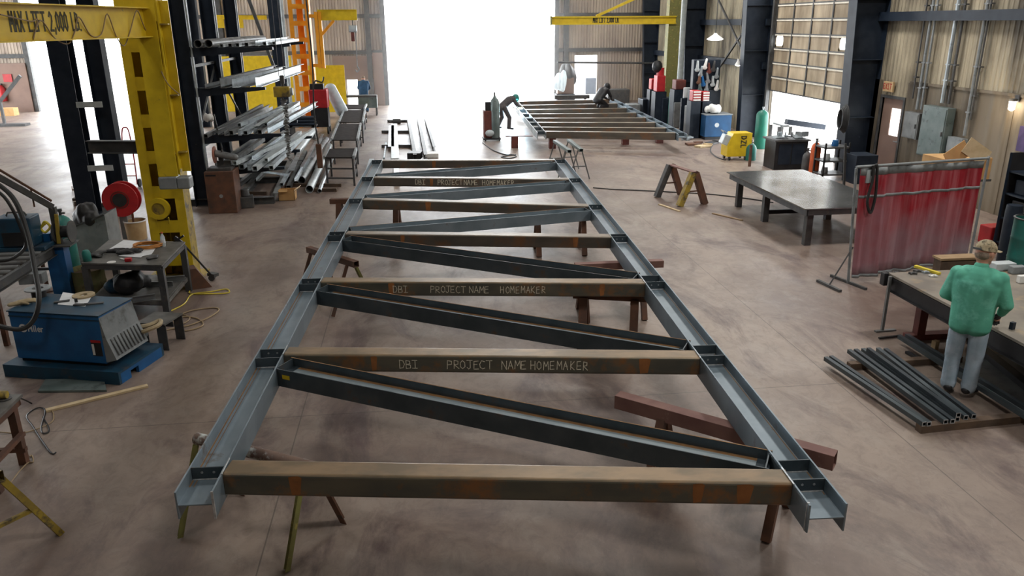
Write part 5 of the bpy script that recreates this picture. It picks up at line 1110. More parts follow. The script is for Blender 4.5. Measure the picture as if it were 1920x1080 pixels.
# chain hoist in front of the rack
Yh = 15.6; p = PY(529, 172, Yh)
t = thing('chain_hoist', 'yellow electric chain hoist hanging with bunched chain before the rack', 'chain hoist', (p.x, p.y, p.z-.1))
mb = MB(); mb.box(p, (.30, .18, .19)); part(mb, 'housing', 'yellow_dirty_shade', t, bevel=.02)
mb = MB(); mb.cyl(p+V((.15, 0, 0)), p+V((.2, 0, 0)), .07); part(mb, 'motor_cover', 'light_grey', t, smooth=True)
mb = MB(); mb.cyl(p+V((.02, 0, .1)), p+V((.02, 0, .3)), .03); mb.box(p+V((.02, 0, .22)), (.08, .06, .14)); part(mb, 'top_hook', 'dark_grey', t)
q = PY(541, 300, Yh); rnd = random.Random(4)
for k in range(2):
    mb = MB(); pts = []
    for i in range(60):
        s = i/59; pts.append(V((p.x+.02+(q.x-p.x)*s*.45+rnd.uniform(-.06, .06)*(1-.3*s), Yh+rnd.uniform(-.05, .05), p.z-.1-(p.z-.1-q.z)*s)))
    mb.path(pts, .016, n=5, res=2); part(mb, 'bunched_chain', 'galv_dull', t, smooth=True)
mb = MB()
for x in (-.05, .05): mb.cyl(p+V((.02+x, 0, .28)), (p.x+.02+x, Yh, ZC), .006, n=6)
part(mb, 'suspension_cable', 'dark_grey', t)
# pendant control
Yp = 15.2; a = PY(601, 315, Yp); b = PY(594, 270, Yp); c = PY(583, 110, Yp)
t = thing('pendant_control', 'brown pendant control box hanging on a long dark cable', 'pendant control', (a.x, Yp, a.z))
mb = MB(); mb.bb((b.x-.02, Yp-.04, a.z), (b.x+.08, Yp+.04, b.z)); part(mb, 'handle_box', 'rust', t, bevel=.01)
mb = MB(); mb.path([(b.x+.03, Yp, b.z), (b.x-.0, Yp, b.z+.6), (c.x+.02, Yp, c.z), (c.x, Yp, c.z+1.5), (c.x, Yp, ZC)], .014, res=5); part(mb, 'cable', 'rubber', t, smooth=True)
# ---- orange mast with jib in the back
YO = 33.; x0_ = PY(539, 60, YO).x+.1; x1_ = PY(577, 60, YO).x+.1; zt_ = 5.6
t = thing('jib_crane', 'orange jib crane with ladder-like mast near the big doorway', 'crane', ((x0_+x1_)/2, YO, 0))
for x in (x0_, x1_-.14):
    mb = MB(); mb.bb((x, YO, 0), (x+.16, YO+.02, 7)); part(mb, 'mast_flange', 'orange', t)
    mb = MB(); mb.bb((x+(.0 if x == x0_ else .14), YO+.02, 0), (x+(.02 if x == x0_ else .16), YO+.45, 7)); part(mb, 'mast_web', 'orange', t)
for k in range(11):
    z = .3+k*.62; mb = MB(); mb.bb((x0_+.14, YO-.01, z-.09), (x1_-.12, YO+.012, z+.09)); part(mb, 'batten_plate', 'orange', t)
mb = MB(); mb.bb(((x0_+x1_)/2-.12, YO+.3, 0), ((x0_+x1_)/2+.12, YO+.32, 7)); part(mb, 'back_plate', 'orange', t)
a = PY(582, 128, YO-.3); b = PY(608, 128, YO-.3)
for x in (a.x, (a.x+b.x)/2+.05, b.x-.08):
    mb = MB(); mb.bb((x, YO-.35, a.z), (x+.12, YO-.15, PY(600, 22, YO-.3).z)); part(mb, 'jib_post', 'orange', t)
for z in (a.z+.1, PY(600, 30, YO-.3).z): mb = MB(); mb.bb((x1_-.1, YO-.33, z-.06), (b.x, YO-.14, z+.06)); part(mb, 'hinge', 'orange', t)
c = PY(606, 18, YO-.25); d = PY(670, 38, YO-.25)
mb = MB(); mb.ibeam((b.x-.1, YO-.25, (c.z+d.z)/2), (d.x, YO-.25, (c.z+d.z)/2), c.z-d.z, .2, .02, .014); part(mb, 'jib_beam', 'yellow', t)
mb = MB(); e = PY(622, 50, YO-.25); mb.bar((b.x, YO-.25, e.z-.3), (e.x+.1, YO-.25, d.z), .1, .1); part(mb, 'knee_brace', 'orange', t)
p = PY(662, 60, YO-.25); t = thing('chain_hoist', 'small white and red hoist hanging from orange crane beam', 'chain hoist', (p.x, p.y, p.z-.2))
mb = MB(); mb.cyl(p+V((-.15, 0, .12)), p+V((.15, 0, .12)), .13); part(mb, 'housing', 'light_grey', t, smooth=True)
mb = MB(); mb.box(p+V((-.02, 0, -.18)), (.14, .14, .34)); part(mb, 'chain_bag', 'red_brown', t, bevel=.03)
q = PY(670, 125, YO-.25); mb = MB(); mb.cyl(p+V((.1, 0, 0)), (q.x, YO-.25, q.z), .02, n=6); mb.path([(q.x, YO-.25, q.z), (q.x+.06, YO-.25, q.z-.1), (q.x-.02, YO-.25, q.z-.2), (q.x-.08, YO-.25, q.z-.12)], .025); part(mb, 'hook_line', 'grey', t)
mb = MB(); mb.cyl(p+V((0, 0, .2)), (p.x, YO-.25, d.z), .02, n=6); part(mb, 'trolley', 'dark_grey', t)
# yellow sheets along the back
for k, (xa, xb, yt, Y, lab) in enumerate(((402, 545, 106, 37.5, 'large yellow welding screen panel behind the storage rack'), (577, 645, 123, 36.5, 'large yellow panel right of the orange mast'))):
    a = PY(xa, yt, Y); b = PY(xb, yt, Y); t = thing('welding_screen', lab, 'screen', ((a.x+b.x)/2, Y, 0))
    mb = MB(); mb.bb((a.x, Y, .25), (b.x, Y+.04, a.z)); part(mb, 'panel', 'yellow', t)
    for x in (a.x+.15, b.x-.15):
        mb = MB(); mb.bb((x-.05, Y-.3, 0), (x+.05, Y+.3, .06)); mb.bb((x-.04, Y+.04, 0), (x+.04, Y+.1, a.z)); part(mb, 'stand_foot', 'dark_grey', t)
# yellow far crane beam seen through the rack
mb = MB(); mb.ibeam(PY(395, 32, 38), PY(500, 33, 38), .18, .15, .02, .015); o = lone(mb, 'overhead_rail', 'yellow', 'thin yellow rail spanning behind the rack uprights', 'rail', loc=PY(448, 33, 38))
for x in (404, 440):
    a = PY(x, 34, 38.2); mb = MB(); mb.bb((a.x, 38.15, a.z-.42), (a.x+.35, 38.2, a.z-.05)); lone(mb, 'capacity_sign', 'yellow', {404: 'small yellow plate under the rail, left one', 440: 'small yellow plate under the rail, right one'}[x], 'sign')
# black bundle of tubes beside orange mast
for k in range(7):
    y = 30.2; p = G(545, 245, .0); z = .55+.11*(k % 3); yy = 29.6+.14*(k//3)
    mb = MB(); mb.pipe((PY(532, 200, 29).x, yy, z), (PY(585, 200, 29).x, yy, z), .055, .01, n=12); lone(mb, 'black_pipe', 'navy', 'dark pipe in stack on stand beside orange mast', 'pipe', 'dark pipes stacked beside the orange mast', smooth=True)
mb = MB(); xa = PY(538, 200, 29).x; xb = PY(580, 200, 29).x
t = thing('pipe_stand', 'dark low stand carrying the black pipes by orange mast', 'stand', ((xa+xb)/2, 29.8, 0))
for x in (xa, xb): mb = MB(); mb.bb((x-.05, 29.5, 0), (x+.05, 30.1, .49)); part(mb, 'leg', 'dark_grey', t)
mb = MB(); mb.bb((xa-.1, 29.5, .44), (xb+.1, 30.1, .49)); part(mb, 'deck', 'dark_grey', t)
# ---- row of small steel tables
def small_table(c0, c1, c2, z, label, box_under=False):
    a = G(*c0, z); b = G(*c1, z); c = G(*c2, z); ex, ey, w = frame_of(a, b); dep = (c-b).length; ey = (c-b).normalized()
    t = thing('small_table', label, 'table', (a+b)/2*1.+ey*dep/2-V((0, 0, z)), group='row of small steel tables')
    P = [a, b, b+ey*dep, a+ey*dep]
    mb = MB(); mb.slab([(p.x, p.y) for p in P], z-.03, z); part(mb, 'tabletop', 'dull_top', t)
    for p, q in ((a, a+ey*dep), (b, b+ey*dep)):
        mb = MB(); mb.bar(p+V((0, 0, .0)), q+V((0, 0, .0)), .06, .08); part(mb, 'side_rail', 'galv', t)
    cc = (a+b)/2+ey*dep/2
    for p in P:
        p = p+(cc-p)*.08; mb = MB(); mb.htube((p.x, p.y, 0), (p.x, p.y, z-.03), .05, .05, .005, up=(0, 1, 0)); part(mb, 'leg', 'dark_grey', t)
    for zz in (.2, .45):
        for p, q in ((a, b), (b, b+ey*dep)): mb = MB(); mb.bar(p+(cc-p)*.08-V((0, 0, z-zz)), q+(cc-q)*.08-V((0, 0, z-zz)), .03, .04); part(mb, 'stretcher', 'dark_grey', t)
    return t
small_table((608, 295), (663, 295), (668, 279), .75, 'nearest of the small dark steel tables left of frame')
small_table((622, 262), (670, 262), (676, 232), .75, 'second nearest small dark steel table left of frame')
small_table((636, 229), (680, 229), (684, 206), .75, 'third small dark steel table, toward the doorway')
small_table((641, 204), (683, 204), (687, 196), .75, 'farthest small steel table, right before the box table')
Y = 37.0; a = PY(634, 195, Y); b = PY(706, 176, Y)
t = thing('tool_box_table', 'dark long table with drawers where man in blue leans', 'table', ((a.x+b.x)/2, Y+.3, 0))
mb = MB(); mb.bb((a.x, Y, .82), (b.x, Y+.6, .9)); part(mb, 'tabletop', 'dark_grey', t)
mb = MB(); mb.bb((b.x-.85, Y, .35), (b.x, Y+.55, .82)); part(mb, 'drawer_unit', 'green_steel', t)
for x in (a.x+.05, b.x-.05):
    for y in (Y+.04, Y+.55): mb = MB(); mb.bar((x, y, 0), (x, y, .82), .06, .06, up=(0, 1, 0)); part(mb, 'leg', 'dark_grey', t)
# red welder machine and tipped cylinder
Y = 31.; a = PY(581, 205, Y); b = PY(612, 168, Y)
t = thing('red_welding_machine', 'red wheeled welding machine behind the orange mast', 'welder', ((a.x+b.x)/2, Y+.3, 0))
rb_ = PY(596, 203, Y).z; mb = MB(); mb.bb((a.x, Y, rb_), (b.x, Y+.7, b.z)); part(mb, 'housing', 'red', t, bevel=.03)
mb = MB(); mb.bb((a.x+.02, Y+.02, .25), (b.x-.02, Y+.68, rb_)); part(mb, 'chassis', 'black', t)
for x in (a.x+.05, b.x-.05):
    for y in (Y, Y+.7): mb = MB(); mb.cyl((x-.03, y, .13), (x+.03, y, .13), .13, n=16); part(mb, 'wheel', 'rubber', t, smooth=True)
mb = MB(); mb.path([(a.x+.2, Y+.3, b.z), (a.x+.25, Y+.3, b.z+.3), (a.x+.5, Y+.3, b.z+.25), (b.x-.1, Y+.3, b.z+.45)], .03); mb.box((a.x+.3, Y+.3, b.z+.1), (.5, .4, .2)); part(mb, 'torch_bundle', 'black', t)
a = PY(620, 168, 32); b = PY(641, 212, 32); mb = MB(); mb.cap(a, b+V((0, 0, .1)), .24, .24, n=18); lone(mb, 'tipped_tank', 'light_grey', 'pale steel tank tipped on its cart right of red machine', 'tank', smooth=True)
# ---- steel on bearers left of the far doorway
def gbar(kind, a, b, z, s, m, lab, grp='steel laid on bearers before the big doorway'): return stock(kind, G(*a, z), G(*b, z), s, m, lab, grp)
for i, (x0_, x1_, y_) in enumerate(((716, 770, 274), (716, 768, 247), (727, 765, 227))):
    mb = MB(); mb.bar(G(x0_, y_, .05), G(x1_, y_, .05), .12, .10); lone(mb, 'timber_bearer', 'dark_grey', ('nearest', 'middle', 'farthest')[i]+' dark bearer under flat steel before the doorway', 'timber')
gbar('flat', (741, 297), (739, 232), .13, .12, 'light_grey', 'wide pale flat bar on bearers before the doorway')
gbar('flat', (733, 275), (734, 235), .13, .10, 'galv', 'pale flat bar left of widest bar on bearers')
gbar('tube', (720, 297), (724, 268), .05, .03, 'galv', 'thin rail pair on floor left of the flat bars')
gbar('channel', (775, 296), (763, 225), .14, .10, 'dark_grey', 'dark left channel of the open pair before doorway')
gbar('channel', (795, 296), (782, 225), .14, .10, 'dark_grey', 'dark middle channel before the doorway')
gbar('channel', (812, 280), (796, 225), .14, .08, 'dark_grey', 'dark right channel before the doorway')
mb = MB(); mb.bar(G(766, 291, .15), G(790, 291, .15), .5, .20); lone(mb, 'steel_block', 'black', 'black steel block between channels before doorway', 'block')
mb = MB(); a = G(797, 297); mb.bb((a.x, a.y, .0), (a.x+.42, a.y+.5, .14)); lone(mb, 'white_case', 'white', 'pale flat case on floor right of channels', 'case', bevel=.02)
mb = MB(); a = G(729, 228, .1); b = G(760, 227, .1); mb.cyl(a, b, .05); mb.cyl(a+(b-a)*.25, a+(b-a)*.7, .11); lone(mb, 'roller_shaft', 'dark_grey', 'dark roller on shaft lying at far end of flat bars', 'roller', smooth=True)
for (a, b, lab) in (((688, 330), (697, 300), 'left pale rail lying under far end of frame'), ((745, 345), (742, 308), 'right wide pale bar lying under far end of frame')):
    mb = MB(); mb.bar(G(*a, .06), G(*b, .06), .14, .08); lone(mb, 'steel_rail', 'galv', lab, 'rail')
# ================================================================ RIGHT SIDE
# ---- big steel layout table
q = [G(1363, 322, .75), G(1512, 392, .75), G(1640, 392, .75), G(1497, 316, .75)]
x0, x1, y0, y1 = q[1].x-.02, q[3].x+.05, q[1].y, q[0].y
t = thing('layout_table', 'large shiny steel layout table on thick legs right of frame', 'table', ((x0+x1)/2, (y0+y1)/2, 0))
mb = MB(); mb.bb((x0, y0, .73), (x1, y1, .75)); part(mb, 'tabletop', 'table_top', t)
mb = MB()
for x in (x0+.06, x1-.1): mb.channel((x, y0+.05, .66), (x, y1-.05, .66), .13, .05)
for y in (y0+.06, (y0+y1)/2, y1-.1): mb.bar((x0+.08, y, .67), (x1-.08, y, .67), .06, .10)
part(mb, 'apron', 'dark_grey', t)
for x in (x0+.22, x1-.22):
    for y in (y0+.25, (y0+y1)/2+.2, y1-.3): mb = MB(); mb.htube((x, y, 0), (x, y, .62), .12, .12, .008, up=(0, 1, 0)); part(mb, 'leg', 'dark_grey', t)
mb = MB(); mb.bar((x0+.22, (y0+y1)/2+.2, .2), (x1-.2, (y0+y1)/2+.2, .2), .06, .08); part(mb, 'stretcher', 'black', t)
# ---- red welding curtain on its stand
HC = 1.88
pa = G(1590, 531); pb = G(1846, 498); 
tp = lambda px, py: None
a = V((pa.x, pa.y, 0)); b0_ = PY(1853, 300, 11.9); b = V((b0_.x, 11.9, 0)); d = (b-a).normalized(); n = V((-d.y, d.x, 0)); L_ = (b-a).length
t = thing('welding_curtain', 'translucent red welding curtain with grey hems on a pipe stand', 'curtain', (a+b)/2)
mb = MB(); N1, N2 = 110, 8; vs_ = []; rnd = random.Random(3); ph = [rnd.uniform(0, 6.28) for _ in range(6)]
def fold(s): return .028*math.sin(s*21+ph[0])+.02*math.sin(s*47+ph[1])+.012*math.sin(s*83+ph[2])
def cloth_rows(z0, z1, rows, off, lo=0, hi=1):
    vs_ = []; fs_ = []
    for j in range(rows+1):
        z = z0+(z1-z0)*j/rows
        for i in range(N1+1):
            s = lo+(hi-lo)*i/N1; k = .5+.9*(1-z/HC); vs_.append(a+d*(.10+s*(L_-.2))+n*(fold(s)*k+off)-d*(.15*(z/HC)*(1-s))+V((0, 0, z*(1-.035*s))))
    for j in range(rows):
        for i in range(N1): o_ = j*(N1+1)+i; fs_.append((o_, o_+1, o_+N1+2, o_+N1+1))
    return vs_, fs_
mb.add(*cloth_rows(.10, HC-.03, 10, 0)); ct = part(mb, 'curtain_cloth', 'curtain_red', t, smooth=True)
sd = ct.modifiers.new('s', 'SOLIDIFY'); sd.thickness = .003
for z0_, z1_ in ((HC-.14, HC-.02), (HC-.50, HC-.455), (.07, .12)):
    mb = MB(); mb.add(*cloth_rows(z0_, z1_, 1, -.006)); h = part(mb, 'hem', 'grey', ct, smooth=True); sd = h.modifiers.new('s', 'SOLIDIFY'); sd.thickness = .003
mb = MB(); mb.cyl(a-d*.15+V((0, 0, HC)), b+V((0, 0, HC-.05)), .022, n=10); part(mb, 'top_pipe', 'grey', t, smooth=True)
for p in (a, b):
    mb = MB(); mb.cyl(p, p+V((0, 0, HC-.02))-(d*.15 if p is a else d*0), .022, n=10); part(mb, 'post', 'grey', t, smooth=True)
    mb = MB(); mb.bar(p-n*.38+V((0, 0, .02)), p+n*.38+V((0, 0, .02)), .04, .04); part(mb, 'foot', 'dark_grey', t)
mb = MB(); mb.bar(a+d*.06+V((0, 0, 1.72)), a+d*.2+V((0, 0, 1.72)), .04, .2); part(mb, 'grey_clamp', 'light_grey', t)
f0 = G(1533, 526, .02); f1 = G(1576, 546, .02); mb = MB(); mb.bar(f0, f1, .05, .04); mb.cyl((f0+f1)/2, a+V((0, 0, .6)), .012, n=6); lone(mb, 'stand_brace', 'dark_grey', 'dark floor brace left of the curtain stand', 'brace')
# cable loop hung over the curtain
mb = MB(); e = a+d*.12-n*.06
mb.path([e+V((0, 0, HC+.02)), e+d*.03+V((0, 0, 1.7)), e-d*.02+V((0, 0, 1.35)), e+d*.08+V((0, 0, 1.15)), e+d*.13+V((0, 0, 1.4)), e+d*.10+V((0, 0, 1.75)), e+d*.05+V((0, 0, HC+.02)), e+d*.03+n*.1+V((0, 0, 1.6))], .022, res=7)
lone(mb, 'draped_cable', 'rubber', 'dark cable loop slung over left end of the red curtain', 'cable', smooth=True)
# ---- the worker's fabrication table
ZM = .80; e0 = G(1670, 512, ZM); tx0 = 6.16; ty1 = e0.y+.02; ty0 = 5.2; tx1 = 8.25
t = thing('fabrication_table', 'long stained steel table on red legs in front of man in green', 'table', ((tx0+tx1)/2, (ty0+ty1)/2, 0))
mb = MB(); mb.bb((tx0, ty0, ZM-.03), (tx1, ty1, ZM)); part(mb, 'tabletop', 'shop_top', t)
mb = MB()
mb.ibeam((tx0+.05, ty0, ZM-.14), (tx0+.05, ty1-.02, ZM-.14), .2, .1, .012, .01); mb.ibeam((tx1-.1, ty0, ZM-.14), (tx1-.1, ty1-.02, ZM-.14), .2, .1, .012, .01); mb.bb((tx0+.05, ty1-.06, ZM-.22), (tx1-.1, ty1-.03, ZM-.03)); part(mb, 'apron_beam', 'black', t)
for x in (tx0+.28, tx1-.4):
    for y in (ty1-.42, 5.8):
        mb = MB(); mb.htube((x, y, .06), (x, y, ZM-.24), .11, .11, .008, up=(0, 1, 0)); part(mb, 'leg', 'red_brown', t)
for y in (ty1-.42, 5.8):
    mb = MB(); mb.bar((tx0+.1, y, .04), (tx1-.1, y, .04), .12, .08); part(mb, 'floor_beam', 'red_brown', t)
p = G(1690, 515, ZM); mb = MB(); mb.bar((tx0-.03, ty1-.1, .02), (tx0-.03, ty1-.1, ZM-.02), .035, .035, up=(0, 1, 0)); mb.bar((tx0-.14, ty1-.12, .012), (tx0+.16, ty1-.1, .012), .05, .02); lone(mb, 'prop_bar', 'galv_dull', 'thin grey bar standing against left corner of fabrication table', 'bar')
for dx, dz in ((0, 0), (.09, 0), (.18, .0)):
    mb = MB(); mb.bb((tx0-.06+dx, ty1-.02, ZM-.18), (tx0+.0+dx, ty1+.08, ZM+.0)); lone(mb, 'clamp_block', 'black', {0: 'black clamp jaw at table corner, left one', .09: 'black clamp jaw at table corner, middle one', .18: 'black clamp jaw at table corner, right one'}[dx], 'clamp', bevel=.01)
mb = MB(); mb.bar(G(1716, 499, ZM+.02), G(1762, 513, ZM+.02), .05, .03); lone(mb, 'wooden_ruler', 'cord_yellow', 'yellow folding ruler lying on far end of fabrication table', 'ruler')
for i, (x, y, r_, m_, lab) in enumerate(((1722, 510, .06, 'dark_grey', 'dark square hand tool beside yellow ruler'), (1736, 512, .045, 'galv', 'shiny metal clamp on table below yellow ruler'), (1750, 519, .05, 'white', 'crumpled white rag near jacket sleeve on table'), (1712, 514, .05, 'dark_grey', 'dark pliers at far left of table top'))):
    p = G(x, y, ZM); mb = MB(); mb.bar(p+V((-r_, -.02, .012)), p+V((r_, .02, .012)), .02, .02); mb.bar(p+V((-r_, .03, .012)), p+V((r_*.8, -.03, .014)), .02, .02); mb.ell(p+V((0, 0, .02)), (.02, .02, .016), 8); lone(mb, 'hand_tool', m_, lab, 'tool')
p0 = G(1764, 492, .78); mb = MB(); 
t = thing('wooden_crate', 'pale wooden crate top behind left shoulder of man in green', 'crate', (p0.x+.45, p0.y+.45, 0))
mb.bb((p0.x+.0, p0.y, .80), (p0.x+.6, p0.y+.2, .83)); part(mb, 'lid', 'wood', t); mb = MB(); mb.bb((p0.x+.02, p0.y+.02, 0), (p0.x+.58, p0.y+.18, .80)); part(mb, 'crate_body', 'dark_wood', t)
for x, y, w5, m_, lab in ((1878, 505, .30, 'light_grey', 'pale box on table just right of man'), (1906, 512, .2, 'grey', 'grey crumpled packet near right edge of table'), (1917, 530, .14, 'white', 'white cup at right photo edge on table')):
    p = G(x, y, ZM); mb = MB(); mb.box(p+V((0, 0, .05)), (w5, w5*.5, .10), rz=.1*w5); lone(mb, 'small_box', m_, lab, 'box', bevel=.01)
p = G(1897, 617, ZM); mb = MB(); mb.box(p+V((0, 0, .04)), (.05, .04, .08), rz=.3); lone(mb, 'steel_clip', 'navy', 'small dark steel clip standing on table right of man', 'clip')
# ---- tubes on timbers on the floor
ZT2 = .105
tb0 = G(1722, 803, .04); tb1 = G(1925, 782, .04)
mb = MB(); mb.bar(tb0+V((0, 0, 0)), tb1, .09, .08); lone(mb, 'timber_bearer', 'dark_wood', 'near timber bearer under front ends of the black tubes', 'timber')
mb = MB(); mb.bar(G(1591, 686, .04), G(1800, 672, .04), .09, .08); lone(mb, 'timber_bearer', 'dark_wood', 'far timber bearer under rear ends of the black tubes', 'timber')
tl = [((1548, 672), (1733, 795), 0, 'outermost black tube, alone at left on the timbers'), ((1558, 670), (1742, 795), 0, 'black tube tight beside the outermost left one'), ((1592, 658), (1773, 791), 0, 'first black tube of the main bundle on timbers'),
 ((1604, 657), (1786, 790), 0, 'second black tube of the main bundle on timbers'), ((1618, 656), (1795, 786), 0, 'third tube, greyer, of the main bundle on timbers'), ((1628, 655), (1797, 778), .05, 'tube riding on top of the main bundle'),
 ((1646, 655), (1811, 783), 0, 'fifth tube, tilted square end, of the main bundle'), ((1660, 656), (1826, 781), 0, 'rightmost tube of the main bundle on timbers'),
 ((1686, 631), (1930, 785), 0, 'left black tube passing behind the worker'), ((1700, 629), (1940, 775), 0, 'right black tube passing behind the worker')]
for i, (a, b, up, lab) in enumerate(tl):
    p = G(*a, ZT2+up); q_ = G(*b, ZT2+up); dd = (q_-p).normalized()
    mb = MB(); mb.htube(p, q_, .050, .050, .005, up=(0, 0, 1) if i != 6 else (0, .6, 1)); 
    t = lone(mb, 'square_tube', ('black_tube', 'black_tube2')[i % 2], lab, 'tube', 'black square tubes laid on timbers on the floor')
    if i not in (8, 9):
        mb = MB(); mb.htube(q_, q_+dd*.003, .050, .050, .007); e_ = mb.build('cut_end', 'weld', t, inv=Matrix.Translation(t.location).inverted())
mb = MB(); mb.bar(G(1648, 634, .02), G(1690, 629, .02), .03, .02); lone(mb, 'flat_bar', 'black', 'short black bar on floor by far end of tubes', 'bar')
mb = MB(); mb.bar(G(1700, 660, .02), G(1722, 672, .02), .05, .03); lone(mb, 'steel_offcut', 'black', 'black offcut on floor between tubes and timber', 'offcut')
p = G(1752, 655, 0); mb = MB(); mb.box(p+V((0, 0, .06)), (.07, .06, .12), rz=.3); lone(mb, 'wood_block', 'pale_wood', 'small pale wood block standing under fabrication table', 'block')
mb = MB(); mb.bb((6.25, 5.1, .001), (8.2, 8.3, .006)); lone(mb, 'floor_plate', 'grey', 'grey steel floor sheet under the fabrication table', 'plate')
mb = MB(); mb.bar(G(1822, 640, .05), (6.7, 7.05, .05), .12, .07); lone(mb, 'steel_beam', 'black', 'black beam on floor slanting right of worker legs', 'beam')
# ---- dark shelving at the right edge
S0 = G(1858, 470); t = thing('shelf_unit', 'tall dark steel shelving crammed with parts at right edge', 'shelf', (S0.x+.6, S0.y+.2, 0))
sx0, sy0 = S0.x+.2, 12.2; hS = 1.75
for x in (sx0, sx0+1.5):
    for y in (sy0, sy0+.6): mb = MB(); mb.angle((x, y, 0), (x, y, hS), .05, .006, up=(0, 1, 0)); part(mb, 'post', 'navy', t)
for z in (.1, .55, 1.0, 1.4): mb = MB(); mb.bb((sx0, sy0, z), (sx0+1.52, sy0+.62, z+.03)); part(mb, 'shelf_board', 'navy', t)
mb = MB(); mb.bb((sx0, sy0+.6, .1), (sx0+1.52, sy0+.62, hS)); part(mb, 'back_panel', 'black', t)
rnd = random.Random(11)
for i, (x, z, w5, h5, m_, lab) in enumerate(((.08, .58, .4, .34, 'black', 'black bin on middle shelf, left one'), (.55, .58, .35, .3, 'blue_dark', 'dark blue bin on middle shelf'), (.08, 1.03, .45, .26, 'navy', 'navy bin on upper shelf, left one'), (.6, 1.03, .4, .3, 'black', 'black box on upper shelf'), (1.05, .58, .35, .33, 'dark_grey', 'dark grey bin on middle shelf, right'), (.1, .13, .4, .3, 'red', 'red box on the bottom shelf'), (.6, .13, .6, .3, 'black', 'black crate on the bottom shelf'))):
    mb = MB(); mb.bb((sx0+x, sy0+.05, z), (sx0+x+w5, sy0+.5, z+h5)); lone(mb, 'storage_bin', m_, lab+' of right-edge shelving', 'bin', bevel=.02)
cloth(V((sx0+.75, sy0+.3, 1.75)), .45, 'navy', 'dark heap of hoses on top of the right-edge shelving', 'hose_heap', 'hose', 21, .6)
p = PY(1784, 296, 12.6)
t = thing('open_carton', 'open cardboard carton flaps showing above the red curtain', 'cardboard box', (p.x+.2, 12.8, 0))
mb = MB(); mb.bb((p.x-.2, 12.5, 1.35), (p.x+.7, 13.1, 1.72)); part(mb, 'carton', 'cardboard', t)
mb = MB(); mb.box((p.x+.02, 12.5, 1.80), (.42, .01, .3), ry=-.6); part(mb, 'flap', 'cardboard', t); mb = MB(); mb.box((p.x+.36, 12.48, 1.84), (.5, .01, .28), ry=.55); part(mb, 'flap', 'pale_wood', t)
mb = MB()
for x in (p.x-.15, p.x+.6): mb.bar((x, 12.8, 0), (x, 12.8, 1.35), .06, .06, up=(0, 1, 0))
mb.bb((p.x-.25, 12.5, 1.31), (p.x+.75, 13.1, 1.35)); part(mb, 'stand', 'dark_grey', t)
for x, y, ztp, r_, m_, lab in ((1905, 500, .98, .22, 'teal', 'tall teal drum at the right edge behind the table'),):
    g = G(x+4, y+20); t = thing('drum', lab, 'drum', g); mb = MB(); mb.lathe(g, [(r_, 0), (r_, ztp*.33), (r_*1.03, ztp*.35), (r_, ztp*.37), (r_, ztp*.66), (r_*1.03, ztp*.68), (r_, ztp*.7), (r_, ztp)], 26, cap=False); part(mb, 'shell', m_, t, smooth=True)
    mb = MB(); mb.lathe(g+V((0, 0, ztp)), [(r_, 0), (r_+.015, .01), (r_+.015, .02), (r_*.95, .025)], 26, cap=False); part(mb, 'rim', 'galv_dull', t, smooth=True); mb = MB(); mb.lathe(g+V((0, 0, ztp*.8)), [(r_*.98, 0), (.01, .01)], 20); part(mb, 'fill', 'black', t)
mb = MB(); g = G(1882, 490); mb.lathe(g, [(.12, 0), (.13, .9), (.12, 1.0)], 18); lone(mb, 'dark_drum', 'navy', 'narrow dark drum left of the teal drum at right edge', 'drum', smooth=True)
mb = MB(); g = G(1858, 455); mb.box(g+V((0, 0, .17)), (.36, .3, .34), rz=.1); lone(mb, 'red_bucket', 'red', 'dark red box on floor right of the curtain bottom', 'box', bevel=.02)
# ---- yellow plasma cutter, cylinders, cart by the roll-up door
gy = G(1384, 301); w6 = .78; a = G(1354, 299); b = G(1412, 302); hz = PY(1384, 250, gy.y).z
t = thing('welding_machine', 'yellow wheeled welding machine with dark letters near roll-up door', 'welder', ((a.x+b.x)/2, gy.y+.25, 0))
X0, X1 = a.x+.03, b.x-.02
P_ = [(X0, .12), (X1-.12, .12), (X1, .28), (X1, hz), (X0+.17, hz), (X0, hz-.38)]
mb = MB(); vs_ = [V((x, gy.y, z)) for x, z in P_]+[V((x, gy.y+.5, z)) for x, z in P_]; n_ = 6
mb.add(vs_, [(i, (i+1) % n_, n_+(i+1) % n_, n_+i) for i in range(n_)]+[tuple(range(n_)), tuple(range(2*n_-1, n_-1, -1))]); bd_ = part(mb, 'housing', 'yellow', t, bevel=.012)
mb = MB(); letters(mb, 'DZL', (X0+.42, gy.y-.004, hz-.10), (0, 0, -1), (1, 0, 0), (0, -1, 0), .15, w=.035, space=.85); part(mb, 'lettering', 'text_dark', bd_)
for x in (X0+.1, X1-.15):
    for y in (gy.y+.05, gy.y+.45): mb = MB(); mb.cyl((x-.02, y, .065), (x+.02, y, .065), .065, n=14); part(mb, 'caster', 'rubber', t, smooth=True)
mb = MB(); mb.box((X0-.02, gy.y+.2, hz-.2), (.2, .3, .3), ry=.4); part(mb, 'control_panel', 'light_grey', t, bevel=.02)
mb = MB(); mb.path([(X0, gy.y+.1, hz-.02), (X0-.1, gy.y+.1, hz+.06), (X0-.12, gy.y+.3, hz+.06), (X0, gy.y+.4, hz-.02)], .015); part(mb, 'handle', 'grey', t, smooth=True)
mb = MB(); p = G(1405, 312); mb.cyl(p, p+V((0, 0, .62)), .045, n=8); lone(mb, 'rusty_post', 'rust', 'thin rusty post right in front of yellow machine', 'post', smooth=True)
cylinder(1424, 278, 1.36, .20, 'green', 'bright green gas cylinder right behind the yellow machine', 'galv')
cylinder(1406, 300, .62, .17, 'teal', 'short teal cylinder against right side of yellow machine', 'dark_grey')
cylinder(1524, 332, 1.05, .13, 'orange_red', 'orange gas cylinder standing behind the layout table', 'dark_grey')
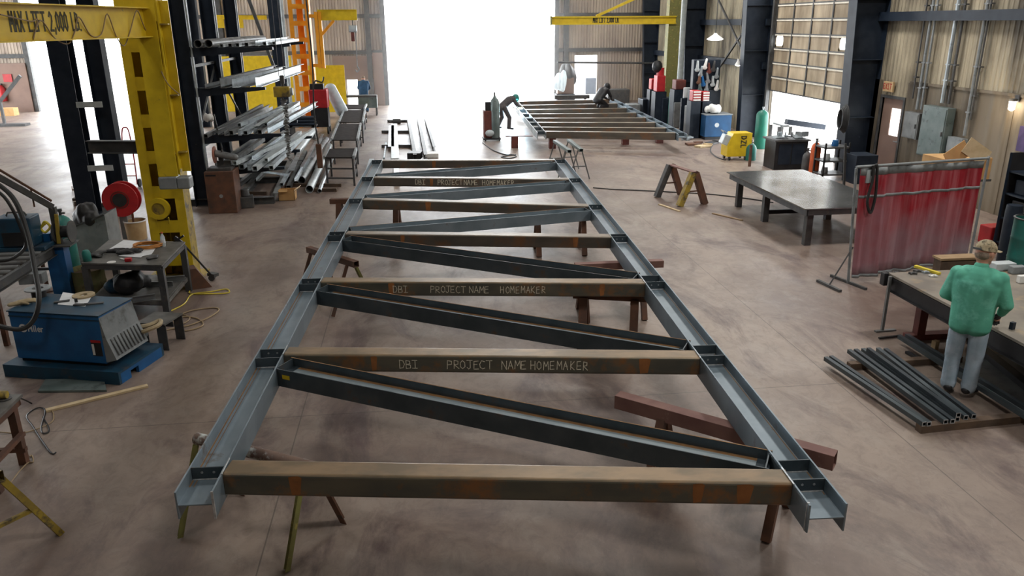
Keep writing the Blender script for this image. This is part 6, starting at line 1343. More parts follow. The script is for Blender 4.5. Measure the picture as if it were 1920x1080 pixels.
cylinder(1510, 328, .75, .13, 'dark_grey', 'dull grey cylinder left of the orange cylinder', 'dark_grey')
def stand_box(x0, x1, yt, yb, dep, name, m, label, cat, bevel=.01, z0=0., group=None, top=None):
    g = G((x0+x1)/2, yb); a = PY(x0, yb, g.y); b = PY(x1, yb, g.y); h = PY((x0+x1)/2, yt, g.y).z
    mb = MB(); mb.bb((a.x, g.y, z0), (b.x, g.y+dep, h)); o = lone(mb, name, m, label, cat, group, bevel=bevel); return o, a.x, b.x, g.y, h
# welding table crowded with shiny parts
g = G(1480, 318); Yt = g.y; a = PY(1452, 300, Yt); b = PY(1512, 300, Yt); hT = PY(1480, 262, Yt).z
t = thing('parts_bench', 'dark bench loaded with shiny scrap in front of roll-up door', 'bench', ((a.x+b.x)/2, Yt+.35, 0))
mb = MB(); mb.bb((a.x-.05, Yt-.05, hT-.05), (b.x+.05, Yt+.8, hT)); part(mb, 'bench_top', 'dark_grey', t)
mb = MB(); mb.bb((a.x, Yt, 0), (b.x, Yt+.7, hT-.05)); part(mb, 'cabinet_body', 'black', t)
mb = MB(); mb.bb((a.x+.1, Yt-.015, .15), ((a.x+b.x)/2-.02, Yt, hT-.12)); mb2 = MB(); mb2.bb(((a.x+b.x)/2+.02, Yt-.015, .15), (b.x-.1, Yt, hT-.12)); part(mb, 'door', 'navy', t); part(mb2, 'door', 'navy', t)
rnd = random.Random(5)
for k, lab in enumerate(('bright curved metal offcut at left of the parts bench', 'bright metal offcut in middle of the parts bench', 'bright folded offcut at right of the parts bench', 'grey bent plate at back of the parts bench', 'dull metal bracket hanging at front of parts bench')):
    x = a.x+.1+(b.x-a.x-.2)*k/4; mb = MB(); mb.box((x, Yt+.15+.1*(k % 3), hT+.06), (.28, .2, .03), rz=rnd.uniform(-1, 1), rx=rnd.uniform(-.5, .5)); mb.box((x+.08, Yt+.2, hT+.12), (.2, .03, .14), rz=rnd.uniform(-1, 1)); lone(mb, 'metal_offcut', 'galv', lab, 'offcut')
# long beam table by the open door
a = PY(1480, 235, 23.5); b = PY(1590, 240, 23.5); t = thing('cutting_table', 'long steel table with dark beam standing in open roll-up doorway', 'table', ((a.x+b.x)/2, 23.8, 0))
hz = a.z; mb = MB(); mb.bb((a.x, 23.5, hz-.05), (11.3, 24.3, hz)); part(mb, 'tabletop', 'grey', t)
for x in (a.x+.1, 11.2):
    for y in (23.6, 24.2): mb = MB(); mb.bar((x, y, 0), (x, y, hz-.05), .08, .08, up=(0, 1, 0)); part(mb, 'leg', 'dark_grey', t)
mb = MB(); mb.bar(PY(1474, 228, 23.3), PY(1545, 238, 23.3), .2, .16); lone(mb, 'steel_beam', 'navy', 'dark beam jutting left over the table at roll-up doorway', 'beam')
# cart with wheels and shelves right of the orange cylinder
g = G(1560, 340); a = PY(1542, 330, g.y); b = PY(1586, 330, g.y)
t = thing('tool_cart', 'dark three-shelf tool cart right of the orange cylinder', 'cart', ((a.x+b.x)/2, g.y+.3, 0))
for x in (a.x, b.x):
    for y in (g.y, g.y+.5): mb = MB(); mb.bar((x, y, .1), (x, y, 1.0), .04, .04, up=(0, 1, 0)); part(mb, 'post', 'black', t)
for z in (.15, .5, .85): mb = MB(); mb.bb((a.x-.02, g.y-.02, z), (b.x+.02, g.y+.52, z+.04)); part(mb, 'shelf', 'dark_grey', t)
for x in (a.x, b.x): mb = MB(); mb.cyl((x-.02, g.y, .06), (x+.02, g.y, .06), .06, n=12); part(mb, 'wheel', 'rubber', t, smooth=True)
for (x, z, m_, lab) in ((.1, .19, 'galv_dull', 'round grey part on bottom shelf of dark tool cart'), (.12, .54, 'light_grey', 'pale tin on middle shelf of dark tool cart'), (.3, .89, 'blue', 'blue tool lying on top of the dark tool cart')):
    mb = MB(); mb.lathe((a.x+x+.05, g.y+.2, z), [(.08, 0), (.09, .04), (.07, .16)], 14); lone(mb, 'tin', m_, lab, 'tin', smooth=True)
# hoses and gear hung on the near right column
mb = MB(); c = V((11.4, 20.1, 1.7)); rnd = random.Random(8)
for k in range(5):
    r_ = .28-.02*k; mb.path([c+V((-.03*k-.05, r_*math.cos(t_)*.7, -.2+r_*1.3*math.sin(t_))) for t_ in [i*math.pi/6 for i in range(13)]], .022, n=6, res=3)
lone(mb, 'hose_bundle', 'rubber', 'black hose bundle hung on column beside the roll-up door', 'hose', smooth=True)
mb = MB(); p = G(1582, 352); mb.bar(p, V((p.x-.05, p.y+.1, 1.1)), .05, .05); lone(mb, 'leaning_bar', 'rubber', 'dark bar leaning near column by roll-up door', 'bar')
# open-floor bits
mb = MB(); mb.bar(G(1236, 383, .012), G(1274, 396, .012), .06, .022); lone(mb, 'wood_lath', 'pale_wood', 'pale wooden lath on floor beside the empty sawhorse', 'slat')
mb = MB(); mb.bar(G(1336, 400, .012), G(1392, 413, .012), .05, .02); lone(mb, 'wood_lath', 'wood', 'greyish lath on floor left of the layout table leg', 'slat')
cord('air_hose', ((1112, 352), (1150, 355), (1200, 357), (1260, 360), (1330, 364), (1400, 372), (1450, 380)), 'rubber', 'thin dark hose lying straight across open floor to layout table', r=.014)
cord('power_cord', ((905, 268), (925, 282), (948, 290), (960, 290), (968, 293), (955, 297), (940, 294), (960, 291), (967, 290)), 'black', 'black cord on floor trailing from the gas cylinder cart', r=.02)
# ---- second frame being welded at the back
Zf = .62
fa, fb = G(1023, 246, Zf), G(1268, 249, Zf); fc, fd = G(972, 190, Zf), G(1142, 186, Zf)
f2 = thing('welded_truss', 'smaller welded steel truss at the back being worked on by welders', 'steel frame', ((fa+fd)/2)-V((0, 0, Zf)))
l2 = (fc-fa).normalized(); r2 = (fd-fb).normalized()
for a, b, s in ((fa, fc, -1), (fb, fd, 1)):
    d = (b-a).normalized(); n = V((-d.y, d.x, 0))*(-s); off = n*.15+V((0, 0, -.12))
    mb = MB(); mb.ibeam(a-d*.25+off, b+d*.2+off, .3, .22, .02, .015, up=n); part(mb, 'chord_beam', 'galv_dull' if s < 0 else 'steel', f2)
for k in range(8):
    s = (0, .105, .235, .36, .50, .66, .83, 1.)[k]; a = fa.lerp(fc, s); b = fb.lerp(fd, s); d = (b-a).normalized()
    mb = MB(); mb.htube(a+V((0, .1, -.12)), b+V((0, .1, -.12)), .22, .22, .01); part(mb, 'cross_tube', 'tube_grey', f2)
    for e_, nn in ((a, -1), (b, 1)):
        mb = MB(); mb.box(e_+V((nn*.15, .1, -.07)), (.26, .02, .12)); part(mb, 'connection_plate', 'steel_dark', f2)
for i, (x, y, xx, yy, lab) in enumerate(((952, 276, 1010, 262, ''),)): pass
for px, py, lab in ((965, 277, 'left end'), (1035, 278, 'second from left'), (1172, 271, 'third from left'), (1236, 268, 'right end')):
    p = G(px, py); t = thing('frame_stand', 'rust-brown stand post under back frame, '+lab, 'stand', p, group='stand posts under the back frame')
    mb = MB(); mb.htube(p, p+V((0, 0, .395)), .22, .22, .01, up=(0, 1, 0)); part(mb, 'post', 'red_brown', t); mb = MB(); mb.box(p+V((.15 if lab == 'left end' else 0, .0, .385)), (.9 if lab == 'left end' else .4, .24, .02)); part(mb, 'head_plate', 'primer', t)
# gas cylinder cart
g = G(920, 263); t = thing('cylinder_cart', 'dark red welder cart holding gas bottles before the doorway', 'cart', g)
k = 1.12
mb = MB(); mb.bb(g+V((-.24, -.15, .1)), g+V((.04, .35, 1.05))); part(mb, 'welder_box', 'red_brown', t, bevel=.02)
mb = MB(); mb.bb(g+V((-.28, -.25, .05)), g+V((.34, .4, .10))); part(mb, 'platform', 'black', t)
for x in (-.22, .28): mb = MB(); mb.cyl(g+V((x, -.2, .06)), g+V((x+.04, -.2, .06)), .07, n=12); part(mb, 'wheel', 'rubber', t, smooth=True)
mb = MB(); mb.box(g+V((-.08, 0, 1.2)), (.2, .2, .3)); part(mb, 'feeder_box', 'black', t, bevel=.02)
mb = MB(); mb.ell(g+V((-.05, -.22, .28)), (.16, .1, .12), 12); part(mb, 'gauge_cover', 'light_grey', t, smooth=True)
g2 = g+V((.16, -.05, .10)); t = thing('gas_cylinder', 'tall dark green gas cylinder on cart before the doorway', 'gas cylinder', g2)
mb = MB(); mb.lathe(g2, [(.16, 0), (.165, .03), (.165, 1.2), (.13, 1.32), (.06, 1.4), (.05, 1.45)], 20); part(mb, 'body', 'green_steel', t, smooth=True); mb = MB(); mb.cyl(g2+V((0, 0, 1.44)), g2+V((0, 0, 1.58)), .03); part(mb, 'valve', 'dark_grey', t)
# ---- far yellow jib crane by the right
YJ = 33.; pa = PY(1035, 31, YJ); pb = PY(1266, 45, YJ); px0 = PY(1257, 60, YJ); px1 = PY(1279, 60, YJ)
t = thing('jib_crane', 'far yellow-green jib crane with lettered beam right of doorway', 'crane', ((px0.x+px1.x)/2, YJ, 0))
mb = MB(); mb.htube(((px0.x+px1.x)/2-.1, YJ+.2, 0), ((px0.x+px1.x)/2-.1, YJ+.2, 8.), .48, .4, .02, up=(0, 1, 0)); part(mb, 'mast', 'olive', t)
mb = MB(); mb.ibeam((pa.x, YJ, (pa.z+pb.z)/2), (px1.x-.3, YJ, (pa.z+pb.z)/2), pa.z-pb.z, .2, .05, .02); jb2 = part(mb, 'jib_beam', 'yellow', t)
ta = PY(1112, 42, YJ-.02); tb_ = PY(1162, 42, YJ-.02); pr = MB(); wn = letters(pr, txt, (0, 0, 0), (1, 0, 0), (0, 0, 1), (0, -1, 0), .17, space=.72); kk = (tb_.x-ta.x)/wn
mb = MB(); letters(mb, txt, (ta.x, YJ-.012, (pa.z+pb.z)/2-.08), (1, 0, 0), (0, 0, 1), (0, -1, 0), .17, w=.03, space=.72*kk, kx=kk*.95); part(mb, 'lettering', 'text_dark', jb2)
a = PY(1118, 29, YJ); mb = MB(); mb.bar((a.x, YJ, pa.z), ((px0.x+px1.x)/2-.2, YJ, pa.z+1.35), .1, .1); part(mb, 'tie_bar', 'yellow', t)
mb = MB(); mb.box((pa.x-.05, YJ, (pa.z+pb.z)/2), (.05, .3, .35)); part(mb, 'end_stop', 'olive', t)
# ---- clutter along the far right wall
def obj_at(x0, x1, yt, yb, **k): pass
rust_list = [
 (1178, 1200, 196, 222, .7, 'grinding_machine', 'grey', 'grey rounded machine at back right of the far frame', 'machine'),
 (1204, 1238, 186, 222, .8, 'tool_bench', 'navy', 'dark cabinet bench behind the far frame right side', 'bench'),
 (1240, 1262, 184, 232, .7, 'tool_locker', 'navy', 'dark locker right of the dark cabinet bench', 'locker'),
 (1140, 1180, 168, 196, .7, 'saw_table', 'dark_grey', 'dark long saw table behind the crouching welder', 'table'),
 (1262, 1280, 192, 240, .6, 'parts_rack', 'galv_dull', 'grey cluttered parts rack at end of the far frame', 'rack'),
 (1290, 1312, 200, 258, .6, 'machine_stand', 'dark_grey', 'dark machine stand left of small blue welder', 'stand'),
 (1098, 1130, 146, 176, .5, 'storage_locker', 'navy', 'dark locker row against back wall right of white doorway', 'locker'),
 (1148, 1172, 140, 172, .5, 'storage_locker', 'dark_grey', 'grey-black locker against back wall left of dark corner column', 'locker')]
for x0_, x1_, yt, yb, dep, nm, m_, lab, cat in rust_list: stand_box(x0_, x1_, yt, yb, dep, nm, m_, lab, cat, bevel=.03)
# small blue welder on the right with grey lid and paper heap
g = G(1345, 262); a = PY(1320, 262, g.y); b = PY(1369, 262, g.y); h = PY(1345, 216, g.y).z
t = thing('welding_power_source', 'blue welding power source by the right wall bracing', 'welder', ((a.x+b.x)/2, g.y+.4, 0))
mb = MB(); mb.bb((a.x, g.y, .1), (b.x, g.y+.8, h)); part(mb, 'cabinet', 'blue_far', t, bevel=.02); mb = MB(); mb.bb((a.x-.02, g.y-.02, h), (b.x+.02, g.y+.82, h+.03)); part(mb, 'top_cover', 'grey', t)
mb = MB(); mb.bb((a.x+.05, g.y+.05, 0), (b.x-.05, g.y+.75, .1)); part(mb, 'foot', 'black', t); mb = MB(); mb.cyl(((a.x+b.x)/2-.05, g.y-.01, h*.6), ((a.x+b.x)/2-.05, g.y, h*.6), .08, n=18); part(mb, 'round_badge', 'light_grey', t)
cloth(V(((a.x+b.x)/2-.1, g.y+.35, h+.04)), .34, 'white', 'crumpled white paper heap on the far blue welder', 'paper_heap', 'paper', 31, .5)
# red things: chest, cabinet, machine head, tool chest
def box_px(x0_, y0_, x1_, y1_, Y, dep, nm, m_, lab, cat, legs=True, **k):
    a = PY(x0_, y0_, Y); b = PY(x1_, y1_, Y); t = thing(nm, lab, cat, ((a.x+b.x)/2, Y+dep/2, 0 if legs else b.z))
    mb = MB(); mb.bb((a.x, Y, b.z), (b.x, Y+dep, a.z)); part(mb, 'body', m_, t, bevel=.03)
    if legs and b.z > .1:
        mb = MB(); mb.bb((a.x-.06, Y-.03, 0), (b.x+.06, Y+dep+.02, b.z)); part(mb, 'pedestal', 'navy', t)
    return t, a, b
box_px(1222, 148, 1232, 168, 33.5, .4, 'tool_chest', 'red', 'small pale red drawer chest left of the red machine', 'tool chest')
t, a, b = box_px(1233, 142, 1247, 172, 32., .5, 'drill_press', 'red', 'red upright machine with black motor by the far crane mast', 'machine')
mb = MB(); mb.ell(((a.x+b.x)/2-.15, 32.2, a.z+.35), (.22, .22, .25), 12); part(mb, 'motor', 'black', t, smooth=True); mb = MB(); mb.cyl(((a.x+b.x)/2, 32.2, a.z), ((a.x+b.x)/2, 32.2, a.z+.3), .15); part(mb, 'red_head', 'red', t, smooth=True)
t, a, b = box_px(1268, 150, 1286, 168, 30.5, .5, 'hose_reel_machine', 'red_brown', 'dark red drum-shaped machine right of the far crane mast', 'machine')
cylinder(1258, 234, 1.5, .14, 'teal', 'pale teal gas cylinder standing before the far crane mast', 'light_grey')
box_px(1282, 164, 1297, 184, 29., .05, 'paper_notice', 'paper', 'white paper sheet held up among far clutter', 'paper')
for (x0_, y0_, x1_, y1_, lab) in ((1300, 170, 1314, 190, 'left pink-striped drawer chest among far clutter'), (1318, 172, 1330, 190, 'right red-striped drawer chest among far clutter')):
    t, a, b = box_px(x0_, y0_, x1_, y1_, 27.5, .4, 'tool_chest', 'red', lab, 'tool chest')
    for k in range(4): z = b.z+(a.z-b.z)*(k+.5)/4; mb = MB(); mb.bb((a.x+.02, 27.47, z-.025), (b.x-.02, 27.5, z+.025)); part(mb, 'drawer', 'white', t)
t, a, b = box_px(1302, 112, 1348, 168, 28.4, .3, 'tool_board', 'navy', 'dark board hung thick with tools and rags on right wall', 'tool board')
rnd = random.Random(17); ad_ = ('grey', 'pale', 'white', 'red', 'dark', 'silver', 'brown', 'blue', 'steel', 'light')
TP = [(1307, 122), (1313, 132), (1321, 118), (1329, 126), (1337, 122), (1343, 135), (1310, 146), (1318, 150), (1327, 144), (1336, 150), (1343, 158), (1312, 160), (1324, 160)]
for k, (x, y) in enumerate(TP):
    p = PY(x, y, 28.3); m_ = ('light_grey', 'galv', 'white', 'red_brown', 'dark_grey', 'galv', 'rust', 'blue', 'grey', 'light_grey', 'white', 'green_steel', 'galv')[k]
    mb = MB(); mb.cap(p+V((0, -.05, -.14)), p+V((rnd.uniform(-.06, .06), -.05, .12)), .07, .04, n=8); mb.ell(p+V((0, -.05, -.16)), (.1, .05, .08), 8)
    col_ = {'light_grey': 'pale', 'galv': 'silvery', 'white': 'white', 'red_brown': 'dark red', 'dark_grey': 'dark grey', 'rust': 'rusty', 'blue': 'blue', 'grey': 'grey', 'green_steel': 'greenish'}[m_]
    rowl = ('top', 'middle', 'bottom')[0 if y < 137 else 1 if y < 155 else 2]
    lone(mb, 'hanging_tool', m_, '%s item hung in %s row of the dark tool board%s' % (col_, rowl, {2: ', third along', 1: ', second along', 5: ', last along', 7: ', second along', 0: ', first along', 9: ', right side', 10: ', at right end', 11: ', at left end', 12: ', in centre'}.get(k, '')), 'tool', 'tools and rags hung on dark tool board', smooth=True)
# light column / pipe by the corner
mb = MB(); p = PY(1280, 60, 33.6); mb.cyl((p.x, 33.6, 0), (p.x, 33.6, ZC), .12, n=12); struct(mb, 'trim_15', 'light_grey')
# long tarp heap beside doorway and boxes
t, a, b = box_px(1046, 146, 1076, 176, 41., .6, 'cardboard_stack', 'brown_panel', 'brown boxes stacked at the right jamb of big doorway', 'box')
cloth(PY(1066, 145, 41.2)-V((0, 0, .3)), .55, 'dark_grey', 'dark coat heap on top of brown boxes by the doorway', 'coat_heap', 'cloth', 41, 1.0)
cloth(PY(1052, 150, 40.7)-V((0, 0, .6)), .4, 'plastic_clear', 'crumpled clear plastic hanging at the doorway right jamb', 'plastic_sheet', 'plastic', 42, 1.4)
mb = MB(); a = PY(1040, 178, 38.6); b = PY(1105, 178, 38.6); mb.bb((a.x, 38.5, .45), (b.x, 38.8, .62)); mb.bar((a.x+.2, 38.65, 0), (a.x+.2, 38.65, .45), .1, .1, up=(0, 1, 0)); mb.bar((b.x-.2, 38.65, 0), (b.x-.2, 38.65, .45), .1, .1, up=(0, 1, 0)); lone(mb, 'steel_trestle', 'dark_grey', 'low dark trestle just beyond far end of back frame', 'trestle')
# little floodlight signs outside the big door
for i, (x, y) in enumerate(((887, 157), (902, 157))):
    p = PY(x, y, 60); mb = MB(); mb.bb((p.x-.3, 60, 0), (p.x+.2, 60.3, .45)); mb.bb((p.x-.25, 60, 1.0), (p.x+.15, 60.2, 1.4)); mb.bb((p.x-.08, 60.1, .4), (p.x, 60.2, 1.1)); lone(mb, 'yard_equipment', 'light_grey', ('left', 'right')[i]+' of two faint pieces of equipment outside in the glare', 'equipment')
# long floor clutter between cylinder and yellow machine
for k, (x, y, m_, lab) in enumerate(((1300, 272, 'rust', 'rusty offcut on floor left of the yellow machine'), (1318, 276, 'pale_wood', 'tan wood scrap on floor left of the yellow machine'), (1335, 270, 'dark_grey', 'dark scrap on floor before far blue welder'), (1286, 262, 'galv', 'bright foil scrap at corner of back frame'))):
    p = G(x, y); mb = MB(); mb.box(p+V((0, 0, .04)), (.5, .3, .06), rz=.4*k); mb.box(p+V((.2, .1, .08)), (.3, .1, .05), rz=-.5*k); lone(mb, 'floor_scrap', m_, lab, 'scrap')
cord('power_cord', ((1338, 268), (1332, 282), (1340, 292), (1352, 298), (1360, 300)), 'black', 'black lead looping from far blue welder to yellow machine', r=.02)
# bench under the right wall, dark machines behind curtain top
stand_box(1600, 1640, 292, 345, .6, 'steel_locker', 'navy', 'dark locker partly behind the left edge of curtain', 'locker')
t = thing('purple_banner', 'purple cloth hung on wall at the far right edge', 'cloth', PX(1917, 250, XR-.1)); a = PX(1912, 236, XR-.1); mb = MB(); mb.bb((XR-.09, a.y-.6, a.z-.5), (XR-.036, a.y, a.z)); part(mb, 'cloth_panel', 'purple', t)
# ================================================================ PEOPLE
def figure(label, loc, rz, J, mats, vox=.012, glove_m=None, headgear='cap', build=1.):
    """J: joints in the person's own frame (facing +Y, right hand +X)"""
    t = thing('person', label, 'person', loc, rz); k = build
    g = {a: V(b) for a, b in J.items() if a != 'boxy'}; hk = 1.12 if J.get('boxy') else 1.
    hd = g['head']; hf = g['look'].normalized(); hu = (g['head']-g['neck']).normalized(); hs = hf.cross(hu).normalized(); hu = hs.cross(hf).normalized()
    def hp(x, y, z): return hd+(hs*x+hf*y+hu*z)*hk
    B = MB()
    B.cap(g['pelvis'], g['chest'], .135*k, .15*k, flat=.72); B.cap(g['sh_l'], g['sh_r'], .06, .06); B.cap(g['chest'], g['neck'], .10, .06)
    B.cap(g['neck'], hp(0, -.01, -.06), .058, .056)
    B.ell(hd, (.078*hk, .098*hk, .115*hk), 20, rz=math.atan2(-hf.x, hf.y)); B.cap(hp(0, .03, -.06), hp(0, .055, -.085), .05, .038)
    B.cap(hp(0, .092, .01), hp(0, .115, -.022), .010, .016, n=8); B.cap(hp(-.02, .088, -.058), hp(.02, .088, -.058), .010, .010, n=8)
    B.cap(hp(-.035, .085, .028), hp(.035, .085, .028), .012, .012, n=8)
    for s in (-1, 1): B.ell(hp(s*.080, -.005, -.005), (.013, .022, .034), 10, rz=math.atan2(-hf.x, hf.y))
    for s in 'lr':
        B.cap(g['sh_'+s], g['el_'+s], .050, .042); B.cap(g['el_'+s], g['wr_'+s], .042, .029)
        B.cap(g['hip_'+s], g['kn_'+s], .085*k, .056); B.cap(g['kn_'+s], g['an_'+s], .055, .038); B.cap(g['an_'+s], g['toe_'+s]-V((0, 0, .0)), .038, .033)
    def hand(M_, sc, s):
        w = g['wr_'+s]; d = g['hand_'+s].normalized(); sd = V((1, 0, 0)) if s == 'r' else V((-1, 0, 0))
        pn = d.cross(V((0, 0, 1))); pn = pn.normalized() if pn.length > .1 else V((1, 0, 0)); up = pn.cross(d).normalized()
        M_.cap(w, w+d*.075*sc, .028*sc, .038*sc, flat=.6, fdir=tuple(up))
        for i, (o, l) in enumerate(((-.030, .062), (-.010, .074), (.011, .070), (.030, .054))):
            a = w+d*.085*sc+pn*o*sc; b = a+d*l*.5*sc-up*.012*sc; c = b+(d*.35-up*.9).normalized()*l*.5*sc
            M_.cap(a, b, .0105*sc, .0098*sc, n=8); M_.cap(b, c, .0098*sc, .0085*sc, n=8)
        th = pn*(-1 if s == 'r' else 1); a = w+d*.03*sc+th*.03*sc; b = a+(d+th).normalized()*.04*sc; c = b+(d*1.2-up*.5).normalized()*.032*sc
        M_.cap(a, b, .014*sc, .012*sc, n=8); M_.cap(b, c, .012*sc, .010*sc, n=8)
    for s in 'lr': hand(B, .84 if glove_m else 1., s)
    B.build('body', 'skin', t, smooth=True, remesh=vox*.8)
    # jacket
    bx = J.get('boxy'); m = MB(); P = g['pelvis']; C = g['chest']; ax = (C-P).normalized()
    m.cap(P+ax*(-.03), C, .185*k, .205*k, flat=.76, n=24); m.cap(C-ax*.12, C+ax*.06, .205*k, .185*k, flat=.74, n=24)
    if bx:
        for sx in (-1, 1):
            m.cap(P+V((sx*.075, 0, -.09)), P+V((sx*.09, 0, .2)), .138, .128, n=20); m.cap(P+V((sx*.09, 0, .15)), C+V((sx*.10, -.005, .03)), .128, .142, n=20)
            m.cap(C+V((sx*.09, -.03, -.04)), g['sh_'+('l' if sx < 0 else 'r')]+V((-sx*.05, -.02, -.02)), .115, .095, n=18)
        m.cap(g['sh_l']+V((.09, 0, .02)), g['sh_r']+V((-.09, 0, .02)), .085, .085, n=18)
    m.cap(g['sh_l'], g['sh_r'], .082, .082, n=18); m.cap(C, g['neck']-(g['neck']-C)*.1, .14, .075, flat=.8)
    if not bx: m.cap(g['neck']-hu*.03, g['neck']+hu*.01, .072, .070)
    for s in 'lr':
        m.cap(g['sh_'+s], g['el_'+s], .082, .066, n=16); e = g['el_'+s]; w = g['wr_'+s]
        m.cap(e, w+(e-w)*.1, .066, .048, n=16)
        m.ell(e+(e-g['sh_'+s]).normalized()*(-.03), (.07, .07, .05), 12)
    # ragged folds
    rnd = random.Random(3)
    for i in range(7):
        a = -1.2+.4*i; c = P+ax*.05+V((math.sin(a)*.17*k, -math.cos(a)*.125*k, 0)); m.cap(c, c+ax*rnd.uniform(.18, .36)+V((rnd.uniform(-.02, .02), 0, 0)), .018, .008, n=8)
    m.build('jacket', mats[0], t, smooth=True, remesh=vox)
    m = MB(); m.cap(g['neck']+hu*(-.012), g['neck']+hu*.018, .076, .072); m.build('collar', mats[0], t, smooth=True)
    # trousers
    m = MB(); m.ell(P+V((0, 0, -.02)), ((.165 if bx else .175)*k, (.112 if bx else .135)*k, .13), 20)
    for s in 'lr':
        h, n_, a_ = g['hip_'+s], g['kn_'+s], g['an_'+s]; m.cap(h, n_, (.104 if bx else .112)*k, .088, n=16); m.cap(n_, a_+(n_-a_)*.05, .085, .078, n=16)
        for q, r_ in ((.12, .086), (.24, .082), (.9, .09)): c = a_.lerp(n_, q); m.ell(c, (r_, r_*.95, .03), 14)
        m.cap(h.lerp(n_, .35)+V((0, -.08, 0)), n_.lerp(h, .1)+V((.03, -.06, 0)), .02, .01, n=8)
    m.build('trousers', mats[1], t, smooth=True, remesh=vox)
    for s in 'lr':
        m = MB(); a_, o = g['an_'+s], g['toe_'+s]; m.cap(a_+V((0, 0, .06)), a_, .058, .056, n=14); m.cap(a_+V((0, 0, -.02))+(a_-o)*.25, o, .052, .048, n=14, flat=.85, fdir=(0, 0, 1)); 
        m.build('boot', 'black', t, smooth=True, remesh=.01)
    if glove_m:
        for s in 'lr':
            m = MB(); hand(m, 1.18, s); w = g['wr_'+s]; e = g['el_'+s]; m.cap(w+(e-w)*.22, w, .052, .042, n=14); m.build('glove', glove_m, t, smooth=True, remesh=.006)
    if headgear == 'cap':
        m = MB(); N_ = 24; vs_ = []; fs_ = []
        for j in range(8):
            b = j*math.pi/2/7*.98
            for i in range(N_): a = 2*math.pi*i/N_; rr = math.cos(b); vs_.append(hp(.090*rr*math.cos(a), .108*rr*math.sin(a)-.004, .018+.108*math.sin(b)**.9))
        for j in range(7):
            for i in range(N_): fs_.append((j*N_+i, j*N_+(i+1) % N_, (j+1)*N_+(i+1) % N_, (j+1)*N_+i))
        fs_ += [tuple(range(N_)), tuple(range(7*N_, 8*N_))]
        m.add(vs_, fs_); cp = m.build('cap', mats[2], t, smooth=True)
        m = MB(); q = [hp(.078*math.cos(a), .085+.085*math.sin(a), .022+.012*math.sin(a)) for a in [math.pi*i/12 for i in range(13)]]
        m.add(q+[x-hu*.006 for x in q], [tuple(range(13)), tuple(range(25, 12, -1))]+[(i, i+1, 14+i, 13+i) for i in range(12)]+[(12, 0, 13, 25)]); m.build('cap_bill', mats[2], cp)
        m = MB(); m.bar(hp(-.045, -.113, .03), hp(.045, -.113, .03), .012, .02); m.build('cap_strap', 'dark_grey', cp)
        m = MB(); m.ell(hp(0, -.022, -.015), (.083, .088, .075), 16); m.build('hair', 'hair', t, smooth=True)
        for s in (-1, 1):
            m = MB(); m.ell(hp(s*.032, .083, .012), (.013, .012, .010), 10); m.build('eye', 'black', t, smooth=True)
    elif headgear == 'helmet':
        m = MB(); m.ell(hp(0, .01, .02), (.12, .14, .14), 18); m.cap(hp(0, .1, .03), hp(0, .1, -.10), .09, .07, n=14); m.build('welding_helmet', mats[2], t, smooth=True)
        m = MB(); m.bar(hp(-.05, .195, .02), hp(.05, .195, .02), .01, .05); m.build('visor', 'dark_grey', t)
    else:
        m = MB(); m.ell(hp(0, -.015, .03), (.085, .10, .10), 16); m.build('hair', 'hair', t, smooth=True)
    return t
J1 = dict(boxy=True, pelvis=(0, 0, .95), chest=(0, .0, 1.28), neck=(0, .02, 1.48), head=(.01, .06, 1.65), look=(.6, .8, -.18), sh_l=(-.20, .0, 1.405), sh_r=(.20, -.01, 1.405),
  el_l=(-.285, .04, 1.14), wr_l=(-.20, .26, 1.02), hand_l=(.6, .7, -.3), el_r=(.30, .0, 1.13), wr_r=(.255, .17, .98), hand_r=(-.35, .5, -.75),
  hip_l=(-.095, 0, .90), hip_r=(.10, 0, .90), kn_l=(-.105, .02, .49), kn_r=(.105, .03, .49), an_l=(-.10, -.01, .10), an_r=(.10, .0, .10), toe_l=(-.13, .15, .052), toe_r=(.15, .15, .052))
pm = G(1793, 740); pm.z = 0
figure('person in green welding jacket, pale jeans and camouflage cap, back turned, at the fabrication table', pm, math.radians(-43), J1, ('jacket_green', 'denim', 'camo'), .011, 'black', 'cap', 1.0)
J2 = dict(pelvis=(0, 0, .93), chest=(0, .14, 1.24), neck=(0, .26, 1.44), head=(0, .33, 1.55), look=(0, .8, -.6), sh_l=(-.19, .2, 1.38), sh_r=(.19, .2, 1.38),
  el_l=(-.25, .35, 1.12), wr_l=(-.15, .55, 1.0), hand_l=(0, 1, -.2), el_r=(.25, .35, 1.12), wr_r=(.15, .55, 1.), hand_r=(0, 1, -.2),
  hip_l=(-.1, 0, .88), hip_r=(.1, 0, .88), kn_l=(-.11, .03, .48), kn_r=(.11, .03, .48), an_l=(-.11, 0, .1), an_r=(.11, 0, .1), toe_l=(-.12, .15, .052), toe_r=(.12, .15, .052))
p = PY(684, 200, 38.3); figure('person in dark blue shirt bent over beside the big doorway, back turned', (p.x, 38.2, 0), 0, J2, ('blue_cloth', 'blue_cloth', 'camo'), .016, None, 'hair', 1.15)
J3 = dict(pelvis=(0, -.10, .90), chest=(0, .22, 1.10), neck=(0, .40, 1.20), head=(0, .52, 1.20), look=(0, .8, -.7), sh_l=(-.17, .33, 1.18), sh_r=(.17, .33, 1.18),
  el_l=(-.22, .45, .92), wr_l=(-.10, .66, .85), hand_l=(.3, 1, -.3), el_r=(.22, .45, .92), wr_r=(.10, .68, .86), hand_r=(-.3, 1, -.3),
  hip_l=(-.12, -.1, .86), hip_r=(.12, -.08, .86), kn_l=(-.22, .05, .48), kn_r=(.2, .10, .48), an_l=(-.30, -.12, .1), an_r=(.28, .02, .1), toe_l=(-.33, .04, .052), toe_r=(.30, .18, .052))
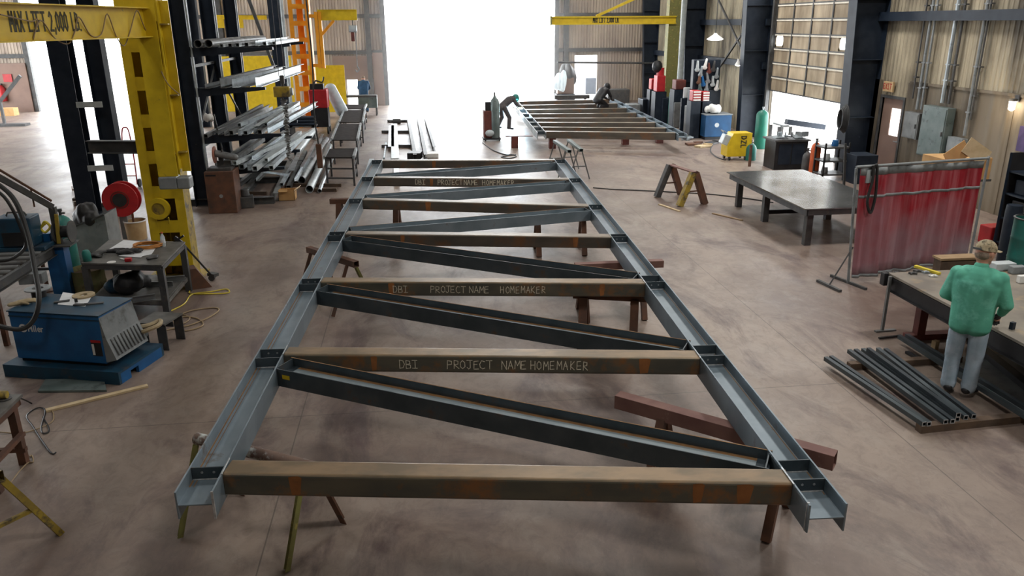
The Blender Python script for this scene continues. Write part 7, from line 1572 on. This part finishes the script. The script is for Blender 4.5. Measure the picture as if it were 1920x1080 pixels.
p = G(946, 243); figure('person welding with helmet down, legs apart, bending over left side of back frame', (p.x, p.y, 0), math.radians(-62), J3, ('work_cloth', 'work_cloth', 'teal'), .016, 'tan_cloth', 'helmet', 1.0)
ap = PY(966, 214, p.y+.35); 
mb = MB(); mb.ell((ap.x, ap.y, .70), (.035, .035, .035), 10); o = lone(mb, 'welding_arc', 'arc_glow', 'blue-white welding arc flaring at left side of the back frame', 'welding arc', smooth=True)
light('POINT', (ap.x, ap.y-.1, .85), 180, (.6, .85, 1), .05)
J4 = dict(pelvis=(0, -.12, .42), chest=(0, .16, .68), neck=(0, .32, .84), head=(0, .42, .90), look=(0, .8, -.6), sh_l=(-.19, .24, .78), sh_r=(.19, .24, .78),
  el_l=(-.26, .40, .52), wr_l=(-.12, .58, .38), hand_l=(.3, 1, -.3), el_r=(.26, .40, .52), wr_r=(.12, .60, .38), hand_r=(-.3, 1, -.3),
  hip_l=(-.12, -.12, .38), hip_r=(.12, -.12, .38), kn_l=(-.2, .30, .40), kn_r=(.18, .28, .12), an_l=(-.18, .12, .09), an_r=(.18, -.14, .10), toe_l=(-.2, .27, .052), toe_r=(.2, -.05, .052))
p = G(1124, 205, .50); figure('person in black crouching in helmet on right side of back frame', (p.x, p.y, .515), math.radians(-55), J4, ('black', 'black', 'black'), .016, 'work_cloth', 'helmet', 1.15)
# ================================================================ LIGHT AND CAMERA
w = bpy.data.worlds.new('world'); SC.world = w; w.use_nodes = True
bg = w.node_tree.nodes['Background']; bg.inputs[0].default_value = (.93, .97, 1, 1); bg.inputs[1].default_value = 9.
for x, pw in ((-6, 60), (3, 120), (9.5, 220)):
    for y in (3, 11, 19, 27, 35):
        light('AREA', (x, y, 8.2), pw, (1, .97, .92), 1.2)  # unseen area lights added under the roof, stronger towards the right
# daylight through the opening added in the unseen left wall is carried by the world
cam = bpy.data.cameras.new('camera'); co = bpy.data.objects.new('camera', cam); COL.objects.link(co)
cam.sensor_width = 36; cam.lens = FL/1920*36; cam.clip_end = 400
co.location = (0, 0, H)
f = ray(960, 540).normalized(); r = (ray(1960, 540)-ray(-40, 540)).normalized(); u = r.cross(f)
co.matrix_world = Matrix.Translation(V((0, 0, H))) @ Matrix((r, u, -f)).transposed().to_4x4()
SC.camera = co
vs = SC.view_settings; vs.view_transform = 'Standard'; vs.look = 'None'; vs.gamma = 1; vs.use_curve_mapping = False; vs.exposure = .55
SC.cycles.max_bounces = 8; SC.cycles.diffuse_bounces = 4; SC.cycles.sample_clamp_indirect = 8; SC.cycles.caustics_reflective = False; SC.cycles.caustics_refractive = False

mb = MB(); mb.bb((-8.2, 39.3, .05), (11.0, YB-.45, ZC-.4)); hz_ = mb.build('haze', 'steel'); hz_['kind'] = 'stuff'; hz_['label'] = 'thin haze slab added along the back wall to imitate glare from the big doorway'; hz_['category'] = 'haze'
hm = bpy.data.materials.new('haze'); hm.use_nodes = True; nt = hm.node_tree; nt.nodes.remove(nt.nodes['Principled BSDF']); vsn = nt.nodes.new('ShaderNodeVolumeScatter'); vsn.inputs['Density'].default_value = .045; vsn.inputs['Anisotropy'].default_value = .5  # scattering slab added to wash out the back wall like doorway glare
nt.links.new(vsn.outputs[0], nt.nodes['Material Output'].inputs['Volume']); hz_.data.materials[0] = hm
SC.cycles.volume_bounces = 1
